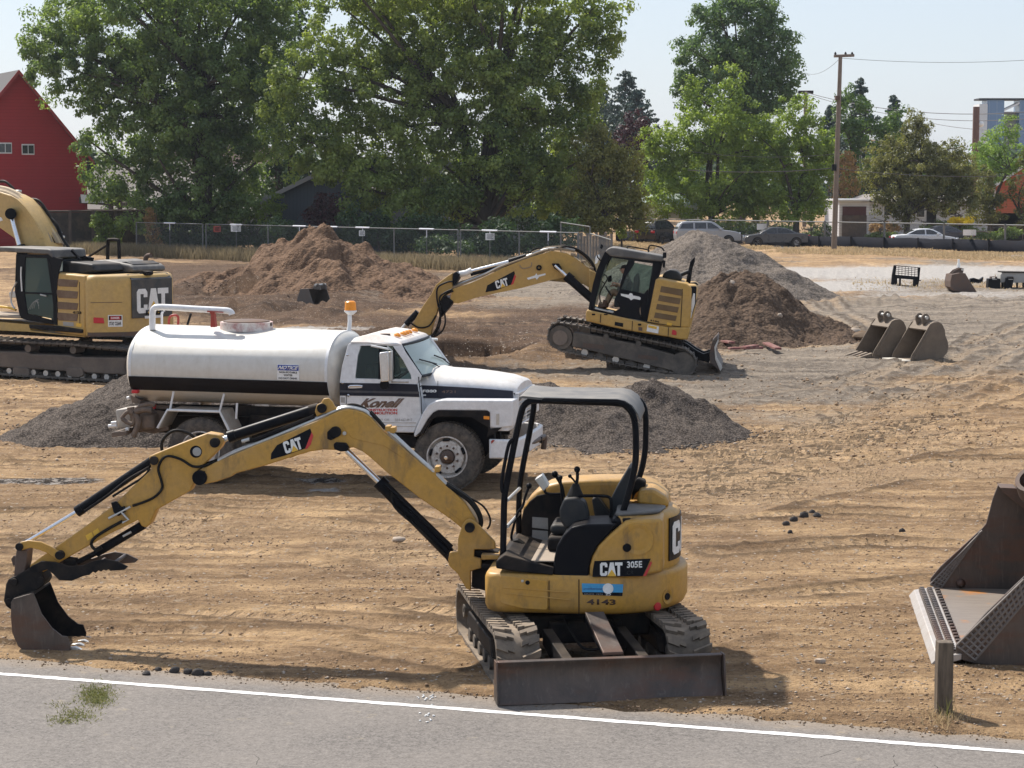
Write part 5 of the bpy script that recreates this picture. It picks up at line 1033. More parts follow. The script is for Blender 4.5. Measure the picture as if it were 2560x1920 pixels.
# hood
hn, hf = .40, 1.90
uE = TF.q(KG, 1735, 700, v=hn).x
HT = TF.P(KG, [(905, 560), (1000, 575), (1100, 592), (1300, 602), (1480, 622), (1640, 645), (1735, 672)], hn)
HBm = TF.P(KG, [(925, 745), (1735, 760)], hn)
mb = MB(); rings = []
for i, (u, z) in enumerate(HT):
    zb_ = HBm[0][1]-.25; t = i/(len(HT)-1); k = .13*(1-.25*t); nn = .0
    rings.append([(u, hn-.06*(1-t), zb_), (u, hn-.06*(1-t), z-.10), (u, hn+.03, z-.01), (u, hn+.13, z+k*.55), (u, hn+.40, z+k), (u, 1.15, z+k*1.15), (u, hf-.40, z+k), (u, hf-.13, z+k*.55), (u, hf-.03, z-.01), (u, hf+.06*(1-t), z-.10), (u, hf+.06*(1-t), zb_)])
u, z = HT[-1]; rings.append([(u+.05, a[1]*.97+.035, a[2]-.04 if j not in (0, 10) else a[2]) for j, a in enumerate(rings[-1])])
mb.loft(rings); mb.done('hood', paint('hood_white', (.74, .74, .74), .35, dirt=.15, dust=(.52, .42, .28), scale=1.3, topdust=.6), tk, smooth=42)
mb = MB(); S = TF.P(KG, [(922, 630), (1100, 638), (1400, 655), (1700, 678), (1735, 682), (1738, 750), (1400, 748), (930, 740)], hn-.03)
mb.prism(S, hn-.068, hn-.0).done('hood_stripe', M_navy, tk)
tx('lettering', 'F880', KZ, 1710, 405, 1985, 348, M_wlet, hn-.069, bold=.04); Pn('badge_underline', [(960, 713), (985, 713), (985, 724), (960, 724)], M_wlet, .002, hn-.069); tx('fleet_number', '4721', KG, 1120, 700, 1240, 678, M_script, hn-.069)
Pn('hood_seam', [(1086, 595), (1090, 595), (1088, 735), (1084, 735)], M_klet, .002, hn-.069)
# fender with flared wheel arch
fo = [(878, 1060), (905, 985), (960, 865), (1005, 800), (1060, 770), (1130, 760), (1735, 765), (1735, 990), (1600, 1005), (1535, 1000), (1532, 865), (1500, 852), (1090, 850), (1050, 870), (1000, 930), (940, 1040), (905, 1075), (885, 1082)]
tp('front_fender', KG, fo, -.03, hn+.02, white, .025, seg=3); 
arch = [(890, 1075), (935, 1035), (1000, 925), (1048, 868), (1090, 848), (1515, 852), (1535, 870), (1535, 1010), (1600, 1000), (1640, 1000), (1560, 1060), (1510, 1085), (1525, 1000), (1440, 950), (1380, 910), (1080, 905), (1035, 930), (1000, 980), (960, 1050)]
tp('wheel_arch_trim', KG, arch, -.045, .05, M_blk2, .008)
PO = TF.P(KG, fo, -.03)
def mir(name, pts, v0, v1, mat, bev=.02): return MB().prism(pts, 2.3-v1, 2.3-v0).done(name, mat, tk, bevel=bev)
mir('front_fender', PO, -.03, hn+.02, white); mir('wheel_arch_trim', TF.P(KG, arch, -.045), -.045, .05, M_blk2, .008)
tp('inner_arch', KG, [(900, 870), (1560, 870), (1580, 1150), (1500, 1250), (900, 1150)], .42, .55, M_klet, 0)
tp('side_marker_light', KG, [(1482, 898), (1533, 902), (1533, 930), (1482, 926)], -.052, -.04, M_org, .004); tp('step_tank', KG, [(690, 1050), (900, 1060), (905, 1180), (700, 1170)], .25, .7, M_blk2, .03)
# nose: headlight panels, grille
zt_, zb_ = TF.q(KG, 1735, 690, v=hn).z, TF.q(KG, 1735, 985, v=hn).z
mb = MB(); mb.box((uE-.1, .42, zb_), (uE+.03, 1.88, zt_-.02)); mb.done('grille_panel', M_blk2, tk)
mb = MB(); nS = 9
for i in range(nS): z = zb_+.04+(zt_-zb_-.08)*i/(nS-1); mb.box((uE+.03, .47, z-.012), (uE+.075, 1.83, z+.012))
mb.done('grille_slats', M_silver, tk, bevel=.004)
mb = MB(); mb.box((uE+.02, .42, zt_-.05), (uE+.085, 1.88, zt_-.02)); mb.box((uE+.02, .42, zb_-.01), (uE+.085, 1.88, zb_+.02)); mb.box((uE+.02, .42, zb_), (uE+.085, .47, zt_-.03)); mb.box((uE+.02, 1.83, zb_), (uE+.085, 1.88, zt_-.03)); mb.box((uE+.02, 1.12, zb_), (uE+.080, 1.17, zt_-.03)); mb.done('grille_frame', M_white, tk, bevel=.006)
zh0, zh1 = TF.q(KG, 1735, 990, v=.2).z, TF.q(KG, 1735, 850, v=.2).z
for v0, v1 in ((.0, .42), (1.88, 2.30)):
    mb = MB(); mb.prism([(uE-.30, zh0-.05), (uE+.01, zh0-.05), (uE+.03, zh0), (uE+.03, zh1), (uE-.02, zh1+.06), (uE-.30, zh1+.08)], v0, v1); mb.done('headlight_panel', white, tk, bevel=.012)
    MB().box((uE+.028, v0+.10, zh0+.04), (uE+.045, v1-.08, zh1-.02)).done('headlight', M_chrome, tk, bevel=.01)
    MB().box((uE+.029, v0+.03, zh0+.06), (uE+.045, v0+.08, zh1-.04)).done('indicator', M_org, tk, bevel=.004)
Pn('headlight_side', [(1592, 880), (1618, 878), (1618, 972), (1592, 975)], M_silver, .01, -.03)
# bumper
ub0 = uE+.10; zq = TF.q(KG, 1555, 1270, v=-.03).z; zp = TF.q(KG, 1555, 1095, v=-.03).z
b_l = TF.q(KG, 1552, 1100, v=-.05).x
mb = MB(); prof = lambda u0, dz=0: [(u0-.06, zq+.02), (u0+.02, zq), (u0+.05, zq+.08), (u0+.05, zp-.07), (u0+.02, zp), (u0-.06, zp)]
pl_ = [(b_l, -.07, 0), (ub0-.02, -.05, 1), (ub0+.06, .12, 1), (ub0+.09, .5, 1), (ub0+.09, 1.8, 1), (ub0+.06, 2.2, 1), (ub0-.02, 2.36, 1), (b_l, 2.38, 0)]
rings = []
for u, v, _ in pl_: rings.append([(u, v, zq+.02), (u-.0, v, zp-.02), (u-.05, v+(.05 if v < 1 else -.05), zp), (u-.05, v+(.05 if v < 1 else -.05), zq)])
mb.loft(rings); mb.done('front_bumper', white, tk, bevel=.015)
plate('bumper_rust', [TF.q(KG, x, y, v=-.075) for x, y in ((1548, 1140), (1560, 1130), (1580, 1108), (1560, 1105), (1548, 1115))], M_red, tk, .003)
tt('front_spray_bar', KG, [(1720, 1225, .0), (1760, 1190, .1), (2005, 1078, 2.1)], 0, .045, M_steel, 12, 1); tt('front_spray_bar', KG, [(2005, 1075), (2010, 1090), (2000, 1185)], 2.1, .045, M_rust, 12, 1)
for v0 in (.5, 1.7): MB().box((ub0-.2, v0, zq+.05), (ub0+.13, v0+.08, zq+.15)).done('tow_hook', M_blk, tk, bevel=.01)
# mirror
tt('mirror_arm', KG, [(510, 292), (600, 308), (665, 322)], vn-.10, .016, M_wlet, 8, 1); tt('mirror_arm', KG, [(650, 300), (690, 335), (695, 480), (690, 605), (835, 605)], vn-.16, .016, M_silver, 8, 1)
m_ = TF.P(KG, fillet([(582, 352), (660, 340), (668, 600), (596, 605)], 10), vn-.28)
MB().prism(m_, vn-.30, vn-.16).done('wing_mirror', M_chrome, tk, bevel=.03, seg=3)
tp('mirror_edge', KG, [(655, 345), (690, 340), (692, 595), (668, 600)], vn-.26, vn-.18, M_silver, .01)
p = TF.q(KG, 622, 628, v=vn-.25); MB().lathe([(0, .03), (0, .075), (.03, .08), (.05, .06), (.055, .01)], p, (.3, 1, 0), 20).done('convex_mirror', M_blk, tk)
tt('mirror_arm', KG, [(990, 232), (1085, 236)], vf-.05, .02, M_wlet, 8, 1)
# ------------------------------------------------------------------ steel crawler tracks, shared by the two larger excavators
def crawler(par, P, v0, v1, pitch=.17, th=.035, grouser=.03, name='crawler_track', mat=None):
    pts = resample([(u, z) for u, z in P], pitch); cu_ = sum(p[0] for p in P)/len(P); cz = sum(p[1] for p in P)/len(P); mb = MB()
    for p, t in pts:                                     # resample works in the y-z plane; here y is the direction of travel
        T = Vector((t.y, 0, t.z)); c = Vector((p.y, 0, p.z)); N = Vector((-T.z, 0, T.x))
        if N.dot(c-Vector((cu_, 0, cz))) < 0: N = -N
        m = Vector((0, (v0+v1)/2, 0)); hv = Vector((0, (v1-v0)/2, 0))
        mb.obox(c+m-N*th*.5, T*pitch*.47, hv, N*th*.5)
        mb.obox(c+m+N*grouser*.5+T*pitch*.2, T*pitch*.07, hv, N*grouser*.5)
        mb.obox(c+m-N*(th+.035), T*pitch*.42, Vector((0, .09, 0)), N*.035)
    return mb.done(name, mat or M_trkst, par)
def disc(par, name, p, r, w, mat, n=24, hub=True): 
    mb = MB().lathe([(0, .02), (0, r), (w*.35, r*.9), (w*.65, r*.9), (w, r), (w, .02)], p, (0, 1, 0), n)
    return mb.done(name, mat, par)
# ------------------------------------------------------------------ excavator with cab working behind
FF = Frame((gp(1600, 930).x, 53.8), -6)
fx = thing('excavator', 'yellow excavator with black cab and operator, tilted on a bank amid the site', 'excavator', FF)
def fp(name, K, pts, v0, v1, mat, bev=.015, trace=None, fl=0, seg=2, sm=38):
    P = FF.P(K, pts, v0 if trace is None else trace)
    return MB().prism(fillet(P, fl) if fl else P, v0, v1).done(name, mat, fx, bevel=bev, seg=seg, smooth=sm)
def ft(name, K, pts, v, r, mat, n=10, sm=5):
    P = FF.T(K, pts, v); return MB().tube(smooth_path(P, sm) if sm > 1 else P, r, n).done(name, mat, fx)
loop = [(118, 1205), (128, 1130), (160, 1075), (215, 1045), (300, 1052), (500, 1085), (700, 1125), (1100, 1212), (1400, 1272), (1590, 1322), (1670, 1385), (1708, 1450), (1702, 1530), (1665, 1592), (1610, 1612), (1300, 1572), (900, 1498), (500, 1408), (250, 1350), (150, 1290)]
LP = FF.P(KJ, loop, 0); crawler(fx, LP, 0, .50, .155); crawler(fx, LP, 1.95, 2.45, .155)
for dv in (.07, 1.99):
    fr_ = FF.P(KJ, [(395, 1155), (480, 1162), (800, 1215), (850, 1235), (1000, 1262), (1400, 1372), (1615, 1432), (1602, 1545), (1560, 1592), (1380, 1545), (1000, 1450), (380, 1300)], .07)
    MB().prism(fr_, dv, dv+.34).done('track_frame', M_trkst, fx, bevel=.02)
    for x, y, r, nm in ((258, 1208, .30, 'idler_wheel'), (1560, 1490, .30, 'drive_sprocket')): disc(fx, nm, FF.q(KJ, x, y, v=.07)+Vector((0, dv-.07-.02, 0)), r, .38, M_trkst)
    disc(fx, 'idler_cap', FF.q(KJ, 258, 1208, v=.07)+Vector((0, dv-.07-.06, 0)), .185, .05, paint('dull_steel', (.16, .13, .11), .7, dirt=.4))
    for x, y in ((745, 1198), (1090, 1270)): disc(fx, 'carrier_roller', FF.q(KJ, x, y, v=.07)+Vector((0, dv-.1, 0)), .07, .3, M_trkst, 14)
    for i in range(7): disc(fx, 'track_roller', FF.q(KJ, 350+i*165, 1330+i*38, v=.07)+Vector((0, dv-.02, 0)), .085, .3, M_silver if i % 2 else M_trkst, 14)
fp('frame_recess', KJ, [(500, 1262), (720, 1290), (740, 1335), (495, 1310)], .06, .08, M_rust, .004); fp('frame_recess', KJ, [(1085, 1388), (1290, 1410), (1300, 1450), (1085, 1425)], .06, .08, M_rust, .004)
fp('carbody', KJ, [(560, 1060), (1560, 1240), (1560, 1420), (560, 1240)], .5, 1.95, M_blk2, .05, trace=.1)
fp('slewing_ring', KJ, [(700, 1060), (1450, 1220), (1440, 1290), (690, 1120)], .55, 1.9, M_klet, .02, trace=.2)
# dozer blade at the back
fp('blade_arm', KJ, [(1520, 1245), (1600, 1270), (1700, 1340), (1780, 1382), (1850, 1360), (1880, 1340), (1840, 1480), (1750, 1450), (1700, 1420)], .75, .95, M_blk, .02); fp('blade_arm', KJ, [(1520, 1245), (1600, 1270), (1700, 1340), (1780, 1382), (1850, 1360), (1880, 1340), (1840, 1480), (1750, 1450), (1700, 1420)], 1.5, 1.7, M_blk, .02, trace=.75)
fp('dozer_blade', KJ, [(1870, 1290), (1930, 1220), (1938, 1250), (1905, 1320), (1920, 1420), (1980, 1530), (1955, 1570), (1890, 1500), (1850, 1480), (1845, 1380)], .0, 2.45, M_steel, .01, trace=0)
fp('blade_wear_edge', KJ, [(1896, 1310), (1938, 1222), (1942, 1250), (1912, 1330), (1925, 1420), (1984, 1528), (1960, 1568), (1905, 1440)], -.02, .0, M_silver, .006)
# house
fp('lower_body', KJ, [(540, 912), (700, 945), (1180, 1050), (1410, 1098), (1640, 1100), (1612, 1232), (1540, 1228), (1400, 1200), (1020, 1140), (800, 1095), (528, 1030), (530, 950)], .03, 2.45, M_yel2, .03)
for x0, y0, y1 in ((1024, 1030, 1138), (1408, 1098, 1200), (688, 960, 1050)): fp('panel_seam', KJ, [(x0-2, y0), (x0+5, y0), (x0, y1), (x0-7, y1)], .022, .032, M_klet, 0)
for pts in (fillet([(580, 935), (685, 955), (675, 1042), (575, 1020)], 10),): fp('side_door', KJ, pts, .018, .035, M_yel2, .006)
for x, y, w_, h_ in ((612, 962, 18, 9), (1102, 1070, 18, 10), (742, 962, 20, 6)): fp('latch', KJ, fillet([(x-w_, y-h_), (x+w_, y-h_), (x+w_, y+h_), (x-w_, y+h_)], 5), .012, .03, M_blk, .003)
fp('side_badge', KJ, [(840, 1040), (928, 1055), (925, 1095), (835, 1078)], .02, .032, M_klet, 0); fp('side_badge', KJ, [(1090, 1095), (1130, 1100), (1130, 1138), (1088, 1132)], .02, .032, M_rust, 0)
fp('warning_sign', KJ, [(1188, 1068), (1308, 1090), (1300, 1165), (1175, 1140)], .02, .032, M_wlet, 0); fp('warning_sign_header', KJ, [(1195, 1074), (1285, 1092), (1282, 1120), (1192, 1100)], .015, .03, M_ylet, 0)
fp('red_reflector', KJ, fillet([(1450, 1125), (1480, 1130), (1497, 1150), (1493, 1184), (1442, 1176)], 6), .015, .03, M_redl, .004)
eng = [(1272, 590), (1300, 575), (1600, 635), (1648, 670), (1655, 700), (1650, 900), (1638, 1104), (1400, 1092), (1180, 1046), (1230, 800)]
fp('engine_cover', KJ, eng, .05, 2.40, M_yel2, .05, seg=3)
for y0 in (660, 755, 848, 940):
    i = (y0-660)/95; x0 = 1325-i*22; fp('louvre', KJ, [(x0+8, y0), (x0+238, y0+38), (x0+222, y0+104-i*4), (x0-6, y0+62-i*2)], .035, .06, paint('brown_mesh', (.14, .085, .035), .7, dirt=.3), .004)
fp('engine_door_seam', KJ, [(1555, 690), (1562, 690), (1540, 1096), (1533, 1096)], .04, .055, M_klet, 0); fp('engine_door_seam', KJ, [(1185, 1040), (1533, 1090), (1533, 1096), (1183, 1047)], .04, .055, M_klet, 0)
fp('counterweight', KJ, [(1600, 645), (1700, 650), (1712, 680), (1690, 900), (1640, 1104), (1610, 1228), (1560, 1222), (1580, 1000)], .25, 2.25, M_yel2, .08, seg=4); fp('rear_panel', KJ, [(1645, 660), (1708, 665), (1695, 860), (1650, 1000), (1640, 900)], .2, 2.3, M_blk, .03)
fp('rear_lettering', KJ, [(1672, 735), (1690, 740), (1688, 850), (1665, 935), (1640, 920), (1655, 800)], .15, .22, M_wlet, .01); fp('rear_warning_sign', KJ, [(1605, 935), (1665, 930), (1650, 1000), (1630, 1015), (1600, 990)], .16, .24, M_wlet, .01)
tr = .05
for i in range(1): text('fleet_number', '4186', FF.q(KJ, 1208, 1030, v=.049), FF.q(KJ, 1310, 1050, v=.049), FF.q(KJ, 1210, 1012, v=.049), M_klet, fx, .003, 0, .03)
fp('inspection_label', KJ, [(1395, 1045), (1445, 1055), (1440, 1082), (1390, 1072)], .035, .052, M_ylet, 0)
fp('air_intake', KJ, [(1335, 565), (1370, 510), (1440, 485), (1500, 500), (1550, 560), (1550, 605), (1400, 590)], .7, 1.5, M_plastic, .06, seg=3)
fp('exhaust_guard', KJ, [(1590, 638), (1640, 400), (1690, 345), (1690, 400), (1665, 470), (1640, 640)], 1.0, 1.15, M_blk, .02); ft('exhaust_pipe', KJ, [(1540, 540), (1600, 515), (1640, 500)], 1.1, .05, M_plastic); fp('rear_camera', KJ, fillet([(1640, 625), (1700, 620), (1725, 645), (1700, 665), (1650, 655)], 8), 1.0, 1.25, M_blk, .02)
# cab: pillars, roof, doors, panes
c0, c1 = .10, 1.08
def both(name, pts, th, mat, bev=.008, fl=0):
    P = FF.P(KJ, pts, c0); P = fillet(P, fl) if fl else P
    MB().prism(P, c0, c0+th).done(name, mat, fx, bevel=bev); MB().prism(P, c1-th, c1).done(name, mat, fx, bevel=bev)
M_cab = M_blk
both('front_pillar', [(556, 908), (575, 800), (605, 640), (650, 480), (690, 380), (735, 290), (792, 345), (745, 440), (690, 580), (650, 720), (622, 850), (615, 905)], .06, M_cab)
fp('cab_roof', KJ, [(735, 295), (760, 262), (800, 248), (850, 252), (1330, 338), (1352, 352), (1345, 400), (1240, 392), (1000, 368), (790, 345)], c0-.02, c1+.02, M_can, .04, seg=3); 
both('roof_frame', [(740, 300), (800, 335), (1000, 362), (1345, 398), (1320, 430), (990, 385), (790, 352), (750, 330)], .05, M_cab)
both('rear_pillar', [(1240, 400), (1340, 400), (1290, 600), (1240, 800), (1188, 1038), (1118, 1020), (1195, 720), (1245, 500)], .06, M_cab)
both('sill', [(560, 890), (700, 915), (845, 950), (1188, 1000), (1186, 1038), (840, 978), (560, 915)], .06, M_cab); fp('door_step', KJ, [(625, 890), (820, 935), (820, 950), (625, 905)], c0-.01, c0+.3, M_silver, .01)
fp('door_upper_frame', KJ, [(985, 380), (1050, 395), (1042, 430), (960, 560), (905, 690), (1150, 742), (1190, 690), (1200, 730), (1180, 775), (885, 715), (900, 620), (945, 470)], c0-.03, c0+.02, M_cab, .008)
fp('door_lower_panel', KJ, [(885, 705), (1185, 765), (1180, 860), (1120, 800), (1100, 925), (1118, 1020), (840, 975), (835, 930), (890, 900), (880, 850), (835, 800)], c0-.03, c0+.02, M_cab, .008)
fp('door_lower_window', KJ, fillet([(880, 850), (940, 795), (1110, 815), (1112, 860), (1060, 922), (890, 900)], 15), c0-.02, c0-.01, glass('smoky_glass', (.16, .2, .18), .5), .0)
fp('door_upper_window', KJ, [(1042, 410), (1245, 450), (1235, 520), (1200, 690), (1150, 740), (905, 690), (960, 560)], c0-.015, c0-.005, M_glass, 0)
fp('front_window', KJ, [(735, 420), (792, 345), (985, 382), (950, 470), (890, 690), (840, 800), (690, 760), (650, 700)], c1-.02, c1-.01, M_glass, 0); fp('rear_window', KJ, [(1042, 410), (1245, 450), (1235, 520), (1200, 690), (1150, 740), (905, 690), (960, 560)], c1-.015, c1-.005, M_glass, 0)
both('cab_lower_wall', [(1100, 800), (1185, 765), (1186, 1000), (1120, 1010)], .03, M_cab)
MB().prism(FF.P(KJ, [(1240, 420), (1262, 420), (1170, 1000), (1150, 1000)], c0), c0+.05, c1-.05).done('cab_back_wall', M_blk2, fx)
fp('door_decal', KJ, [(900, 740), (985, 752), (1000, 735), (1022, 738), (1032, 760), (1095, 772), (1115, 785), (1108, 808), (1040, 795), (1010, 812), (990, 790), (905, 762)], c0-.036, c0-.03, M_wlet, 0)
fp('windscreen', KJ, [(618, 880), (735, 420), (742, 424), (626, 884)], c0+.06, c1-.06, M_glass, 0)
ft('mirror_arm', KJ, [(1195, 300), (1200, 245), (1230, 228), (1330, 250), (1365, 290)], .15, .018, M_blk); fp('wing_mirror', KJ, fillet([(1350, 300), (1388, 305), (1385, 360), (1348, 365)], 8), .1, .2, M_blk, .01); fp('wing_mirror', KJ, fillet([(1350, 385), (1378, 390), (1370, 465), (1345, 460)], 8), .1, .2, M_blk, .01)
ft('mirror_arm', KJ, [(700, 400), (660, 360), (650, 330)], .2, .015, M_blk); fp('front_mirror', KJ, fillet([(640, 335), (670, 325), (680, 360), (650, 420), (625, 430), (630, 370)], 8), 1.0, 1.2, M_chrome, .01); ft('roof_rail', KJ, [(975, 262), (985, 238), (1185, 275), (1195, 295)], .9, .015, M_blk); ft('work_light', KJ, [(690, 260), (700, 235), (690, 225)], 1.0, .035, M_blk)
# seat, levers
fp('seat', KJ, [(830, 800), (1010, 800), (1040, 560), (1085, 520), (1100, 600), (1080, 860), (830, 890)], .35, .85, M_plastic, .04); fp('console', KJ, fillet([(760, 560), (800, 545), (805, 610), (765, 620)], 8), .7, .9, M_blk, .02); ft('joystick', KJ, [(800, 760), (760, 700), (740, 660)], .3, .02, M_blk); ft('travel_lever', KJ, [(690, 860), (680, 740), (740, 620), (780, 560)], .5, .015, M_blk); ft('steering_rim', KJ, [(700, 600), (715, 550), (745, 545), (755, 590), (730, 630), (705, 610)], .55, .012, M_blk)
# boom
bl1 = FF.P(KI, [(795, 655), (870, 628), (1000, 588), (1150, 522), (1400, 402), (1600, 322), (1780, 262), (1930, 225)], 1.25)
bl2 = FF.P(KJ, [(90, 300), (180, 285), (330, 310), (420, 360), (540, 450), (630, 500), (625, 600), (590, 690), (510, 640), (440, 600), (300, 562), (150, 572)], 1.25)
bl3 = FF.P(KI, [(2180, 500), (1900, 560), (1600, 640), (1300, 702), (1100, 745), (860, 820), (810, 815), (765, 775)], 1.25)
MB().prism(bl1+bl2+bl3, 1.15, 1.5).done('boom', M_yel2, fx, bevel=.02)
fp('boom_foot', KJ, [(560, 480), (640, 520), (640, 760), (600, 830), (560, 700)], 1.0, 1.65, M_yel2, .03)
B_ = lambda name, K, pts, mat, o=.005: fp(name, K, pts, 1.15-o, 1.15, mat, 0)
B_('boom_badge', KI, [(1168, 695), (1190, 615), (1290, 560), (1500, 450), (1508, 480), (1465, 605), (1300, 670)], M_klet); B_('red_stripe', KI, [(1508, 485), (1522, 515), (1490, 600), (1462, 612)], M_rlet)
A, B, C = [Vector(FF.q(KI, *p, v=1.145)) for p in ((1300, 655), (1440, 612), (1275, 568))]; catlogo(A, B, C, fx, .006)
B_('boom_decal', KI, [(1645, 530), (1740, 500), (1755, 475), (1768, 498), (1860, 475), (1862, 495), (1790, 515), (1760, 550), (1745, 528), (1660, 550)], M_wlet)
for x, y, r in ((1785, 412, .07),): MB().lathe([(0, .03), (0, r), (.06, r), (.06, .03)], FF.q(KI, x, y, v=1.11), (0, 1, 0), 18).done('boom_pin', M_blk, fx)
stick = [(790, 470), (745, 498), (600, 605), (545, 715), (450, 850), (400, 935), (345, 1030), (290, 1140), (330, 1170), (440, 1210), (540, 1190), (560, 1080), (610, 930), (645, 800), (700, 740), (770, 700), (800, 640), (790, 600)]
fp('stick', KI, stick, 1.2, 1.45, M_yel2, .015); fp('stick_plate', KI, [(690, 730), (750, 760), (800, 800), (760, 860), (700, 930), (650, 990), (640, 880), (660, 780)], 1.12, 1.53, M_blk, .01); fp('stick_bracket', KI, [(795, 480), (830, 455), (870, 490), (860, 540), (810, 620), (790, 600)], 1.12, 1.53, M_blk, .01)
ft('stick_cylinder', KI, [(1640, 285), (1440, 345)], 1.3, .085, M_blk, 14, 1); ft('cylinder_rod', KI, [(1450, 340), (1000, 455)], 1.3, .05, M_chrome, 12, 1); ft('rod_end', KI, [(1010, 440), (950, 470), (870, 485)], 1.3, .075, M_wlet, 12, 1); ft('stick_cylinder', KI, [(1640, 310), (1400, 380), (1000, 490)], 1.3, .045, M_blk, 12, 1)
ft('boom_cylinder', KJ, [(330, 560), (600, 800)], 1.02, .11, M_blk, 16, 1); ft('cylinder_gland', KJ, [(320, 550), (380, 600)], 1.02, .125, M_blk, 16, 1); ft('cylinder_rod', KJ, [(200, 440), (320, 550)], 1.02, .05, M_chrome, 12, 1); fp('cylinder_eye', KJ, [(165, 420), (240, 420), (270, 470), (285, 520), (270, 525), (190, 470)], .98, 1.1, M_blk, .02)
ft('bucket_cylinder', KI, [(390, 920), (255, 1065)], 1.3, .08, M_blk, 14, 1); ft('cylinder_rod', KI, [(255, 1065), (140, 1190)], 1.3, .05, M_silver, 12, 1)
fp('stick_end', KI, [(300, 1140), (440, 1205), (560, 1180), (620, 1100), (640, 1180), (520, 1260), (300, 1230)], 1.15, 1.5, M_rust, .02)
for i, pts in enumerate(([(790, 660), (700, 700), (640, 760), (650, 900), (640, 1000), (600, 1120), (540, 1210)], [(800, 680), (720, 710), (660, 790), (640, 900), (650, 1040), (600, 1160), (560, 1225)], [(700, 940), (705, 1050), (670, 1140), (600, 1200)], [(790, 570), (720, 580), (620, 640), (610, 760), (630, 870)], [(300, 1040), (400, 1100), (520, 1080), (600, 960)])): ft('hydraulic_hose', KI, pts, 1.05+.02*i, .022, M_hose if i != 3 else M_klet, 8)
hz_ = paint('dusty_hose', (.30, .23, .15), .8, dirt=.5)
for i in range(3):
    o_ = i*14; ft('boom_pipe', KI, [(790, 640-o_*.5), (900, 600-o_), (1150, 500-o_), (1350, 400-o_), (1600, 310-o_), (1850, 215-o_), (2050, 200-o_), (2200, 225-o_)], 1.18+.09*i, .026, hz_ if i != 1 else M_silver, 8)
    ft('boom_hose', KJ, [(190+i*20, 262-i*5), (330, 240+i*8), (450, 275+i*12), (560, 360+i*20), (620, 450+i*20), (640, 560)], 1.2+.1*i, .026, M_hose if i < 2 else hz_, 8)
for x, y in ((150, 270), (260, 262), (390, 325), (500, 400), (590, 470)): fp('pipe_clamp', KJ, fillet([(x-22, y-14), (x+22, y-8), (x+20, y+16), (x-22, y+10)], 4), 1.15, 1.5, hz_, .01)
ft('boom_hose', KI, [(1660, 260), (1740, 190), (1850, 195), (1880, 215)], 1.3, .02, M_hose, 8); ft('boom_wire', KI, [(1560, 380), (1600, 420), (1690, 400), (1700, 350)], 1.14, .012, hz_, 6)
# operator: one continuous figure, seated, leaning on the levers
def person(par, J, edges, radii, mats, name='person'):
    me = bpy.data.meshes.new(name); keys = list(J); me.from_pydata([J[k] for k in keys], [(keys.index(a), keys.index(b)) for a, b in edges], [])
    o = bpy.data.objects.new(name, me); COL.objects.link(o); o.parent = par
    m = o.modifiers.new('skin', 'SKIN'); m.use_smooth_shade = True
    for i, k in enumerate(keys): me.skin_vertices[0].data[i].radius = radii[k] if isinstance(radii[k], tuple) else (radii[k], radii[k])
    me.skin_vertices[0].data[0].use_root = True; s = o.modifiers.new('sub', 'SUBSURF'); s.levels = 2; s.render_levels = 2; me.materials.append(mats); return o
q_ = lambda x, y, v: FF.q(KJ, x, y, v=v)
hip = q_(905, 790, .58); chest = q_(955, 620, .58)
J = {'pelvis': hip, 'waist': q_(930, 720, .58), 'chest': chest, 'neck': q_(965, 545, .58), 'skull': q_(950, 495, .58),
     'sl': q_(960, 590, .38), 'el': q_(930, 680, .33), 'wl': q_(870, 640, .36), 'hl': q_(850, 632, .37), 'sr': q_(960, 590, .78), 'er': q_(930, 680, .82), 'wr': q_(860, 660, .80), 'hr': q_(838, 655, .80),
     'kl': q_(815, 700, .47), 'al': q_(730, 860, .45), 'tl': q_(665, 840, .45), 'kr': q_(820, 705, .72), 'ar': q_(745, 870, .72), 'tr': q_(680, 852, .72)}
body = person(fx, J, [('pelvis', 'waist'), ('waist', 'chest'), ('chest', 'neck'), ('neck', 'skull'), ('chest', 'sl'), ('sl', 'el'), ('el', 'wl'), ('wl', 'hl'), ('chest', 'sr'), ('sr', 'er'), ('er', 'wr'), ('wr', 'hr'), ('pelvis', 'kl'), ('kl', 'al'), ('al', 'tl'), ('pelvis', 'kr'), ('kr', 'ar'), ('ar', 'tr')],
    {'pelvis': (.15, .12), 'waist': (.14, .11), 'chest': (.16, .12), 'neck': .06, 'skull': (.09, .10), 'sl': .07, 'el': .05, 'wl': .035, 'hl': .04, 'sr': .07, 'er': .05, 'wr': .035, 'hr': .04, 'kl': .08, 'al': .055, 'tl': .05, 'kr': .08, 'ar': .055, 'tr': .05}, M_tan, 'person')
body.parent = None; body.location = FF.p; body.rotation_euler = (0, 0, FF.a)
tag(body, 'operator in tan work trousers, brown boots and dark cap seated in the excavator cab', 'person')
def pp(name, mb, mat): o = mb.done(name, mat, body, smooth=60); return o
sk = paint('skin', (.42, .24, .17), .6, dirt=.0); h_ = J['skull']
pp('face', MB().lathe([(-.10, .03), (-.085, .065), (-.04, .085), (.02, .092), (.07, .08), (.10, .05), (.11, .01)], h_+Vector((-.02, 0, .02)), (0, 0, 1), 16), sk)
pp('nose', MB().tube([h_+Vector((-.105, 0, .045)), h_+Vector((-.135, 0, .005)), h_+Vector((-.11, 0, -.005))], [.010, .016, .012], 8), sk)
pp('eyes', MB().ball(h_+Vector((-.100, -.035, .035)), .011).ball(h_+Vector((-.100, .035, .035)), .011), M_klet); pp('mouth', MB().tube([h_+Vector((-.100, -.025, -.045)), h_+Vector((-.106, 0, -.045)), h_+Vector((-.100, .025, -.045))], .006, 6), M_red)
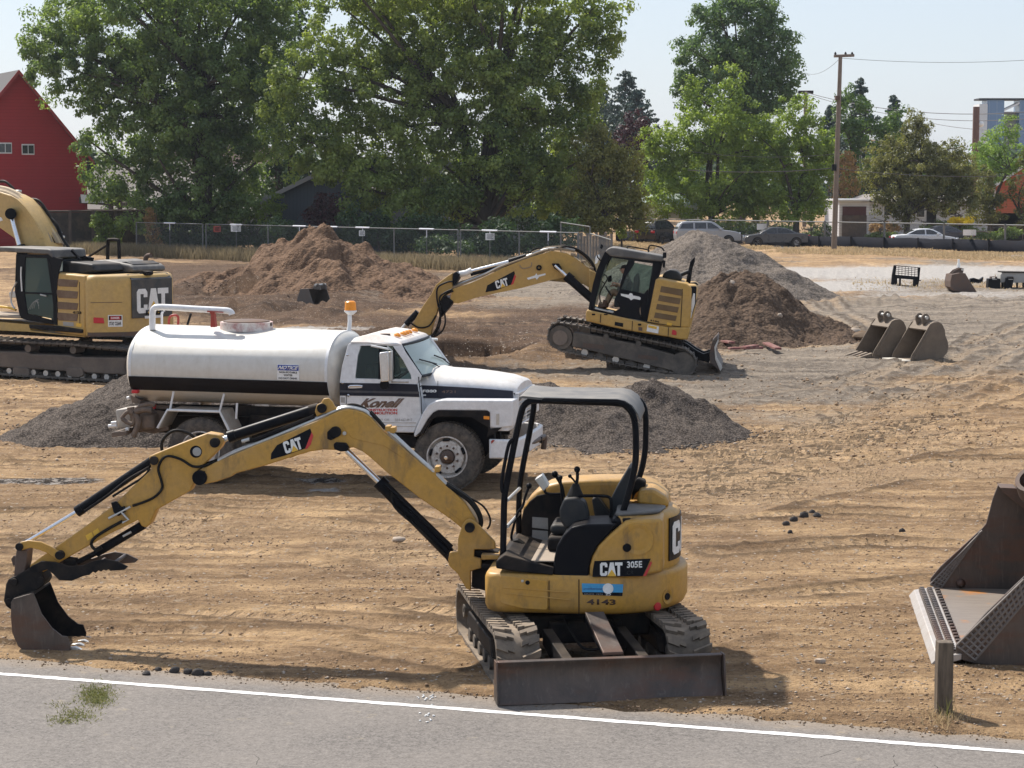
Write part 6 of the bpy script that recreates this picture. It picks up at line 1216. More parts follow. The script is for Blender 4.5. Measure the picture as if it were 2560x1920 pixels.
pp('ear', MB().ball(h_+Vector((-.0, -.095, .02)), .022).ball(h_+Vector((-.0, .095, .02)), .022), sk)
pp('cap', MB().lathe([(.055, .104), (.09, .10), (.13, .075), (.145, .02)], h_+Vector((-.01, 0, .0)), (0, 0, 1), 18).obox(h_+Vector((-.135, 0, .06)), (.06, 0, -.008), (0, .065, 0), (0, 0, .006)), M_blk2)
for k, sgn in (('l', 1), ('r', -1)):
    H_ = J['h'+k]; W_ = J['w'+k]; d = (H_-W_).normalized(); s_ = Vector((0, 1, 0)); n_ = d.cross(s_)
    mb = MB().obox(H_+d*.02, d*.045, s_*.04, n_*.016)
    for i, L_ in enumerate((.07, .08, .075, .055)):
        b0_ = H_+d*.06+s_*(-.033+.022*i); mb.tube([b0_, b0_+d*L_*.45-n_*.012*0+Vector((0, 0, -.01)), b0_+d*L_*.6+Vector((0, 0, -.035)), b0_+d*L_*.25+Vector((0, 0, -.05))], [.010, .010, .009, .008], 8)
    mb.tube([H_+s_*.035*sgn, H_+d*.03+s_*.06*sgn, H_+d*.055+s_*.055*sgn+Vector((0, 0, -.02))], [.012, .011, .009], 8); pp('hand', mb, sk)
    A_b, T_b = J['a'+k], J['t'+k]; d = (T_b-A_b).normalized(); pp('boot', MB().tube([A_b+Vector((.03, 0, .12)), A_b, A_b+d*.09+Vector((0, 0, -.05)), T_b+Vector((0, 0, -.04))], [.065, .07, .06, .05], 12), paint('brown_boot', (.10, .05, .03), .7))
    pp('sleeve', MB().tube([J['s'+k], J['e'+k], J['e'+k].lerp(W_, .35)], [.085, .065, .055], 12), paint('shirt', (.07, .08, .09), .9))
pp('shirt', MB().tube([J['pelvis'], J['waist'], J['chest'], J['neck']+Vector((0, 0, -.03))], [.17, .165, .185, .075], 16), paint('shirt', (.07, .08, .09), .9))

# ------------------------------------------------------------------ large excavator at the left edge
LU = Frame((gp(130, 948).x, 52.3), -20)
lx = thing('large_excavator', 'large dusty yellow excavator seen from behind at the left edge, boom raised to the left', 'excavator', LU)
lpl = [(-600, 1245), (-300, 1252), (0, 1268), (300, 1285), (500, 1292), (700, 1312), (980, 1335), (1100, 1375), (1160, 1450), (1140, 1560), (1060, 1605), (800, 1580), (300, 1552), (0, 1532), (-300, 1515), (-600, 1500), (-690, 1440), (-700, 1330)]
LP = LU.P(KH, lpl, 0); crawler(lx, LP, 0, .75, .20, .04, .03); crawler(lx, LP, 2.45, 3.2, .20, .04, .03)
dusty = paint('dust_caked_steel', (.14, .115, .095), .8, .1, dirt=.8, dust=(.24, .19, .15), scale=2, bump=.15)
for dv in (.12, 2.57):
    MB().prism(LU.P(KH, [(-500, 1330), (0, 1352), (200, 1355), (230, 1372), (520, 1380), (560, 1395), (960, 1400), (1000, 1440), (980, 1530), (820, 1525), (0, 1472), (-500, 1455)], .12), dv, dv+.5).done('track_frame', dusty, lx, bevel=.03)
    for x, y in ((215, 1330), (555, 1342)): disc(lx, 'carrier_roller', LU.q(KH, x, y, v=.12)+Vector((0, dv-.15, 0)), .09, .4, dusty, 16)
    for i in range(11): disc(lx, 'track_roller', LU.q(KH, -120+i*92, 1488+i*6, v=.12)+Vector((0, dv-.10, 0)), .07, .4, M_silver, 14)
    for x in (165, 570): MB().prism(LU.P(KH, fillet([(x-60, 1470), (x+60, 1480), (x+65, 1535), (x+30, 1548), (x-40, 1540), (x-62, 1520)], 15), .12), dv-.06, dv+.1).done('roller_guard', dusty, lx, bevel=.01)
    disc(lx, 'drive_sprocket', LU.q(KH, 1040, 1470, v=.12)+Vector((0, dv-.12, 0)), .38, .5, dusty, 24)
MB().prism(LU.P(KH, [(-300, 1300), (900, 1320), (900, 1440), (-300, 1400)], .7), .75, 2.5).done('carbody', M_blk2, lx, bevel=.05)
LH = Frame((at(212, 841, 51.9).x, 51.9), -37)
LR = LH.a-LU.a; LOFF = LU
def hb(mb, name, mat, **k):
    o = mb.done(name, mat, lx, **k); o.rotation_euler = (0, 0, LR); d = LH.p-LU.p; o.location = (d.dot(LU.U), d.dot(LU.V), 0); return o
def hp(name, pts, v0, v1, mat, bev=.02, trace=None, fl=0, seg=2):
    P = LH.P(KH, pts, v0 if trace is None else trace); return hb(MB().prism(fillet(P, fl) if fl else P, v0, v1), name, mat, bevel=bev, seg=seg)
def ht(name, pts, v, r, mat, n=10, sm=5): P = LH.T(KH, pts, v); return hb(MB().tube(smooth_path(P, sm) if sm > 1 else P, r, n), name, mat)
zt2, zb2_ = LH.q(KH, 645, 785, v=0).z, LH.q(KH, 645, 1240, v=0).z
hp('side_body', [(398, 757), (640, 783), (640, 1238), (500, 1225), (405, 1205)], 0, 2.6, M_yel3, .04)
cwp = fillet([(-.02, 0), (.22, .0), (.70, .62), (.76, .85), (.76, 2.05), (.70, 2.2), (.30, 2.62), (-.02, 2.65)], .12, 3)
hb(MB().loft([ringz(cwp, zb2_+.02, 1), ringz(cwp, zb2_+.07), ringz(cwp, zt2-.12), [(u*.95-.0, .05+v*.966, zt2-.02) for u, v in cwp], [(u*.85, .15+v*.9, zt2+.02) for u, v in cwp]]), 'counterweight', M_yel3, smooth=50)
hb(MB().loft([ringz(cwp, zb2_+.0, 1.0), ringz(cwp, zb2_+.10, 1.004)]), 'scraped_lower_edge', M_rust, smooth=50)
hb(MB().box((.755, .80, LH.q(KH, 1000, 1105, u=.76).z), (.785, 2.12, zt2-.09)).loft([[(.785, .80, zt2-.10), (.785, 2.12, zt2-.10), (.755, 2.12, zt2-.10), (.755, .80, zt2-.10)], [(.62, .80, zt2+.03), (.62, 2.12, zt2+.03), (.55, 2.12, zt2+.02), (.55, .80, zt2+.02)]]), 'rear_panel', paint('dark_rear_panel', (.035, .04, .045), .4, dirt=.2), bevel=.015)
def hl(fn, *a, **k):                                     # run a builder whose parts are made straight in the house frame
    before = set(bpy.data.objects); fn(*a, **k)
    for o in set(bpy.data.objects)-before: o.rotation_euler = (0, 0, LR); d = LH.p-LU.p; o.location = (d.dot(LU.U), d.dot(LU.V), 0)
hl(catlogo, (.786, .95, LH.q(KH, 1000, 1070, u=.79).z), (.786, 1.98, LH.q(KH, 1000, 1070, u=.79).z), (.786, .95, LH.q(KH, 1000, 885, u=.79).z), lx, .01)
hl(text, 'lettering', 'KONELL', (.80, 1.22, LH.q(KH, 1000, 1085, u=.79).z), (.80, 1.82, LH.q(KH, 1000, 1085, u=.79).z), (.80, 1.22, LH.q(KH, 1000, 1045, u=.79).z), M_klet, lx, .004, .01, .04)
hb(MB().box((.786, 1.20, LH.q(KH, 1000, 1112, u=.79).z), (.792, 1.75, LH.q(KH, 1000, 1092, u=.79).z)), 'rear_decal', M_wlet)
# chamfer face: light, sign
cn = Vector((.62, -.48, 0)).normalized(); ca = Vector((.22, 0, 0)); cbv = Vector((.48, .62, 0)).normalized()
def ch(s, z, k=.004): return ca+cbv*s+cn*k+Vector((0, 0, z))
zq_ = lambda y: LH.q(KH, 800, y, u=.45).z
hb(MB().loft([[ch(.06, zq_(1095)), ch(.30, zq_(1100)), ch(.32, zq_(1142)), ch(.06, zq_(1138))], [ch(.06, zq_(1095), .02), ch(.28, zq_(1100), .02), ch(.30, zq_(1142), .02), ch(.06, zq_(1138), .02)]]), 'red_reflector', M_redl, bevel=.006)
def chq(name, s0, s1, y0, y1, mat, k): return hb(MB().loft([[ch(s0, zq_(y0), k), ch(s1, zq_(y0), k), ch(s1, zq_(y1), k), ch(s0, zq_(y1), k)], [ch(s0, zq_(y0), k+.004), ch(s1, zq_(y0), k+.004), ch(s1, zq_(y1), k+.004), ch(s0, zq_(y1), k+.004)]]), name, mat)
chq('warning_sign', .40, .74, 1080, 1168, M_wlet, .002); chq('sign_header', .42, .72, 1086, 1118, M_klet, .007); chq('sign_oval', .45, .69, 1090, 1114, M_redl, .012)
hl(text, 'lettering', 'DANGER', ch(.47, zq_(1110), .016), ch(.67, zq_(1110), .016), ch(.47, zq_(1094), .016), M_wlet, lx, .003, .0, .03); hl(text, 'lettering', 'STAY CLEAR', ch(.43, zq_(1158), .006), ch(.71, zq_(1158), .006), ch(.43, zq_(1130), .006), M_klet, lx, .003, .0, .03)
chq('panel_seam', .0, .74, 982, 986, M_rust, .0)
brn_ = paint('brown_louvre', (.15, .095, .06), .8, dirt=.5)
for y0, y1 in ((805, 868), (890, 955), (978, 1040), (1060, 1125)): hp('louvre', [(412, y0-2), (588, y0+12), (578, y1), (440, y1-6)], -.012, .02, brn_, .006)
hp('door_seam', [(596, 830), (600, 830), (604, 1160), (600, 1160)], -.004, .01, M_klet, 0)
text_o = hl(text, 'fleet_number', '4158', LH.q(KH, 548, 1068, v=-.006), LH.q(KH, 614, 1072, v=-.006), LH.q(KH, 548, 1048, v=-.006), M_klet, lx, .003, 0, .03)
hp('inspection_label', [(475, 1128), (555, 1135), (555, 1165), (478, 1158)], -.005, .01, M_label, 0); hp('inspection_label', [(575, 1138), (615, 1145), (612, 1170), (572, 1165)], -.005, .01, M_ylet, 0)
hp('side_skirt', [(-400, 1110), (0, 1130), (220, 1150), (230, 1195), (640, 1240), (640, 1246), (200, 1205), (-400, 1180)], -.0, 2.6, M_yel3, .02); hp('step_bar', [(215, 1150), (430, 1160), (612, 1188), (612, 1216), (400, 1200), (220, 1180)], -.08, .0, M_blk2, .02)
# cab
b2 = lambda name, pts, th, mat, v0=-.02, v1=1.0: [hp(name, pts, v0, v0+th, mat, .01), hp(name, pts, v1-th, v1, mat, .01, trace=v0)]
b2('door_frame', [(120, 620), (360, 622), (388, 700), (412, 850), (432, 1000), (430, 1155), (400, 1150), (400, 1000), (380, 850), (352, 650), (190, 645), (180, 900), (205, 1070), (400, 1120), (398, 1150), (205, 1120), (150, 1100), (110, 900)], .06, M_blk)
b2('cab_pillar', [(360, 622), (400, 640), (470, 655), (440, 760), (425, 900), (432, 1000), (410, 850), (388, 700)], .05, M_blk)
hp('cab_roof', [(-200, 575), (0, 562), (360, 580), (385, 590), (392, 650), (360, 622), (0, 600), (-200, 600)], -.05, 1.05, M_can, .03)
hp('door_window', [(185, 645), (352, 648), (385, 850), (400, 1000), (402, 1110), (205, 1065), (180, 900)], .0, .008, M_glass, 0); hp('rear_side_window', [(398, 660), (470, 660), (470, 745), (400, 760)], .0, .008, M_wind, 0); hp('far_window', [(110, 640), (352, 648), (400, 1000), (200, 1000)], .95, .96, M_glass, 0, trace=0)
hp('door_rail', [(180, 905), (400, 912), (400, 925), (180, 918)], -.03, .0, M_blk, .006); ht('door_handle', [(305, 925), (350, 935)], -.05, .02, M_silver, 8, 1); hp('lower_door_panel', [(200, 930), (330, 935), (335, 1090), (210, 1060)], .02, .04, paint('navy_panel', (.02, .04, .09), .3), 0)
for i in range(4): ht('grille_rib', [(215+i*14, 1040-i*4), (250+i*10, 985-i*8), (295, 960+i*24)], .01, .012, M_label, 6)
hp('operator_seat', [(170, 940), (260, 930), (300, 780), (335, 770), (345, 1000), (300, 1080), (170, 1060)], .3, .8, M_blk2, .04); hp('cab_back_wall', [(345, 650), (400, 660), (430, 1150), (390, 1140)], .05, .95, M_plastic, .01)
ht('grab_rail', [(160, 715), (158, 780), (165, 900)], -.06, .018, M_wlet, 8); ht('grab_rail', [(125, 830), (90, 900), (85, 980), (110, 1030)], -.1, .02, M_silver, 8); hp('foot_platform', [(-300, 1060), (150, 1085), (150, 1105), (-300, 1090)], -.05, .9, M_mat, .02); ht('hand_line', [(0, 1015), (60, 1022), (120, 1040)], .1, .03, M_ylet, 8); hp('cab_lamp', fillet([(65, 905), (115, 900), (120, 950), (70, 950)], 14), .2, .4, M_silver, .03)
# engine hoods on top, exhaust, hand rails
hp('engine_hood', [(465, 750), (472, 682), (510, 662), (680, 675), (800, 690), (830, 745), (690, 768), (480, 755)], .35, 1.3, M_plastic, .05, seg=3, trace=.8); hp('engine_hood', [(800, 690), (850, 662), (950, 655), (1130, 690), (1160, 712), (1165, 748), (900, 765), (810, 740)], 1.3, 2.4, M_can, .06, seg=3, trace=2.0)
for i in range(4): hp('hood_rib', [(840+i*70, 672), (880+i*70, 668), (930+i*70, 692), (890+i*70, 696)], 1.4, 2.3, M_plastic, .02, trace=2.0)
ht('exhaust_pipe', [(1098, 685), (1100, 650), (1115, 632), (1138, 628)], 2.3, .06, M_rust, 12); ht('hand_rail', [(812, 660), (815, 525), (830, 512), (880, 512), (895, 530), (900, 655)], 2.5, .045, M_blk2, 10, 3); ht('hand_rail', [(660, 645), (740, 595), (815, 548)], 2.5, .03, M_blk2, 8, 1); hp('rear_camera', fillet([(1050, 765), (1065, 745), (1110, 750), (1110, 775), (1080, 785)], 6), 1.3, 1.5, M_blk2, .02)
hp('cab_rear_post', [(540, 580), (600, 655), (590, 660), (530, 600)], .5, .56, M_blk, .01)
# boom
bm = [(-260, 110), (-120, 120), (0, 150), (70, 172), (130, 205), (190, 265), (250, 350), (310, 450), (345, 530), (365, 620), (380, 720), (300, 760), (250, 700), (145, 560), (105, 500), (0, 425), (-120, 400), (-260, 390)]
hp('boom', bm, 1.05, 1.6, paint('bleached_yellow', (.52, .34, .115), .5, dirt=.3, scale=1.3, topdust=.3), .03); hp('boom_plate', [(70, 172), (130, 205), (190, 265), (250, 350), (330, 500), (290, 500), (210, 350), (110, 220)], 1.03, 1.05, paint('bleached_yellow', (.52, .34, .115)), .006)
ht('boom_cylinder_rod', [(92, 345), (120, 450), (150, 556)], .95, .07, M_chrome, 14, 1); ht('boom_cylinder', [(150, 556), (200, 740)], .95, .13, M_blk, 14, 1); ht('boom_pin', [(80, 315, .8), (85, 315, 1.1)], 1, .14, M_blk, 16, 1); ht('lower_cylinder_hose', [(60, 300), (80, 330), (95, 350)], .9, .05, M_blk, 8)
for i in range(7):
    k = i/6; P_ = [tuple(Vector(p).lerp(Vector(q), k)) for p, q in (((-200, 118), (-190, 92)), ((0, 146), (15, 112)), ((70, 168), (110, 142)), ((130, 200), (190, 190)), ((190, 262), (275, 268)), ((250, 346), (350, 360)), ((310, 446), (425, 460)), ((345, 526), (475, 545)))]
    ht('boom_pipe', P_, 1.12+.07*i, .030+.008*(i % 3), (hz_, paint('pale_pipe', (.45, .34, .2), .6, dirt=.3), hz_, M_hose)[i % 4], 8)
for pts in ([(-60, 85), (30, 70), (90, 115), (120, 160)], [(110, 150), (200, 200), (290, 215), (350, 290), (400, 370), (445, 430), (470, 500)], [(200, 240), (330, 340), (380, 440), (430, 500)], [(270, 225), (360, 320), (430, 400), (450, 470), (520, 570)]): ht('boom_hose', pts, 1.6, .035, M_hose, 8)
for x, y in ((125, 145), (240, 215), (345, 385), (360, 430), (450, 490), (430, 460)): hp('hose_fitting', fillet([(x-13, y-10), (x+13, y-8), (x+13, y+10), (x-13, y+8)], 4), 1.6, 1.72, M_silver, .01)
hp('boom_decal', [(-40, 320), (10, 345), (20, 365), (-10, 375), (-40, 370)], 1.04, 1.05, M_wlet, 0)

# ------------------------------------------------------------------ loose digging buckets and attachments on the ground
def mkbucket(name, label, fr, K, prof, width, inner, ears=None, teeth=0, mat=None, tooth=None, pin_=None, wall=.03, group=None):
    """prof: outline of the side plate; inner: how many points of it carry the wrapped shell"""
    t = thing(name, label, 'bucket', fr, group=group); mat = mat or M_rust; P = fr.P(K, prof, 0)
    for v0 in (0, width-wall): MB().prism(P, v0, v0+wall).done('side_plate', mat, t, bevel=.006)
    sh = fr.P(K, inner, 0); c = Vector((sum(p[0] for p in P)/len(P), sum(p[1] for p in P)/len(P))); mb = MB()
    inn = [tuple(Vector(p)+(c-Vector(p)).normalized()*wall*1.3) for p in sh]
    for a, b, a2, b2_ in zip(sh, sh[1:], inn, inn[1:]): mb.prism([a, b, b2_, a2], wall*.9, width-wall*.9)
    mb.done('shell', mat, t, smooth=50)
    if ears:
        E_ = fr.P(K, ears, 0)
        for v0 in (width*.30, width*.62): MB().prism(E_, v0, v0+.06).done('mounting_ear', mat, t, bevel=.012)
        p = fr.q(K, *pin_, v=0); MB().tube([p+Vector((0, width*.22, 0)), p+Vector((0, width*.78, 0))], .045, 14).done('pin', M_silver, t)
    if tooth:
        T_ = fr.P(K, tooth, 0)
        for i in range(teeth): v0 = .02+(width-.14)*i/(teeth-1); MB().prism(T_, v0, v0+.10).done('tooth', M_steel, t, bevel=.012)
    return t
M_bkt = paint('tan_dusty_steel', (.16, .125, .092), .7, .1, dirt=.6, dust=(.27, .21, .15), scale=2, bump=.15, topdust=.4); M_bkt2 = paint('dark_bucket', (.12, .105, .092), .7, .1, dirt=.5, dust=(.16, .12, .09), scale=3, bump=.2)
p = gp(2100+1000*.20796, 620+1372*.20796); BK = Frame((p.x, p.y), 18)
bp_ = [(845, 1362), (862, 1292), (960, 1130), (1050, 975), (1085, 915), (1130, 892), (1190, 888), (1232, 920), (1262, 985), (1270, 1060), (1295, 1115), (1306, 1190), (1290, 1260), (1235, 1320), (1160, 1350), (1000, 1368), (900, 1372)]
b1 = mkbucket('digging_bucket', 'tan steel digging bucket with a bright flat lip, right one of the leaning pair', BK, KK, bp_, 1.05, [(1050, 985), (1110, 900), (1190, 890), (1262, 985), (1270, 1060), (1295, 1115), (1306, 1190), (1290, 1260), (1235, 1320), (1160, 1350), (1000, 1366), (850, 1366)],
    [(1075, 940), (1058, 880), (1058, 830), (1080, 800), (1115, 795), (1143, 820), (1160, 870), (1255, 895), (1285, 920), (1280, 970), (1180, 930)], mat=M_bkt, pin_=(1098, 845))
MB().prism(BK.P(KK, [(560, 1340), (585, 1300), (770, 1330), (850, 1362), (730, 1378)], 0), .1, .12).done('tmp', M_wlet, b1); bpy.data.objects.remove(bpy.data.objects['tmp'])
e_ = BK.q(KK, 845, 1364, v=0); MB().box((e_.x-.28, .0, .02), (e_.x+.06, 1.05, .055)).done('flat_lip', paint('bright_lip', (.62, .58, .50), .5, .1, dirt=.3), b1, bevel=.006); MB().prism(BK.P(KK, [(880, 1330), (990, 1130), (1060, 1000), (1090, 985), (1000, 1160), (930, 1340)], 0), -.02, .0).done('wear_strip', M_bkt, b1, bevel=.006)
b2_o = dup(b1, BK.p+BK.U*(-.42)+BK.V*1.35, label='tan steel digging bucket with blunt teeth, left one of the leaning pair')
for o in list(b2_o.children):
    if o.name.startswith('flat_lip'): bpy.data.objects.remove(o)
for i in range(4): MB().loft([[(e_.x+.05, .05+i*.27, .03), (e_.x+.05, .20+i*.27, .03), (e_.x+.05, .20+i*.27, .16), (e_.x+.05, .05+i*.27, .16)], [(e_.x-.32, .09+i*.27, .02), (e_.x-.32, .16+i*.27, .02), (e_.x-.32, .16+i*.27, .05), (e_.x-.32, .09+i*.27, .05)]]).done('tooth', M_bkt, b2_o, bevel=.015)
p = gp(300+1330*.36166, 480+812*.36166); QB = Frame((p.x, p.y), -42)
mkbucket('digging_bucket', 'dark steel bucket standing in front of the reddish brown soil heap', QB, KQ, [(1212, 790), (1225, 735), (1245, 670), (1300, 668), (1310, 700), (1330, 760), (1362, 812), (1300, 815), (1240, 812)], .95, [(1300, 668), (1245, 670), (1225, 735), (1212, 790), (1240, 812), (1362, 812)],
    [(1290, 675), (1300, 640), (1325, 632), (1340, 645), (1345, 680)], mat=M_bkt2, pin_=(1320, 645))
p = gp(2100+1480*.20796, 620+528*.20796); QC = Frame((p.x, p.y), 2)
mkbucket('digging_bucket', 'rusty brown digging bucket far right beside the pale gravel', QC, KK, [(1328, 400), (1345, 320), (1440, 300), (1508, 305), (1550, 380), (1600, 460), (1645, 528), (1500, 530), (1380, 522), (1330, 470)], 1.1, [(1508, 305), (1440, 300), (1345, 320), (1328, 400), (1330, 470), (1380, 522), (1500, 530), (1640, 530)],
    [(1350, 320), (1400, 270), (1470, 240), (1510, 250), (1505, 300), (1380, 330)], mat=M_rust, pin_=(1490, 265))
p = gp(2100+780*.20796, 620+462*.20796); FA = Frame((p.x, p.y), 6); ff = thing('fork_carriage', 'black fork carriage with a grid guard standing on the pale gravel', 'attachment', FA)
f_ = lambda nm, pts, v0, v1, m_=M_klet: MB().prism(FA.P(KK, pts, 0), v0, v1).done(nm, m_, ff, bevel=.01)
f_('side_post', [(618, 440), (630, 320), (652, 208), (680, 208), (668, 320), (690, 335), (688, 442)], 0, .12); f_('side_post', [(880, 460), (885, 375), (940, 340), (940, 232), (968, 235), (955, 380), (940, 462)], 0, .12); f_('cross_bar', [(632, 318), (950, 345), (945, 385), (630, 362)], 0, .12); f_('top_bar', [(652, 206), (968, 234), (968, 242), (652, 216)], 0, .06); f_('lower_bar', [(690, 438), (890, 455), (890, 465), (690, 448)], 0, .08); f_('middle_post', [(715, 360), (735, 362), (732, 460), (712, 458)], 0, .08)
mb = MB()
for i in range(1, 7): a, b = FA.q(KK, 668+i*39, 215+i*3.4, v=.03), FA.q(KK, 668+i*38, 325+i*3, v=.03); mb.tube([a, b], .012, 6)
for j in range(1, 5): a, b = FA.q(KK, 668, 212+j*22, v=.03), FA.q(KK, 945, 236+j*22, v=.03); mb.tube([a, b], .012, 6)
mb.done('guard_grid', M_klet, ff); f_('fork_stub', [(940, 385), (975, 388), (975, 398), (940, 396)], .0, .1)
for i, (x0, x1, lbl) in enumerate(((1780, 1935, 'black narrow bucket with a lifting bracket, far right on the pale gravel'), (1975, 2100, 'black ripper attachment beside the narrow black bucket far right'))):
    p = gp(2100+(x0+x1)/2*.20796, 620+492*.20796); Fq = Frame((p.x, p.y), 0); t = thing('attachment', lbl, 'attachment', Fq)
    g_ = lambda nm, pts, v0, v1, m_=M_klet, b_=.015: MB().prism(Fq.P(KK, pts, 0), v0, v1).done(nm, m_, t, bevel=b_)
    g_('bucket_body', [(x0, 490), (x0+8, 370), (x1-8, 368), (x1, 490)] if i == 0 else [(x0, 490), (x0+25, 360), (x1-10, 358), (x1-20, 430), (x1-35, 492)], 0, .5); g_('bracket', [(x0+40, 370), (x0+42, 345), (x0+115, 345), (x0+117, 370), (x0+108, 370), (x0+106, 355), (x0+52, 355), (x0+50, 370)], .1, .4, M_rust, .005); g_('bracket_plate', [(x0+50, 372), (x0+106, 372), (x0+106, 382), (x0+50, 382)], -.01, .1, M_label, .004)
p = gp(2100+2080*.20796, 620+500*.20796); Fq = Frame((p.x, p.y+.8), 0); t = thing('steel_tool_box', 'grey steel box on legs at the far right edge of the gravel', 'box', Fq)
MB().prism(Fq.P(KK, [(1930, 415), (1930, 330), (1950, 290), (2300, 300), (2300, 420)], 0), 0, .8).done('box_body', M_label, t, bevel=.02); MB().prism(Fq.P(KK, [(1945, 282), (2300, 290), (2300, 302), (1945, 296)], 0), -.05, .85).done('box_lid', M_blk2, t, bevel=.01)
for x in (1945, 2125, 2200, 2290): MB().prism(Fq.P(KK, [(x, 415), (x+20, 415), (x+20, 500), (x, 500)], 0), .05, .15).done('leg', M_blk2, t)
p = gp(2100+1425*.20796, 620+250*.20796); a = at(2100+1425*.20796, 620+135*.20796, p.y); o = MB().tube([(0, 0, 0), (0, 0, (a.z)*.55)], .09, 12).tube([(0, 0, a.z*.5), (0, 0, a.z)], .06, 12).done('standpipe', M_wlet); o.location = (p.x, p.y, 0); tag(o, 'short white standpipe at the edge of the pale gravel', 'pipe')
p = gp(2100+1640*.20796, 620+432*.20796); o = MB().prism([(-.3, 0), (-.28, .25), (-.1, .28), (.15, .20), (.33, .33), (.28, 0)], 0, .3).done('steel_coupler', M_klet, bevel=.02); o.location = (p.x, p.y, 0); tag(o, 'small black steel coupler lying right of the rusty bucket', 'attachment')
# ------------------------------------------------------------------ fences
M_galv = paint('galvanised_pipe', (.15, .16, .165), .5, .4, dirt=.3)
M_tape = paint('white_tape', (.75, .76, .80), .6, dirt=.1)
def chain(name, wire, cover, tint):
    g = NT(name); v = g.n('TexCoord').outputs['UV']; s = g.n('SeparateXYZ', {0: v}); cell = .055
    a = g.math('ADD', s.outputs[0], s.outputs[1]); b = g.math('SUBTRACT', s.outputs[0], s.outputs[1])
    f = lambda q: g.math('LESS_THAN', g.math('PINGPONG', g.math('DIVIDE', q, cell), .5), cover)
    k = g.math('MAXIMUM', f(a), f(b)); g.col(tint, .5); tr = g.n('BsdfTransparent'); mx = g.n('MixShader', {0: k, 1: tr.outputs[0], 2: g.b.outputs[0]}); g.t.links.new(mx.outputs[0], g.o.inputs[0]); return g.m
M_chain = chain('chain_link', .003, .032, (.16, .17, .18)); M_chain2 = chain('dark_chain_link', .003, .055, (.05, .06, .07))
def mesh_panel(par, a, b, z0, z1, mat):
    bm = bmesh.new(); vs = [bm.verts.new(p) for p in ((a.x, a.y, z0), (b.x, b.y, z0), (b.x, b.y, z1), (a.x, a.y, z1))]; f = bm.faces.new(vs); uv = bm.loops.layers.uv.new(); L_ = (b-a).length
    for l, c in zip(f.loops, ((0, z0), (L_, z0), (L_, z1), (0, z1))): l[uv].uv = c
    me = bpy.data.meshes.new('mesh_panel'); bm.to_mesh(me); bm.free(); me.materials.append(mat); o = bpy.data.objects.new('mesh_panel', me); COL.objects.link(o); o.parent = par; return o
def on_line(A, B, X):                                     # point of the fence line seen at photo column X
    k = (X-1280)*.4/FPX/cp; t = (k*A.y-A.x)/((B.x-A.x)-k*(B.y-A.y)); return A.lerp(B, t)
FA_, FB_ = Vector(((347-1280)*.4/FPX*144, 144, 0)), Vector(((1445-1280)*.4/FPX*114, 114, 0))
tf = thing('mesh_fence', 'galvanised wire mesh fence panels with white taped rails behind the soil heap', 'fence')
px_ = [347, 430, 512, 520, 595, 674, 752, 830, 909, 987, 1068, 1146, 1152, 1225, 1298, 1370, 1445]
HF = 2.13; pp_ = [on_line(FA_, FB_, x) for x in px_]
for i, (x, p) in enumerate(zip(px_, pp_)):
    thick = x in (347, 512, 520, 674, 987, 1146, 1152, 1298, 1445); MB().tube([(p.x, p.y, 0), (p.x, p.y, HF)], .045 if thick else .022, 8).done('fence_post', M_galv, tf)
    if not thick:
        dq = (FB_-FA_).normalized()*.62; MB().tube([(p.x-dq.x, p.y-dq.y, HF+.01), (p.x+dq.x, p.y+dq.y, HF+.01)], .05, 8).done('rail_tape', M_tape, tf); MB().tube([(p.x, p.y, HF-.45), (p.x, p.y, HF)], .03, 6).done('rail_tape', M_tape, tf)
for a, b in zip(pp_, pp_[1:]):
    if (b-a).length < .8: continue
    MB().tube([(a.x, a.y, HF), (b.x, b.y, HF)], .03, 8).done('top_rail', M_galv, tf); mesh_panel(tf, a, b, .05, HF-.03, M_chain2)
for lab, x0, y0, x1, y1, red in (('red notice board wired to the mesh fence', 539, 565, 557, 580, 1), ('white notice board wired to the mesh fence left of the soil heap', 582, 563, 607, 579, 0), ('small white notice board on the mesh fence right of the soil heap', 900, 576, 915, 590, 0), ('white notice board on the mesh fence above the far boom', 1214, 583, 1237, 600, 0)):
    p = on_line(FA_, FB_, (x0+x1)/2); a, b = at(x0, y1, p.y), at(x1, y0, p.y); o = thing('notice_board', lab, 'sign', loc=(p.x, p.y-.06, 0)); w2, z0, z1 = (b.x-a.x)/2, a.z, b.z
    MB().box((-w2, -.01, z0), (w2, .01, z1)).done('board', paint('red_notice', (.4, .06, .04), .5) if red else M_wlet, o)
    mb = MB(); n = 4
    for i in range(n): z = z1-(z1-z0)*(i+1.2)/(n+1.4); mb.box((-w2*(.7-.1*(i % 2)), -.016, z-.025), (w2*(.7-.15*(i % 3)), -.011, z+.015))
    mb.done('printed_lines', M_klet if red else paint('grey_print', (.30, .30, .33), .6), o)
# street side fence with black silt cloth
RA, RB = gp(1540, 604), gp(2560, 632); RA.z = RB.z = 0
rf = thing('chain_link_fence', 'galvanised chain link fence with a low black silt cloth along the street', 'fence')
rx2 = [1540, 1606, 1774, 1915, 2057, 2205, 2353, 2505, 2650]; rp_ = [on_line(RA, RB, x) for x in rx2]
for x, p in zip(rx2, rp_): MB().tube([(p.x, p.y, 0), (p.x, p.y, 1.95)], .075, 8).done('fence_post', M_galv, rf)
p = rp_[4]; MB().tube([(p.x, p.y, 1.3), (p.x+1.5, p.y-.4, 0)], .06, 8).done('fence_brace', M_galv, rf)
for a, b in zip(rp_, rp_[1:]): MB().tube([(a.x, a.y, 1.86), (b.x, b.y, 1.86)], .045, 8).done('top_rail', M_galv, rf); mesh_panel(rf, a, b, .1, 1.83, M_chain)
M_silt = paint('silt_cloth', (.010, .012, .020), .8, dirt=.04, scale=.6, spec=.1)
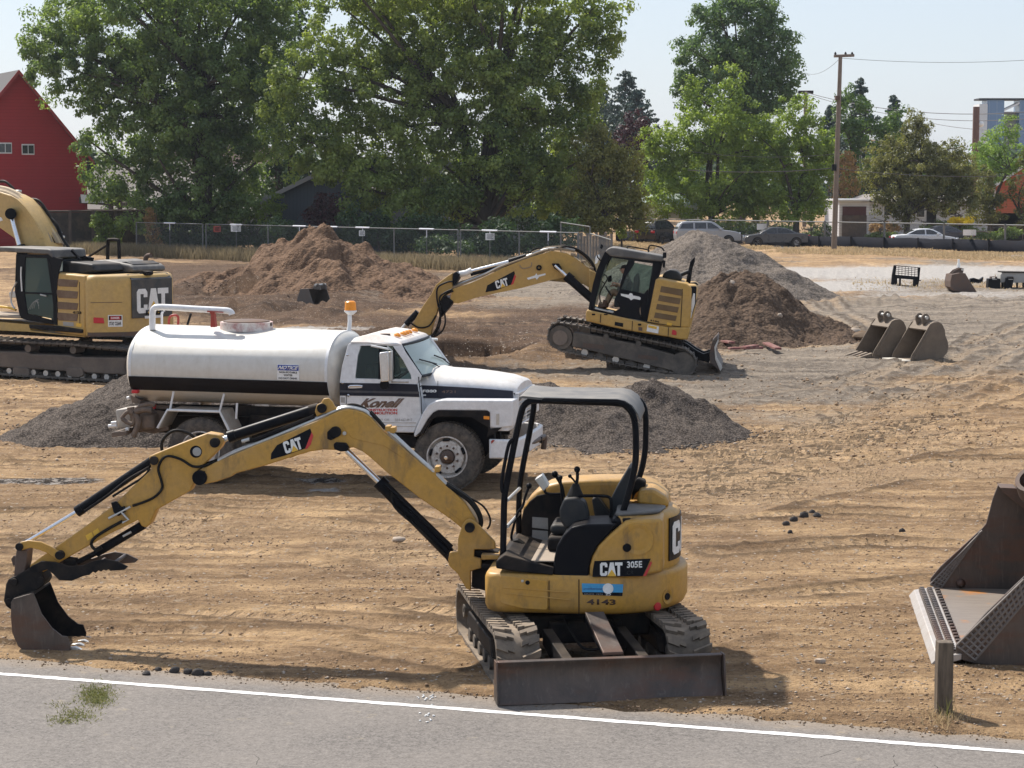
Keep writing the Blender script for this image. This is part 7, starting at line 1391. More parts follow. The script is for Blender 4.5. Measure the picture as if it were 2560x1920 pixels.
n = 160; T_ = np.linspace(-.0, 1.06, n); X_ = RA.x+(RB.x-RA.x)*T_; Y_ = RA.y+(RB.y-RA.y)*T_-.35+.06*np.sin(T_*60); ht_ = .82+.05*fbm(T_*40, T_*0, 3, 3)
o = bpy.data.objects.new('silt_cloth', np_mesh('silt_cloth', np.concatenate([np.stack([X_, Y_, T_*0-.05], -1), np.stack([X_, Y_+.01, ht_], -1), np.stack([X_, Y_+.03, ht_], -1)]), grid_faces(3, n), [M_silt], None, False)); COL.objects.link(o); o.parent = rf
for i in range(14): p = RA.lerp(RB, i/13); MB().box((p.x-.05, p.y-.5, 0), (p.x+.05, p.y-.42, .86)).done('wooden_stake', M_klet, rf)
p = on_line(RA, RB, 1960+1645*.27726); o = thing('notice_board', 'small white notice on the street fence right of the white car', 'sign', loc=(p.x, p.y-.1, 0)); MB().box((-.45, -.01, 1.1), (.45, .01, 1.5)).done('board', M_wlet, o)
p = on_line(RA, RB, 1901); o = thing('notice_board', 'small white notice on the street fence above the dark car', 'sign', loc=(p.x, p.y-.1, 0)); MB().box((-.40, -.01, 1.2), (.40, .01, 1.65)).done('board', M_wlet, o)
# gap in the fence: short leaning panels
gf = thing('mesh_gate', 'leaning chain link gate panels between the two fences', 'gate')
gpts = [(1402, 562, 122), (1475, 567, 120), (1475, 640, 119), (1476, 584, 119), (1530, 601, 117), (1530, 636, 117)]
P1, P2, P3, P4, P5 = at(1402, 556, 122), at(1475, 567, 120), at(1476, 584, 119), at(1528, 600, 116), at(1445, 578, 113)
for a, b in ((P1, P2), (P3, P4)): MB().tube([a, b], .035, 8).done('gate_rail', M_galv, gf); mesh_panel(gf, Vector((a.x, a.y, 0)), Vector((b.x, b.y, 0)), .1, min(a.z, b.z), M_chain)
for q in (P1, P2, P3, P4): MB().tube([(q.x, q.y, 0), q], .04, 8).done('gate_post', M_galv, gf)
fb_ = paint('grey_boards', (.12, .12, .115), .8, dirt=.5)
bf = thing('board_fence', 'short grey board fence behind the leaning gate panels', 'fence')
for i in range(12): q = at(1446+i*7.5, 640, 121); MB().box((q.x-.075, 121, 0), (q.x+.075, 121.05, 1.9+.1*math.sin(i*2.3))).done('board', fb_, bf)
# dark wooden fence at the left
M_dwood = paint('dark_fence_boards', (.045, .036, .032), .8, dirt=.3, scale=2); M_rail = paint('fence_frame', (.075, .055, .045), .8, dirt=.2)
W0, W1 = at(60, 620, 147), at(452, 600, 156); W0.z = W1.z = 0
wf = thing('wooden_fence', 'dark horizontal board fence with brown posts left of the mesh fence', 'fence'); nP = 7
for i in range(nP+1):
    p = W0.lerp(W1, i/nP); MB().box((p.x-.1, p.y-.14, 0), (p.x+.1, p.y+.02, 2.85)).done('fence_post', M_rail, wf)
    if i < nP:
        q = W0.lerp(W1, (i+1)/nP); mb = MB(); mb.sheet([[(p.x, p.y+.02, 0), (q.x, q.y+.02, 0), (q.x, q.y+.02, 2.72), (p.x, p.y+.02, 2.72)]])
        for k in range(17): z = .05+k*.157; mb.loft([[(p.x, p.y-.02, z), (q.x, q.y-.02, z), (q.x, q.y-.02, z+.115), (p.x, p.y-.02, z+.115)], [(p.x, p.y, z), (q.x, q.y, z), (q.x, q.y, z+.115), (p.x, p.y, z+.115)]])
        mb.done('board_panel', M_dwood, wf); MB().tube([(p.x, p.y-.02, 2.80), (q.x, q.y-.02, 2.80)], .07, 6).done('cap_rail', M_rail, wf)
# ------------------------------------------------------------------ buildings
def siding(name, c, cell=.2, rough=.7, vert=False):
    g = NT(name); v = g.co(); s = g.n('SeparateXYZ', {0: v}); t = g.math('FRACT', g.math('DIVIDE', s.outputs[0 if vert else 2], cell)); n = g.noise(v, .8, 5, .6)
    cc = g.mix(n, tuple(x*.82 for x in c), tuple(min(1, x*1.1) for x in c)); cc = g.mix(g.math('MULTIPLY', g.math('LESS_THAN', t, .10), .6), cc, tuple(x*.35 for x in c)); g.col(cc, rough); g.bump(t, .35, .03); return g.m
def roofm(name, c):
    g = NT(name); v = g.co(); n = g.noise(g.co((1, 1, 3)), 6, 5, .7); n2 = g.noise(v, .8, 4, .6); g.col(g.mix(n, tuple(x*.65 for x in c), g.mix(n2, c, tuple(min(1, x*1.25) for x in c))), .9); return g.m
M_shing = roofm('grey_shingles', (.20, .19, .19)); M_shing2 = roofm('pale_shingles', (.24, .215, .20)); M_glassd = M_wdark; M_trimw = paint('white_trim', (.7, .71, .72), .5, dirt=.1)
def house(name, label, x, y, rz, hw, depth, eave, apex, wall, roof, trim, over=.35, wins=(), cat='house', rt=.16, base=0):
    """gable end facing local -y; hw half width, ridge runs along +y"""
    t = thing(name, label, cat, loc=(x, y, base), rz=rz)
    MB().loft([[(-hw, 0, 0), (hw, 0, 0), (hw, 0, eave), (0, 0, apex), (-hw, 0, eave)], [(-hw, depth, 0), (hw, depth, 0), (hw, depth, eave), (0, depth, apex), (-hw, depth, eave)]]).done('wall', wall, t)
    sl = (apex-eave)/hw
    for s in (-1, 1):
        a = (s*(hw+over), eave-over*sl+.03); b = (0, apex+.03); MB().loft([[(a[0], -over, a[1]), (b[0], -over, b[1]), (b[0], -over, b[1]+rt), (a[0], -over, a[1]+rt)], [(a[0], depth+over, a[1]), (b[0], depth+over, b[1]), (b[0], depth+over, b[1]+rt), (a[0], depth+over, a[1]+rt)]]).done('roof', roof, t)
        MB().loft([[(a[0]-s*.0, -over-.05, a[1]-.12), (b[0], -over-.05, b[1]-.12), (b[0], -over-.05, b[1]+rt+.02), (a[0], -over-.05, a[1]+rt+.02)], [(a[0], -over-.004, a[1]-.12), (b[0], -over-.004, b[1]-.12), (b[0], -over-.004, b[1]+rt+.02), (a[0], -over-.004, a[1]+rt+.02)]]).done('barge_board', trim, t)
    for s in (-1, 1): MB().box((s*hw-.09*s-.09, -.03, 0), (s*hw-.09*s+.09, -.003, eave)).done('corner_board', trim, t)
    for (wx, wz, ww, wh, dbl) in wins:
        f = MB(); f.box((wx-ww/2, -.07, wz-wh/2), (wx+ww/2, -.002, wz+wh/2)).done('window', M_trimw, t, bevel=.01); fr_ = t.children[-1] if False else None
        panes = [(wx-ww*.44, wx-ww*.03), (wx+ww*.03, wx+ww*.44)] if dbl else [(wx-ww*.42, wx+ww*.42)]
        for a, b in panes: MB().box((a, -.078, wz-wh*.38), (b, -.06, wz+wh*.38)).done('window_pane', M_glassd, t)
    return t
rs = siding('red_siding', (.34, .020, .026), .235); zr = lambda y, d: at(50, y, d).z
rh = house('red_house', 'tall dark red house with a steep gable and two small white windows, at the left', at(50, 500, 156).x, 156.0, R(26), 4.85, 16, zr(392, 158), zr(182, 156), rs, roofm('dark_shingles', (.10, .095, .095)), paint('dark_red_trim', (.33, .03, .04), .6), .45,
    [((19-50)*.4/14.0/math.cos(R(26)), zr(370, 155), .95, .78, True), ((70-50)*.4/14.0/math.cos(R(26)), zr(374, 157), .90, .76, True)])
bw_ = siding('beige_siding', (.34, .315, .27), .3, vert=True)
p = at(400, 560, 176); house('beige_house', 'beige house with a brown edged low gable behind the left maple', p.x, 176, R(-14), 9.5, 10, 3.2, 6.3, bw_, M_shing2, paint('brown_trim', (.10, .05, .03), .7), .6)
p = at(560, 560, 196); house('pink_house', 'pale pinkish house far behind the left maple trunk', p.x-1, 198, R(10), 5.5, 10, 7.5, 10.6, siding('pinkish_siding', (.50, .40, .36), .25), M_shing2, M_trimw, .5)
p = at(720, 560, 172); house('low_roof_house', 'low house with a pale shingle roof between the two maples', p.x-2, 174, R(82), 5.5, 13, 2.9, 6.0, siding('grey_green_siding', (.20, .21, .19), .2), M_shing2, M_trimw, .7)
p = at(790, 560, 150); house('blue_shed', 'dark blue grey shed with a pale roof edge behind the purple shrub', p.x+.9, 150, R(-6), 4.4, 7, 3.5, 5.6, siding('slate_siding', (.055, .075, .10), .25, vert=True), M_shing2, paint('shed_trim', (.30, .30, .31), .6, dirt=.3), .55)
p = at(1150, 560, 168); house('grey_house', 'pale grey house with a white window behind the forked trunk', p.x+.5, 168, R(8), 6.5, 9, 4.6, 7.0, siding('pale_grey_siding', (.34, .36, .38), .2), M_shing, M_trimw, .5, [(-.6, 2.3, 1.5, 2.6, False)])
# carport pieces beside the red house
cpf = thing('carport', 'brown beamed carport with a pale roof sheet right of the red house', 'shelter'); a, b = at(205, 508, 158), at(300, 515, 158)
MB().prism([(a.x, a.z), (b.x, b.z), (b.x, b.z+.25), (a.x, a.z+.45)], 157, 161).done('roof_beam', M_rail, cpf); MB().prism([(at(208, 533, 157).x, 3.3), (at(264, 533, 157).x, 3.3), (at(264, 518, 157).x, 3.75), (at(205, 518, 157).x, 3.9)], 156.5, 157).done('roof_sheet', M_wlet, cpf)
for x in (278, 300): q = at(x, 560, 156.5); MB().box((q.x-.15, 156.4, 0), (q.x+.15, 156.7, 5.0)).done('carport_post', M_rail, cpf)
# white house across the street
p0, p1 = at(2100, 560, 186), at(2475, 560, 186); wh = thing('white_house', 'low white clapboard house with a dark red garage door across the street', 'house', loc=(p0.x, 186, 0)); Wd = p1.x-p0.x
z_ = lambda y: at(2300, y, 186).z; X2 = lambda x: at(x, 560, 186).x-p0.x
ws_ = siding('white_clapboard', (.62, .63, .66), .22)
MB().box((X2(2170), 0, 0), (Wd, 8, z_(505))).done('wall', ws_, wh); MB().box((X2(2095), -.6, 0), (X2(2170), 8, z_(502))).done('garage_wall', ws_, wh); MB().prism([(X2(2090), z_(502)), (X2(2175), z_(502)), (X2(2175), z_(498)), (X2(2090), z_(498))], -1, 8).done('garage_roof', M_trimw, wh)
MB().box((X2(2103), -.66, 0), (X2(2162), -.602, z_(516))).done('garage_door', paint('maroon_door', (.07, .018, .022), .6, dirt=.1), wh)
MB().box((X2(2102), -.75, 0), (X2(2163), -.67, z_(538))).done('driveway_gate', M_rail, wh)
MB().loft([[(X2(2150), -.7, z_(503)), (Wd+.7, -.7, z_(503)), (Wd+.7, 8.7, z_(503)), (X2(2150), 8.7, z_(503))], [(X2(2180), 3.5, z_(486)), (Wd-2, 3.5, z_(486)), (Wd-2, 4.5, z_(486)), (X2(2180), 4.5, z_(486))]]).done('roof', M_shing2, wh)
for x0, x1, y0, y1 in ((2207, 2232, 512, 541), (2288, 2313, 512, 545), (2350, 2392, 512, 540)):
    f = MB().box((X2(x0), -.08, z_(y1)), (X2(x1), -.003, z_(y0))).done('window', M_trimw, wh, bevel=.01); MB().box((X2(x0+3), -.10, z_(y1-3)), (X2(x1-3), -.07, z_(y0+3))).done('window_pane', M_glassd, f)
MB().box((X2(2316), -.05, 0), (X2(2340), -.003, z_(512))).done('front_door', M_blk2, wh)
# yard: raised bed fence, brown fence
p = at(2520, 560, 178); bf2 = thing('cedar_fence', 'brown cedar board fence right of the white house', 'fence')
for i in range(22): q = at(2478+i*4.2, 570, 178); MB().box((q.x-.155, 178, 0), (q.x+.155, 178.04, at(2500, 534, 178).z+.03*(i % 3))).done('board', paint('cedar_boards', (.26, .13, .075), .8, dirt=.3), bf2)
p = at(2545, 500, 205); house('orange_house', 'orange red house with a pale roof at the right edge', p.x+3.0, 205, R(-20), 5.2, 10, at(2540, 470, 205).z, at(2540, 372, 205).z, siding('orange_siding', (.42, .11, .05), .25), roofm('cream_roof', (.62, .58, .48)), M_trimw, .7)
# glass tower far away
gt = NT('curtain_wall'); v = gt.co(); s = gt.n('SeparateXYZ', {0: v}); fx_ = gt.math('FRACT', gt.math('DIVIDE', s.outputs[0], 1.5)); fz_ = gt.math('FRACT', gt.math('DIVIDE', s.outputs[2], 3.6))
gt.col(gt.mix(gt.math('MAXIMUM', gt.math('LESS_THAN', fx_, .05), gt.math('LESS_THAN', fz_, .04)), (.10, .19, .34), (.22, .30, .40)), .25); gt.b.inputs['Specular IOR Level'].default_value = .9
D_ = 430; tw = thing('office_tower', 'tall blue glass tower with a white edge at the right', 'building'); xa, xb = at(2447, 300, D_).x, at(2580, 300, D_).x; zt_w = at(2500, 250, D_).z; xs0, xs1 = at(2510, 300, D_).x, at(2548, 300, D_).x
MB().box((xa+1.6, D_, 0), (xs0, D_+5, zt_w)).done('glass_wall', gt.m, tw); MB().box((xs1, D_, 0), (xb+12, D_+5, zt_w)).done('glass_wall', gt.m, tw); MB().box((xs0, D_+3, 0), (xs1, D_+5, at(2520, 278, D_).z)).done('recess_wall', paint('concrete_grey', (.30, .29, .27), .7, dirt=.1), tw)
MB().box((xa, D_-.3, 0), (xa+1.6, D_+5, zt_w-.8)).done('white_edge', M_trimw, tw); MB().box((xa, D_-.2, zt_w), (xb+12, D_+5, zt_w+.35)).done('parapet', M_plastic, tw); MB().prism([(xs0, at(0, 278, D_).z), (xs1, at(0, 260, D_).z), (xs1, at(0, 255, D_).z), (xs0, at(0, 273, D_).z)], D_, D_+3).done('stair_soffit', M_trimw, tw)
MB().box((xs0+3, D_+2.6, 10), (xs0+5, D_+3, at(0, 300, D_).z)).done('recess_column', M_trimw, tw)
# ------------------------------------------------------------------ poles and wires
M_pole = paint('pole_wood', (.19, .15, .12), .85, dirt=.4, scale=3, dust=(.30, .25, .21))
pd = 152; a, b = at(2085, 606, pd), at(2101, 142, pd); up = thing('utility_pole', 'tall weathered wooden utility pole with a short crossarm right of the bright trees', 'utility pole', loc=(a.x, pd, 0)); top = Vector((b.x-a.x, 0, b.z))
MB().tube([(0, 0, -.2), top*.5, top], [.19, .17, .13], 14).done('pole', M_pole, up); MB().tube([top+Vector((-.45, 0, .05)), top+Vector((.95, 0, .10))], .10, 8).done('crossarm', M_pole, up)
for dx in (-.35, .35, .8): MB().lathe([(0, .05), (.08, .09), (.16, .05), (.2, .02)], top+Vector((dx, 0, .14)), (0, 0, 1), 10).done('insulator', M_blk2, up)
q = at(2082, 418, pd); MB().box((q.x-a.x-.1, -.35, q.z-.25), (q.x-a.x+.2, -.1, q.z+.2)).done('terminal_box', M_blk, up)
q = at(2095, 245, pd); MB().box((q.x-a.x-.2, -.25, q.z-.15), (q.x-a.x+.1, .25, q.z+.15)).done('bracket', M_rust, up)
pd2 = 235; a2, b2_p = at(2010, 600, pd2), at(2010, 228, pd2); u2 = thing('utility_pole', 'distant dark pole top above the second bright tree', 'utility pole', loc=(a2.x, pd2, 0)); MB().tube([(0, 0, 0), (0, 0, b2_p.z)], .22, 10).done('pole', M_pole, u2); MB().tube([(-.8, 0, b2_p.z-.1), (.8, 0, b2_p.z-.1)], .18, 8).done('crossarm', M_blk2, u2)
pd3 = 205; a3, b3 = at(2434, 560, pd3), at(2441, 267, pd3); u3 = thing('utility_pole', 'brown pole in front of the glass tower', 'utility pole', loc=(a3.x, pd3, 0)); MB().tube([(0, 0, 0), (b3.x-a3.x, 0, b3.z)], [.36, .30], 12).done('pole', paint('brown_pole', (.16, .09, .075), .85, dirt=.2), u3); MB().ball((b3.x-a3.x+.45, 0, b3.z-1.6), .28).done('insulator', M_wlet, u3)
a4, b4 = at(2150, 470, 215), at(2152, 350, 215); sl = thing('street_lamp', 'thin grey street lamp with a white head behind the brown green tree', 'street lamp', loc=(a4.x, 215, 0)); MB().tube([(0, 0, 0), (0, 0, b4.z-.2), (.5, 0, b4.z)], .10, 8).done('pole', M_galv, sl); MB().lathe([(0, .1), (.1, .5), (.3, .35), (.45, .1)], (1.1, 0, b4.z-.1), (0, 0, 1), 14).done('lamp_head', M_wlet, sl)
M_wire = paint('wire', (.10, .10, .11), .6)
def wire(label, p, q, sag, r=.022):
    P = [p.lerp(q, i/24)+Vector((0, 0, -sag*4*(i/24)*(1-i/24))) for i in range(25)]; tag(MB().tube(P, r, 5, caps=False).done('overhead_wire', M_wire), label, 'wire')
wire('uppermost thin wire running right from the pole top', at(2101, 145, pd), at(2640, 145, 150), .3, .014); wire('wire falling left from the pole top towards the tall tree', at(2101, 145, pd), at(2010, 180, 235), .6, .014)
wire('upper wire of the pair passing the glass tower', at(2010, 230, pd2), at(2640, 273, 200), 1.2, .035); wire('lower wire of the pair passing the glass tower', at(2010, 233, pd2), at(2640, 290, 200), 1.4, .03); wire('wire crossing in front of the glass tower at mid height', at(2330, 308, 240), at(2640, 318, 200), .5, .03)
wire('wire crossing the upper part of the bright trees', at(1700, 290, 175), at(2010, 230, pd2), .6, .03); wire('wire crossing the lower part of the bright trees', at(1720, 425, 150), at(2085, 420, pd), .2, .03); wire('wire crossing the middle of the bright trees', at(1720, 378, 150), at(2085, 385, pd), .3, .015); wire('low wire crossing the brown green tree', at(2085, 420, pd), at(2640, 432, 150), .4, .022)
wire('wire between the maples above the shed', at(760, 402, 150), at(1100, 420, 150), .3, .022); wire('second wire between the maples above the shed', at(760, 412, 150), at(1100, 432, 150), .3, .022)
# ------------------------------------------------------------------ cars
M_tyre2 = paint('car_tyre', (.03, .03, .03), .8); M_alloy = paint('alloy', (.45, .46, .48), .35, .6)
def car(name, label, x, y, rz, L_, Hh, Wd_, body, kind, paintm, dirn=1):
    t = thing(name, label, 'car', loc=(x, y, 0), rz=rz); h = Hh/1.45 if kind != 'suv' else Hh/1.8
    if kind == 'sedan':
        low = [(-2.35, .32), (-2.38, .62), (-2.30, .88), (-2.15, .98), (-1.55, 1.02), (-.9, 1.04), (.9, 1.0), (1.3, .96), (2.05, .84), (2.32, .68), (2.38, .42), (2.30, .28)]; gh = [(-1.55, 1.0), (-1.25, 1.17), (-.72, 1.38), (-.3, 1.45), (.25, 1.45), (.55, 1.38), (1.0, 1.16), (1.28, .97)]; gl = [[(-1.28, 1.05), (-.98, 1.22), (-.68, 1.35), (-.10, 1.38), (-.10, 1.05)], [(-.0, 1.05), (-.0, 1.38), (.25, 1.38), (.5, 1.32), (1.05, 1.04)]]
    else:
        low = [(-2.35, .40), (-2.40, .80), (-2.36, 1.16), (-1.2, 1.20), (1.0, 1.16), (1.95, 1.06), (2.3, .90), (2.38, .50), (2.3, .36)]; gh = [(-2.34, 1.15), (-2.12, 1.60), (-1.95, 1.74), (-1.5, 1.80), (.1, 1.80), (.45, 1.70), (1.12, 1.18)]; gl = [[(-2.15, 1.26), (-1.95, 1.62), (-1.15, 1.68), (-1.15, 1.26)], [(-1.02, 1.26), (-1.02, 1.68), (-.2, 1.68), (-.2, 1.26)], [(-.1, 1.26), (-.1, 1.68), (.2, 1.66), (.82, 1.26)]]
    k = L_/4.75; S = lambda pts: [(a*k*dirn, b*h) for a, b in pts]; w2 = Wd_/2
    zb = (1.0 if kind == 'sedan' else 1.16)*h
    MB().prism(fillet(S(low), .06), -w2, w2).done('body', paintm, t, bevel=.07, seg=3)
    P = S(gh); mb = MB(); zt__ = max(b for a, b in P); ins = lambda z: .06+.22*max(0, (z-zb)/(zt__-zb)); mb.loft([[(a, -w2+ins(b), b) for a, b in P], [(a, w2-ins(b), b) for a, b in P]]); mb.done('roof', paintm, t, bevel=.05, seg=3)
    for g_ in gl:
        Pg = S(g_)
        for s in (-1, 1): MB().loft([[(a, s*(w2-ins(b)+.012), b) for a, b in Pg], [(a, s*(w2-ins(b)-.01), b) for a, b in Pg]]).done('side_window', M_wdark, t)
    f0, f1 = gh[-1], gh[-3]; r0, r1 = gh[0], gh[2]
    for nm, (qa, qb) in (('windscreen', (f0, f1)), ('rear_window', (r0, r1))):
        A_1, B_1 = Vector((qa[0]*k*dirn, 0, qa[1]*h)), Vector((qb[0]*k*dirn, 0, qb[1]*h)); A2, B2 = A_1.lerp(B_1, .12), A_1.lerp(B_1, .92); n_ = Vector((math.copysign(.03, qa[0])*dirn, 0, .02)); mb = MB()
        mb.loft([[A2+n_+Vector((0, -w2+ins(A2.z)+.08, 0)), A2+n_+Vector((0, w2-ins(A2.z)-.08, 0)), B2+n_+Vector((0, w2-ins(B2.z)-.08, 0)), B2+n_+Vector((0, -w2+ins(B2.z)+.08, 0))], [A2-n_+Vector((0, -w2+ins(A2.z)+.08, 0)), A2-n_+Vector((0, w2-ins(A2.z)-.08, 0)), B2-n_+Vector((0, w2-ins(B2.z)-.08, 0)), B2-n_+Vector((0, -w2+ins(B2.z)+.08, 0))]]); mb.done(nm, M_wdark, t)
    for wx in (-1.42*k*dirn, 1.42*k*dirn):
        for s in (-1, 1):
            r = .33 if kind == 'sedan' else .37; w_ = thing('wheel', None, None, None, (wx, s*(w2-.06), r)); w_.parent = t
            MB().lathe([(-.12, r*.6), (-.12, r*.95), (-.09, r), (.09, r), (.12, r*.95), (.12, r*.6)], (0, 0, 0), (0, 1, 0), 24).done('tyre', M_tyre2, w_); MB().lathe([(s*.09, .02), (s*.09, r*.62), (s*-.02, r*.62), (s*-.02, .02)], (0, 0, 0), (0, 1, 0), 18).done('rim', M_alloy, w_)
            MB().lathe([(s*.02, .02), (s*.02, r+.07), (s*.10, r+.07), (s*.10, .02)], (wx, s*(w2-.07), r+.01), (0, 1, 0), 20).done('wheel_arch', M_blk2, t)
    for s in (-1, 1):
        MB().box((-2.37*k*dirn-.03, s*(w2-.25)-.18, zb-.30), (-2.37*k*dirn+.06, s*(w2-.25)+.18, zb-.12) if dirn > 0 else (-2.37*k*dirn+.10, s*(w2-.25)+.18, zb-.12)).done('tail_light', M_redl, t, bevel=.02)
        MB().box((2.28*k*dirn-.05, s*(w2-.25)-.2, zb-.34), (2.28*k*dirn+.06, s*(w2-.25)+.2, zb-.18)).done('headlight', M_chrome, t, bevel=.02)
        MB().obox((.82*k*dirn, s*(w2+.06), zb+.06), (.08, 0, 0), (0, .09, 0), (0, 0, .06)).done('wing_mirror', paintm, t, bevel=.02)
    return t
cl = lambda n, c, r=.25: paint(n, c, r, dirt=.06, spec=.7)
yS = 162
def cx(x, d): return at(x, 600, d).x
car('suv', 'silver grey sport utility car parked behind the tall gravel heap', cx(1768, 166), 166, R(4), 4.9, 1.85, 1.85, None, 'suv', cl('silver_car', (.36, .38, .41)))
car('sedan', 'dark grey sedan parked on the street behind the fence', cx(1938, 163), 163, R(1), 4.8, 1.45, 1.8, None, 'sedan', cl('dark_car', (.05, .055, .065)), -1)
car('sedan', 'white sedan parked behind the right part of the fence', cx(2310, 158), 158, R(1), 4.7, 1.45, 1.8, None, 'sedan', cl('white_car', (.72, .74, .76)))
car('sedan', 'dark navy car half hidden behind the white sedan', cx(2352, 166), 166, R(2), 4.6, 1.5, 1.8, None, 'sedan', cl('navy_car', (.015, .018, .035)), -1)
car('suv', 'black sport utility car seen from behind left of the silver car', cx(1648, 170), 170, R(58), 4.7, 1.85, 1.9, None, 'suv', cl('black_car', (.015, .016, .018)))
p = at(1665, 555, 178); bo = thing('covered_boat', 'white and blue wrapped boat on a trailer above the black car', 'boat', loc=(p.x, 178, 0), rz=R(-10))
MB().loft([[(-2.7, -.1, 2.9), (-2.7, .1, 2.9), (-2.7, .1, 3.2), (-2.7, -.1, 3.2)], [(-1.2, -.9, 1.9), (-1.2, .9, 1.9), (-1.2, 1.1, 3.1), (-1.2, -1.1, 3.1)], [(2.6, -1, 1.8), (2.6, 1, 1.8), (2.6, 1.2, 2.9), (2.6, -1.2, 2.9)]]).done('hull', cl('boat_hull', (.75, .78, .80)), bo, bevel=.05); MB().loft([[(-2.2, -.8, 3.1), (-2.2, .8, 3.1), (-1.9, 0, 3.8)], [(2.5, -1.1, 2.9), (2.5, 1.1, 2.9), (2.1, 0, 3.9)]]).done('boat_cover', cl('cover_cloth', (.62, .72, .74), .7), bo, bevel=.08)
MB().box((-1.5, -.6, .6), (2.4, .6, .8)).done('trailer_frame', M_blk2, bo)
for s in (-.8, .8): MB().lathe([(-.1, .1), (-.1, .34), (.1, .34), (.1, .1)], (1.0, s, .34), (0, 1, 0), 16).done('trailer_wheel', M_tyre2, bo)
MB().tube([(-1.2, 0, .7), (-1.2, 0, 2.0)], .08).tube([(1.8, 0, .7), (1.8, 0, 1.9)], .08).done('trailer_bunk', M_blk2, bo)
pav = MB().box((17, 153, -.04), (90, 175, .015)).done('street', paint('street_asphalt', (.16, .155, .15), .9, dirt=.3)); tag(pav, 'street behind the fence', 'street', kind='structure')
drv = MB().box((at(2110, 600, 178).x, 175.2, .0), (at(2205, 600, 178).x, 186, .03)).done('driveway', paint('driveway_concrete', (.36, .32, .28), .9, dirt=.4)); tag(drv, 'concrete driveway in front of the garage', 'driveway', kind='structure')
# ------------------------------------------------------------------ trees
def leaf_mat(name, a, b, tr=.35):
    g = NT(name); rn = g.n('NewGeometry').outputs['Random Per Island']; t = g.n('Attribute', attribute_name='tint').outputs['Fac']
    c = g.mix(t, a, b); c = g.mix(g.math('MULTIPLY', rn, .45), c, tuple(x*1.5 for x in b)); g.col(c, .55); g.b.inputs['Specular IOR Level'].default_value = .35
    T = g.n('BsdfTranslucent', {'Color': c}); cb = g.n('Mix', {}, data_type='RGBA', blend_type='MULTIPLY'); cb.inputs[0].default_value = 1; g.t.links.new(c, cb.inputs[6]); cb.inputs[7].default_value = (1.5, 1.5, .7, 1); g.t.links.new(cb.outputs[2], T.inputs[0])
    mx = g.n('MixShader', {0: tr, 1: g.b.outputs[0], 2: T.outputs[0]}); g.t.links.new(mx.outputs[0], g.o.inputs[0]); return g.m
M_bark = paint('bark', (.065, .05, .04), .95, dirt=.4, scale=3, dust=(.13, .11, .09), bump=.5)
def leaves(clumps, rad, n, size, rng, droop=.5, tint=None, asp=.62, flat=1.0):
    m = len(clumps); C_0 = np.repeat(clumps, n, 0); rr = np.repeat(rad, n); N_ = m*n
    off = rng.normal(size=(N_, 3)); off /= np.linalg.norm(off, axis=1)[:, None]+1e-9; off *= (rng.random(N_)**.45)[:, None]; off[:, 2] *= flat
    P = C_0+off*rr[:, None]; nrm = off*1.0+rng.normal(size=(N_, 3))*.34+np.array([0, 0, .35]); nrm /= np.linalg.norm(nrm, axis=1)[:, None]
    ax = rng.normal(size=(N_, 3))+off*.8; ax[:, 2] -= droop*1.6; ax -= nrm*(ax*nrm).sum(1)[:, None]; ax /= np.linalg.norm(ax, axis=1)[:, None]+1e-9; sd = np.cross(nrm, ax); s = size*rng.uniform(.65, 1.3, N_)[:, None]
    V = np.stack([P-ax*s*.5, P+sd*s*asp*.5+nrm*s*.10, P+ax*s*.5, P-sd*s*asp*.5+nrm*s*.10], 1).reshape(-1, 3)
    F = np.arange(N_*4).reshape(-1, 4); t = np.repeat(np.repeat(np.clip(rng.random(m)*1.3-.15, 0, 1) if tint is None else tint, n)*.85+rng.random(N_)*.15, 4)
    return V, F, t
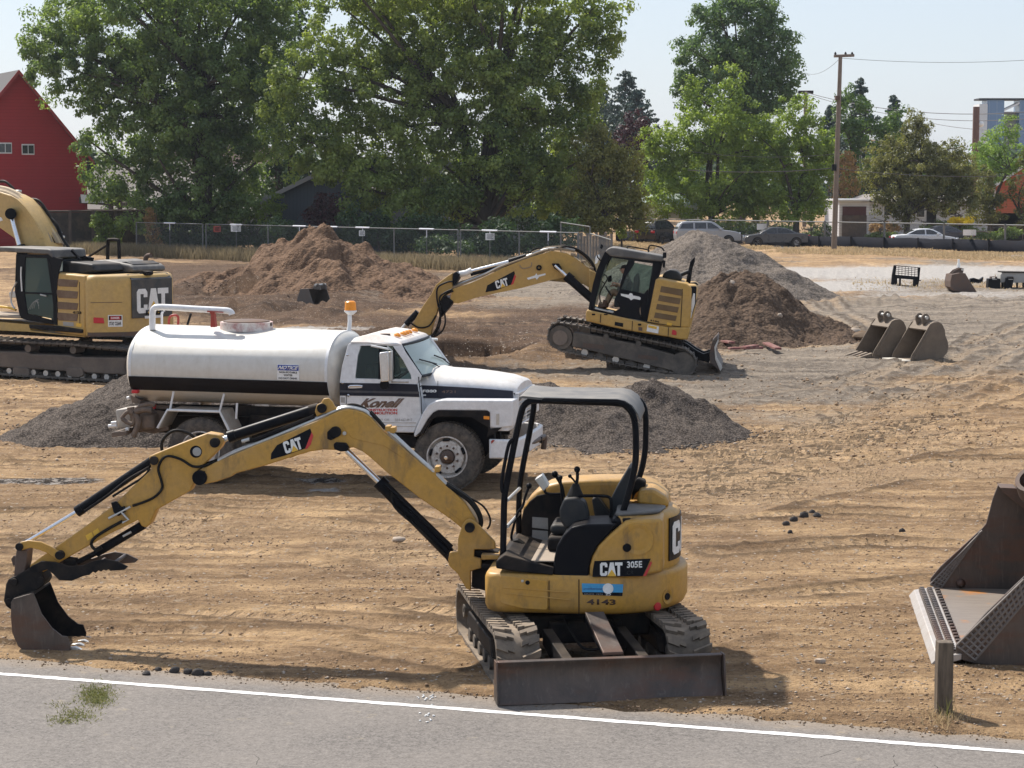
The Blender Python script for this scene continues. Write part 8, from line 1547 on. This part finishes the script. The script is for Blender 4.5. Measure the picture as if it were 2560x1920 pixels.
def tree(name, label, lobes, d, mat, base, rng_seed, clump=.85, dens=1.0, n=44, size=.26, trunk=.35, fork=3, droop=.5, K=KS0, shell=.42, group=None, limbs=22, trunkmat=None, cat='tree', flat=.8, top=None, deep=1.0, wild=.12):
    """lobes: (x, y, rx, ry[, depth shift]) in photo pixels, turned into ellipsoids of foliage at distance d"""
    rng = np.random.default_rng(rng_seed); cl_ = []; wts = []
    s = FPX/d*1/.4
    for L_ in lobes:
        x, y, rx, ry = [L_[i]*K[2] if i > 1 else K[i]+L_[i]*K[2] for i in range(4)]; dd = d+(L_[4] if len(L_) > 4 else 0); c = at(x, y, dd); rx, ry = rx/s, ry/s; rz = min(max(rx*.9*deep, .6), 6)
        area = 4*math.pi*((rx*ry)**1.6/3+(rx*rz)**1.6/3+(ry*rz)**1.6/3)**(1/1.6); k = max(3, int(area*dens/(clump*clump)*.62)); u = rng.normal(size=(k, 3)); u /= np.linalg.norm(u, axis=1)[:, None]
        r = (1-shell*rng.random(k)**1.3)*(1+rng.normal(size=k)*wild); pts = np.array(c)+u*r[:, None]*np.array([rx, rz, ry]); cl_.append(pts)
    C = np.concatenate(cl_); C = C[C[:, 2] > .25]; rad = clump*rng.uniform(.55, 1.15, len(C))
    tn = np.clip(.5+fbm(C[:, 0]*.45+C[:, 1]*.3, C[:, 2]*.5, rng_seed, 2)*1.1+rng.normal(size=len(C))*.22, 0, 1); V, F, t = leaves(C, rad, n, size, rng, droop, tn, flat=flat)  # clump tint puts lit and dark foliage masses into the leaf colour
    b = at(base[0], base[1], d); o = thing(name, label, cat, loc=(b.x, d, 0), group=group)
    V = V-np.array([b.x, d, 0]); me = np_mesh('crown', V, F, [mat], {'tint': t}); c = bpy.data.objects.new('crown', me); COL.objects.link(c); c.parent = o
    if trunk:
        zc = C[:, 2].max(); L0 = np.array([b.x, d, 0]); rnd = random.Random(rng_seed); mb = MB(); h0 = max(.6, min(3.0, C[:, 2].min()*.8+1.0)) if fork else zc*.8
        hub = Vector((rnd.uniform(-.2, .2), 0, h0)); mb.tube([(0, 0, -.2), (0, 0, .3), tuple(hub*.6), tuple(hub)], [trunk*1.35, trunk*1.08, trunk, trunk*.95], 12)
        sel = [Vector(C[i]-L0) for i in rng.choice(len(C), min(limbs, len(C)), replace=False)]; sel.sort(key=lambda v: -v.z); forks = [hub+Vector((rnd.uniform(-1, 1)*1.5, rnd.uniform(-1, 1), (zc-h0)*rnd.uniform(.35, .5))) for _ in range(max(fork, 1))]
        for f in forks: mb.tube(smooth_path([hub*.85, hub.lerp(f, .5)+Vector((rnd.uniform(-.3, .3), 0, 0)), f], 4), [trunk*.75-(trunk*.35)*i/8 for i in range(9)], 9)
        for v_ in sel:
            f = min(forks+[hub], key=lambda q: (q-v_).length+(3 if q.z > v_.z else 0)); mid = f.lerp(v_, .5)+Vector((rnd.uniform(-.5, .5), rnd.uniform(-.5, .5), rnd.uniform(0, .6))); mb.tube(smooth_path([f, mid, v_], 4), [trunk*.36*(1-i/10) for i in range(9)], 7)
        mb.done('trunk', trunkmat or M_bark, o, smooth=70)
    return o
G1 = leaf_mat('maple_leaf', (.040, .085, .042), (.185, .255, .085), .45); G1b = leaf_mat('maple_leaf_yellowish', (.045, .092, .038), (.24, .295, .08), .45); G2 = leaf_mat('bright_leaf', (.09, .145, .035), (.22, .29, .065), .45); G3 = leaf_mat('dark_leaf', (.022, .05, .026), (.06, .10, .04)); G4 = leaf_mat('olive_leaf', (.07, .08, .03), (.22, .215, .07), .4); G5 = leaf_mat('conifer_needle', (.022, .042, .036), (.05, .085, .07), .1); G6 = leaf_mat('purple_leaf', (.03, .010, .016), (.065, .018, .030), .15); G7 = leaf_mat('willow_leaf', (.075, .085, .038), (.19, .19, .08), .4); G8 = leaf_mat('yellow_flower', (.55, .38, .02), (.75, .58, .04)); G9 = leaf_mat('rusty_needle', (.20, .11, .05), (.38, .24, .11)); G10 = leaf_mat('shrub_leaf', (.05, .09, .015), (.16, .22, .04))
# two great maples
tree('maple_tree', 'big spreading maple with dark limbs right of the red house', [(330, 60, 200, 110), (180, 160, 120, 90), (110, 120, 70, 60), (420, 180, 170, 120), (560, 70, 150, 120, 1), (560, 220, 140, 110), (300, 260, 110, 70), (450, 330, 120, 80, -1), (560, 380, 110, 90), (380, 420, 80, 60), (520, 480, 110, 60, -1), (250, 380, 55, 70), (640, 160, 90, 110, 2), (480, -40, 260, 80), (170, 30, 90, 60), (640, 330, 70, 60), (230, 240, 60, 60), (350, 150, 90, 80, 2), (500, 330, 110, 90, 2), (400, 350, 90, 70, 2), (660, 240, 80, 80, 1), (610, 520, 60, 40, -1), (440, 515, 60, 40, -1), (330, 470, 50, 40), (270, 470, 60, 50), (350, 530, 60, 35, -1), (490, 545, 80, 30, -1), (600, 440, 70, 60, 1), (680, 60, 60, 90, 1)],
    150, G1, (512, 560), 11, clump=.72, dens=.66, n=72, size=.25, trunk=.55, fork=4, limbs=46, shell=.45, wild=.2)
tree('maple_tree', 'huge broad maple with yellowish leaf tips and a forked trunk in the middle', [(900, 90, 150, 130, 2), (1080, 60, 170, 110, 1), (1290, 80, 150, 130, 1), (1440, 70, 110, 90), (1510, 90, 50, 50), (780, 230, 130, 130), (960, 230, 160, 120), (1150, 220, 150, 120, -1), (1340, 220, 130, 120, -1), (1460, 200, 70, 90), (760, 370, 110, 80), (920, 380, 140, 100, -1), (1080, 400, 130, 110), (1230, 360, 140, 110, -1), (1380, 350, 100, 110), (1440, 300, 70, 80), (960, 480, 110, 60, -2), (1120, 500, 90, 50, -2), (1010, 530, 70, 60, -3), (1330, 460, 110, 70, -1), (860, 440, 70, 50, -1), (1380, 480, 70, 60), (1210, 30, 60, 80, -2), (1100, -30, 350, 70), (1250, 250, 40, 120, -3), (1060, 580, 35, 30, -3), (1490, 20, 40, 60)],
    143, G1b, (1215, 600), 12, clump=.72, dens=.66, n=72, size=.25, trunk=.62, fork=4, limbs=52, shell=.45, wild=.2)
tree('dark_tree', 'dark green trees filling the gap behind the two maples', [(700, 120, 80, 160), (720, 330, 70, 120), (690, 470, 80, 70), (820, 500, 90, 60), (1320, 300, 120, 200), (1420, 460, 80, 90), (1180, 470, 120, 60), (940, 520, 120, 50), (1290, 530, 110, 60), (560, 500, 120, 60), (330, 520, 70, 50), (670, 250, 70, 120), (690, -20, 80, 80)], 163, G3, (720, 560), 13, clump=.9, dens=.75, n=44, size=.30, trunk=.3, limbs=14, shell=.5)
tree('olive_tree', 'yellow brown leaved tree right of the middle maple', [(1520, 470, 85, 110), (1480, 390, 60, 60), (1560, 420, 60, 60), (1540, 540, 90, 60), (1450, 520, 60, 70), (1590, 520, 40, 60), (1500, 340, 35, 30)], 139, G4, (1510, 610), 14, clump=.55, dens=.9, n=46, size=.19, trunk=.22, limbs=26, shell=.6)
tree('tall_tree', 'tall dense dark green tree high above the bright trees', [(1840, 60, 110, 90), (1760, 150, 75, 90), (1920, 130, 85, 90), (1840, 180, 120, 90), (1730, 220, 50, 50), (1960, 190, 50, 70), (1900, 240, 90, 60), (1800, 20, 60, 50), (1880, 10, 60, 50), (1850, 330, 110, 120), (1700, 225, 25, 25)], 205, leaf_mat('tall_tree_leaf', (.045, .09, .04), (.12, .19, .07)), (1850, 560), 15, clump=1.0, dens=.85, n=70, size=.32, trunk=.45, limbs=24, shell=.4, wild=.12)
tree('bright_tree', 'bright yellow green bushy tree behind the silver car', [(1820, 240, 45, 70), (1740, 250, 40, 65), (1780, 330, 110, 70), (1690, 360, 70, 70), (1870, 340, 60, 70), (1640, 400, 50, 60), (1780, 430, 140, 90), (1700, 500, 100, 60), (1880, 450, 60, 80), (1830, 520, 90, 45), (1630, 350, 30, 30)], 176, G2, (1780, 600), 16, clump=.62, dens=.75, n=46, size=.24, trunk=.28, limbs=26, shell=.5, droop=.1, wild=.15)
tree('bright_tree', 'bright yellow green tree just left of the utility pole', [(1990, 290, 55, 50), (2040, 340, 50, 60), (1940, 350, 60, 50), (2000, 400, 90, 70), (1930, 450, 60, 60), (2040, 450, 55, 70), (1980, 510, 95, 50), (2070, 390, 25, 40), (1900, 320, 25, 25)], 174, G2, (1990, 600), 17, clump=.62, dens=.75, n=46, size=.24, trunk=.25, limbs=24, shell=.5, droop=.1, wild=.15)
def conifer(label, x, ytop, ybase, halfw, d, mat, sd, seed_gap=1.0):
    rng = np.random.default_rng(sd); b, t_ = at(x, ybase, d), at(x, ytop, d); hw = halfw*.4*d/FPX; H_ = t_.z; cl_ = []; rd = []
    nl = int(H_*1.5)
    z0 = max(b.z, 1.0)
    for i in range(nl):
        f = i/nl; z = z0+(H_-z0)*f; r = hw*1.35*(1-f)**.7*rng.uniform(.55, 1.15)
        for k in range(max(3, int(9*(1-f)+3))):
            a = rng.uniform(0, 6.283)
            for q in (.35, .65, 1.0): cl_.append((math.cos(a)*r*q, math.sin(a)*r*q, z-.35*q*r*.5+rng.normal()*.15)); rd.append(.30+.42*(1-f))
    o = thing('conifer', label, 'conifer', loc=(b.x, d, 0)); V, F, t = leaves(np.array(cl_), np.array(rd), 22, .34, rng, .6, flat=.5); c = bpy.data.objects.new('crown', np_mesh('crown', V, F, [mat], {'tint': t})); COL.objects.link(c); c.parent = o
    MB().tube([(0, 0, 0), (0, 0, H_*.6), (0, 0, H_)], [.3, .16, .03], 8).done('trunk', M_bark, o)
conifer('dark blue green fir right of the middle maple', 1562, 172, 420, 95, 260, G5, 1); conifer('broad dark fir behind the purple tree', 1590, 220, 420, 75, 255, G5, 2); conifer('faint fir half hidden by the middle maple', 1500, 210, 400, 60, 270, G5, 3)
conifer('pointed dark fir right of the utility pole', 2148, 192, 480, 75, 240, G5, 4); conifer('thin ragged fir beside the pointed fir', 2230, 236, 480, 55, 250, G5, 5); conifer('small dark fir left of the utility pole', 2075, 262, 420, 45, 250, G5, 6)
tree('purple_tree', 'dark purple leaved tree below the blue green firs', [(1590, 320, 40, 45), (1560, 350, 30, 30), (1610, 370, 25, 40)], 215, G6, (1590, 560), 21, clump=.7, dens=.8, n=36, size=.3, trunk=.15, limbs=8)
tree('background_tree', 'mid green tree in front of the pointed firs', [(2130, 290, 50, 60), (2110, 360, 50, 70), (2170, 340, 50, 60), (2220, 330, 45, 50), (2140, 430, 50, 60), (2110, 240, 25, 30), (2250, 300, 30, 30)], 212, leaf_mat('mid_green_leaf', (.04, .08, .025), (.10, .17, .045)), (2140, 560), 22, clump=.8, dens=.7, n=44, size=.3, trunk=.2, limbs=12)
tree('rusty_tree', 'dry rust coloured tree behind the utility pole', [(2115, 450, 32, 55), (2120, 410, 22, 30), (2100, 500, 20, 30)], 195, G9, (2115, 580), 23, clump=.55, dens=.9, n=36, size=.22, trunk=.12, limbs=8)
tree('weeping_tree', 'wide brown green weeping tree in front of the white house', [(2290, 330, 45, 45), (2240, 390, 70, 55), (2340, 390, 80, 55), (2190, 440, 45, 55), (2290, 440, 120, 60), (2400, 440, 55, 60), (2240, 500, 70, 45), (2350, 500, 80, 40), (2290, 300, 25, 30), (2420, 490, 40, 35), (2260, 540, 30, 25)], 172, G7, (2265, 610), 24, clump=.50, dens=.85, n=40, size=.19, trunk=.24, limbs=40, shell=.65, droop=.9, wild=.22, trunkmat=M_bark)
tree('young_tree', 'light green young tree in front of the glass tower', [(2500, 350, 35, 50), (2470, 400, 45, 45), (2530, 320, 20, 30), (2510, 420, 40, 40), (2455, 360, 20, 20), (2560, 400, 40, 50)], 178, leaf_mat('light_leaf', (.08, .14, .05), (.22, .32, .10), .45), (2480, 600), 25, clump=.5, dens=.65, n=34, size=.2, trunk=.12, limbs=14, droop=.1, wild=.2)
tree('small_tree', 'upright green tree left of the cedar fence', [(2460, 470, 35, 50), (2450, 530, 35, 40), (2490, 520, 25, 40)], 176, G7, (2470, 610), 26, clump=.5, dens=.9, n=40, size=.2, trunk=.12, limbs=12)
tree('edge_tree', 'sparse brownish tree at the right edge before the orange house', [(2555, 470, 35, 60), (2575, 400, 30, 40), (2560, 540, 30, 40)], 176, G7, (2560, 610), 27, clump=.5, dens=.6, n=34, size=.2, trunk=.14, limbs=16)
# shrubs
def shrub(name, label, lobes, d, mat, sd, clump=.4, n=40, size=.16, **k): return tree(name, label, lobes, d, mat, (sum(l[0] for l in lobes)/len(lobes), 600), sd, clump=clump, dens=.9, n=n, size=size, trunk=.07, limbs=6, shell=.6, cat='shrub', **k)
shrub('purple_shrub', 'dark purple leaved shrub beside the blue shed', [(820, 515, 45, 40), (850, 540, 40, 30), (790, 545, 30, 25)], 146, G6, 31, .5, 46, .2); shrub('dark_shrub', 'very dark shrub behind the mesh fence left of centre', [(900, 560, 60, 45), (960, 580, 60, 35), (1060, 575, 70, 40), (1130, 590, 50, 30), (700, 575, 60, 30)], 137, G3, 32, .6, 46, .22)
shrub('dark_shrub', 'dark hedge behind the right end of the mesh fence', [(1240, 585, 70, 40), (1340, 590, 60, 40), (1400, 580, 50, 40), (1180, 618, 80, 14), (1290, 622, 80, 14), (1100, 612, 60, 14)], 130, G3, 33, .6, 46, .22); shrub('dark_shrub', 'dark undergrowth behind the left end of the mesh fence', [(400, 575, 50, 35), (470, 570, 60, 45), (560, 580, 60, 35), (620, 585, 50, 30), (520, 600, 120, 20), (700, 600, 100, 25), (830, 600, 90, 22), (990, 608, 110, 18)], 150, G3, 34, .6, 46, .22)
shrub('climbing_shrub', 'green climbing shrub hanging over the dark wooden fence', [(262, 560, 30, 30), (285, 590, 22, 30), (250, 600, 18, 22), (240, 555, 15, 15)], 149, G10, 35, .4, 46, .17); shrub('dead_vine', 'dry reddish brown vine on the left end of the mesh fence', [(383, 580, 18, 35), (375, 545, 12, 25), (395, 620, 20, 18)], 147, G9, 36, .3, 30, .13); shrub('garden_shrub', 'bright green shrub between the left maple and the blue shed', [(670, 535, 35, 28), (690, 505, 25, 25)], 148, G10, 37, .4)
shrub('yellow_shrub', 'yellow flowering shrub in the garden across the street', [(2400, 552, 34, 9)], 168, G8, 41, .28, 46, .14); shrub('garden_shrub', 'green shrub under the yellow flowering one', [(2400, 572, 40, 14), (2440, 585, 40, 12)], 168.5, G10, 42); shrub('low_hedge', 'clipped light green hedge left of the white sedan', [(2185, 592, 25, 10), (2225, 592, 25, 10)], 169, G10, 43, .3); shrub('red_shrub', 'rounded reddish brown shrub in front of the white house', [(2210, 570, 40, 10)], 172, G9, 44, .3)
shrub('garden_shrub', 'pale green shrub above the white sedan roof', [(2330, 572, 28, 12), (2350, 560, 14, 8)], 170, G10, 45, .3); shrub('grey_shrub', 'low grey green cushion right of the white sedan', [(2420, 602, 24, 7)], 164, G7, 46, .25); shrub('bright_shrub', 'small yellow green shrub in the dark gap right of the mesh fence', [(1555, 578, 9, 18)], 142, G2, 47, .25); shrub('garden_shrub', 'yellow green shrub right of the covered boat', [(1735, 545, 20, 10)], 180, G2, 48, .3)
shrub('garden_shrub', 'dark green hedge under the first bright tree', [(1880, 580, 60, 22), (1800, 575, 60, 22), (1960, 585, 50, 20), (2050, 580, 30, 22)], 180, G3, 49, .5, 44, .2); shrub('garden_shrub', 'small green shrub by the foot of the utility pole', [(2030, 590, 22, 16)], 168, G10, 50, .35); shrub('garden_shrub', 'low green plants in front of the cedar fence', [(2530, 578, 30, 8), (2500, 590, 40, 8)], 172, G10, 51, .3)
# tree masses far behind closing the horizon
rng = np.random.default_rng(77); cl_ = []
for i in range(900):
    x = rng.uniform(-250, 2800); d_ = rng.uniform(330, 420); top_ = 480-60*abs(math.sin(x*.004+1))-40*math.sin(x*.011)-18*rng.random(); y_ = top_+(500-top_)*rng.random()**.8; q = at(x, y_, d_); cl_.append((q.x, q.y, q.z))
for i in range(500): q = at(rng.uniform(-100, 1500), rng.uniform(430, 560), 215); cl_.append((q.x, q.y, max(.5, q.z)))
V, F, t = leaves(np.array(cl_), np.full(len(cl_), 2.6), 60, 1.0, rng, .3); o = bpy.data.objects.new('far_woodland', np_mesh('far_woodland', V, F, [G3], {'tint': t})); COL.objects.link(o); tag(o, 'far off belt of trees closing the horizon', 'woodland', kind='stuff')
# dry grass strips
r = np.random.default_rng(8); n = 26000; T_ = r.random(n)*1.25-.2; L_ = FA_[:] ; off = r.random(n)**.8
Pg = np.stack([FA_.x+(FB_.x-FA_.x)*T_+off*.6, FA_.y+(FB_.y-FA_.y)*T_-3.2+off*4.2, T_*0], -1); Pg[:, 2] = 0
blades('dry_grass_strip', 'tall dry grass along the foot of the mesh fence', Pg, .85, .035, .55, M_dry2, sd=11)
n = 30000; T_ = r.random(n)*1.15-.05; Pg = np.stack([RA.x+(RB.x-RA.x)*T_, RA.y+(RB.y-RA.y)*T_-2.6-r.random(n)*17, T_*0], -1); kk = fbm(Pg[:, 0]*.25, Pg[:, 1]*.25, 5, 3)+r.random(n)*.3 > .02; Pg = Pg[kk]; Pg[:, 2] = H(Pg[:, 0], Pg[:, 1])-.0
blades('dry_grass_strip', 'patchy dry grass in front of the black silt cloth', Pg, .20, .05, 1.2, M_dry, sd=12)
n = 900; Pg = [];
for k in range(n): q = gp(2130+r.random()*430, 712+r.normal()*7); Pg.append((q.x, q.y, float(0)))
Pg = np.array(Pg); Pg[:, 2] = H(Pg[:, 0], Pg[:, 1]); blades('dry_weeds', 'sparse dry weeds around the attachments far right', Pg, .14, .04, 1.2, M_dry, sd=13)
# ------------------------------------------------------------------ smoky air
hv = MB().box((-1500, -66, -1.2), (1500, 1760, 62)).done('haze', None); hv.data.materials.clear(); tag(hv, 'thin smoky haze over the whole site', 'haze', kind='stuff')
m = bpy.data.materials.new('haze_air'); m.use_nodes = True; t = m.node_tree; t.nodes.remove(t.nodes['Principled BSDF']); pv = t.nodes.new('ShaderNodeVolumePrincipled')
pv.inputs['Color'].default_value = (.80, .88, 1, 1); pv.inputs['Density'].default_value = .00012; pv.inputs['Anisotropy'].default_value = .3; t.links.new(pv.outputs[0], t.nodes['Material Output'].inputs['Volume']); hv.data.materials.append(m); m.cycles.homogeneous_volume = True if hasattr(m, 'cycles') else None
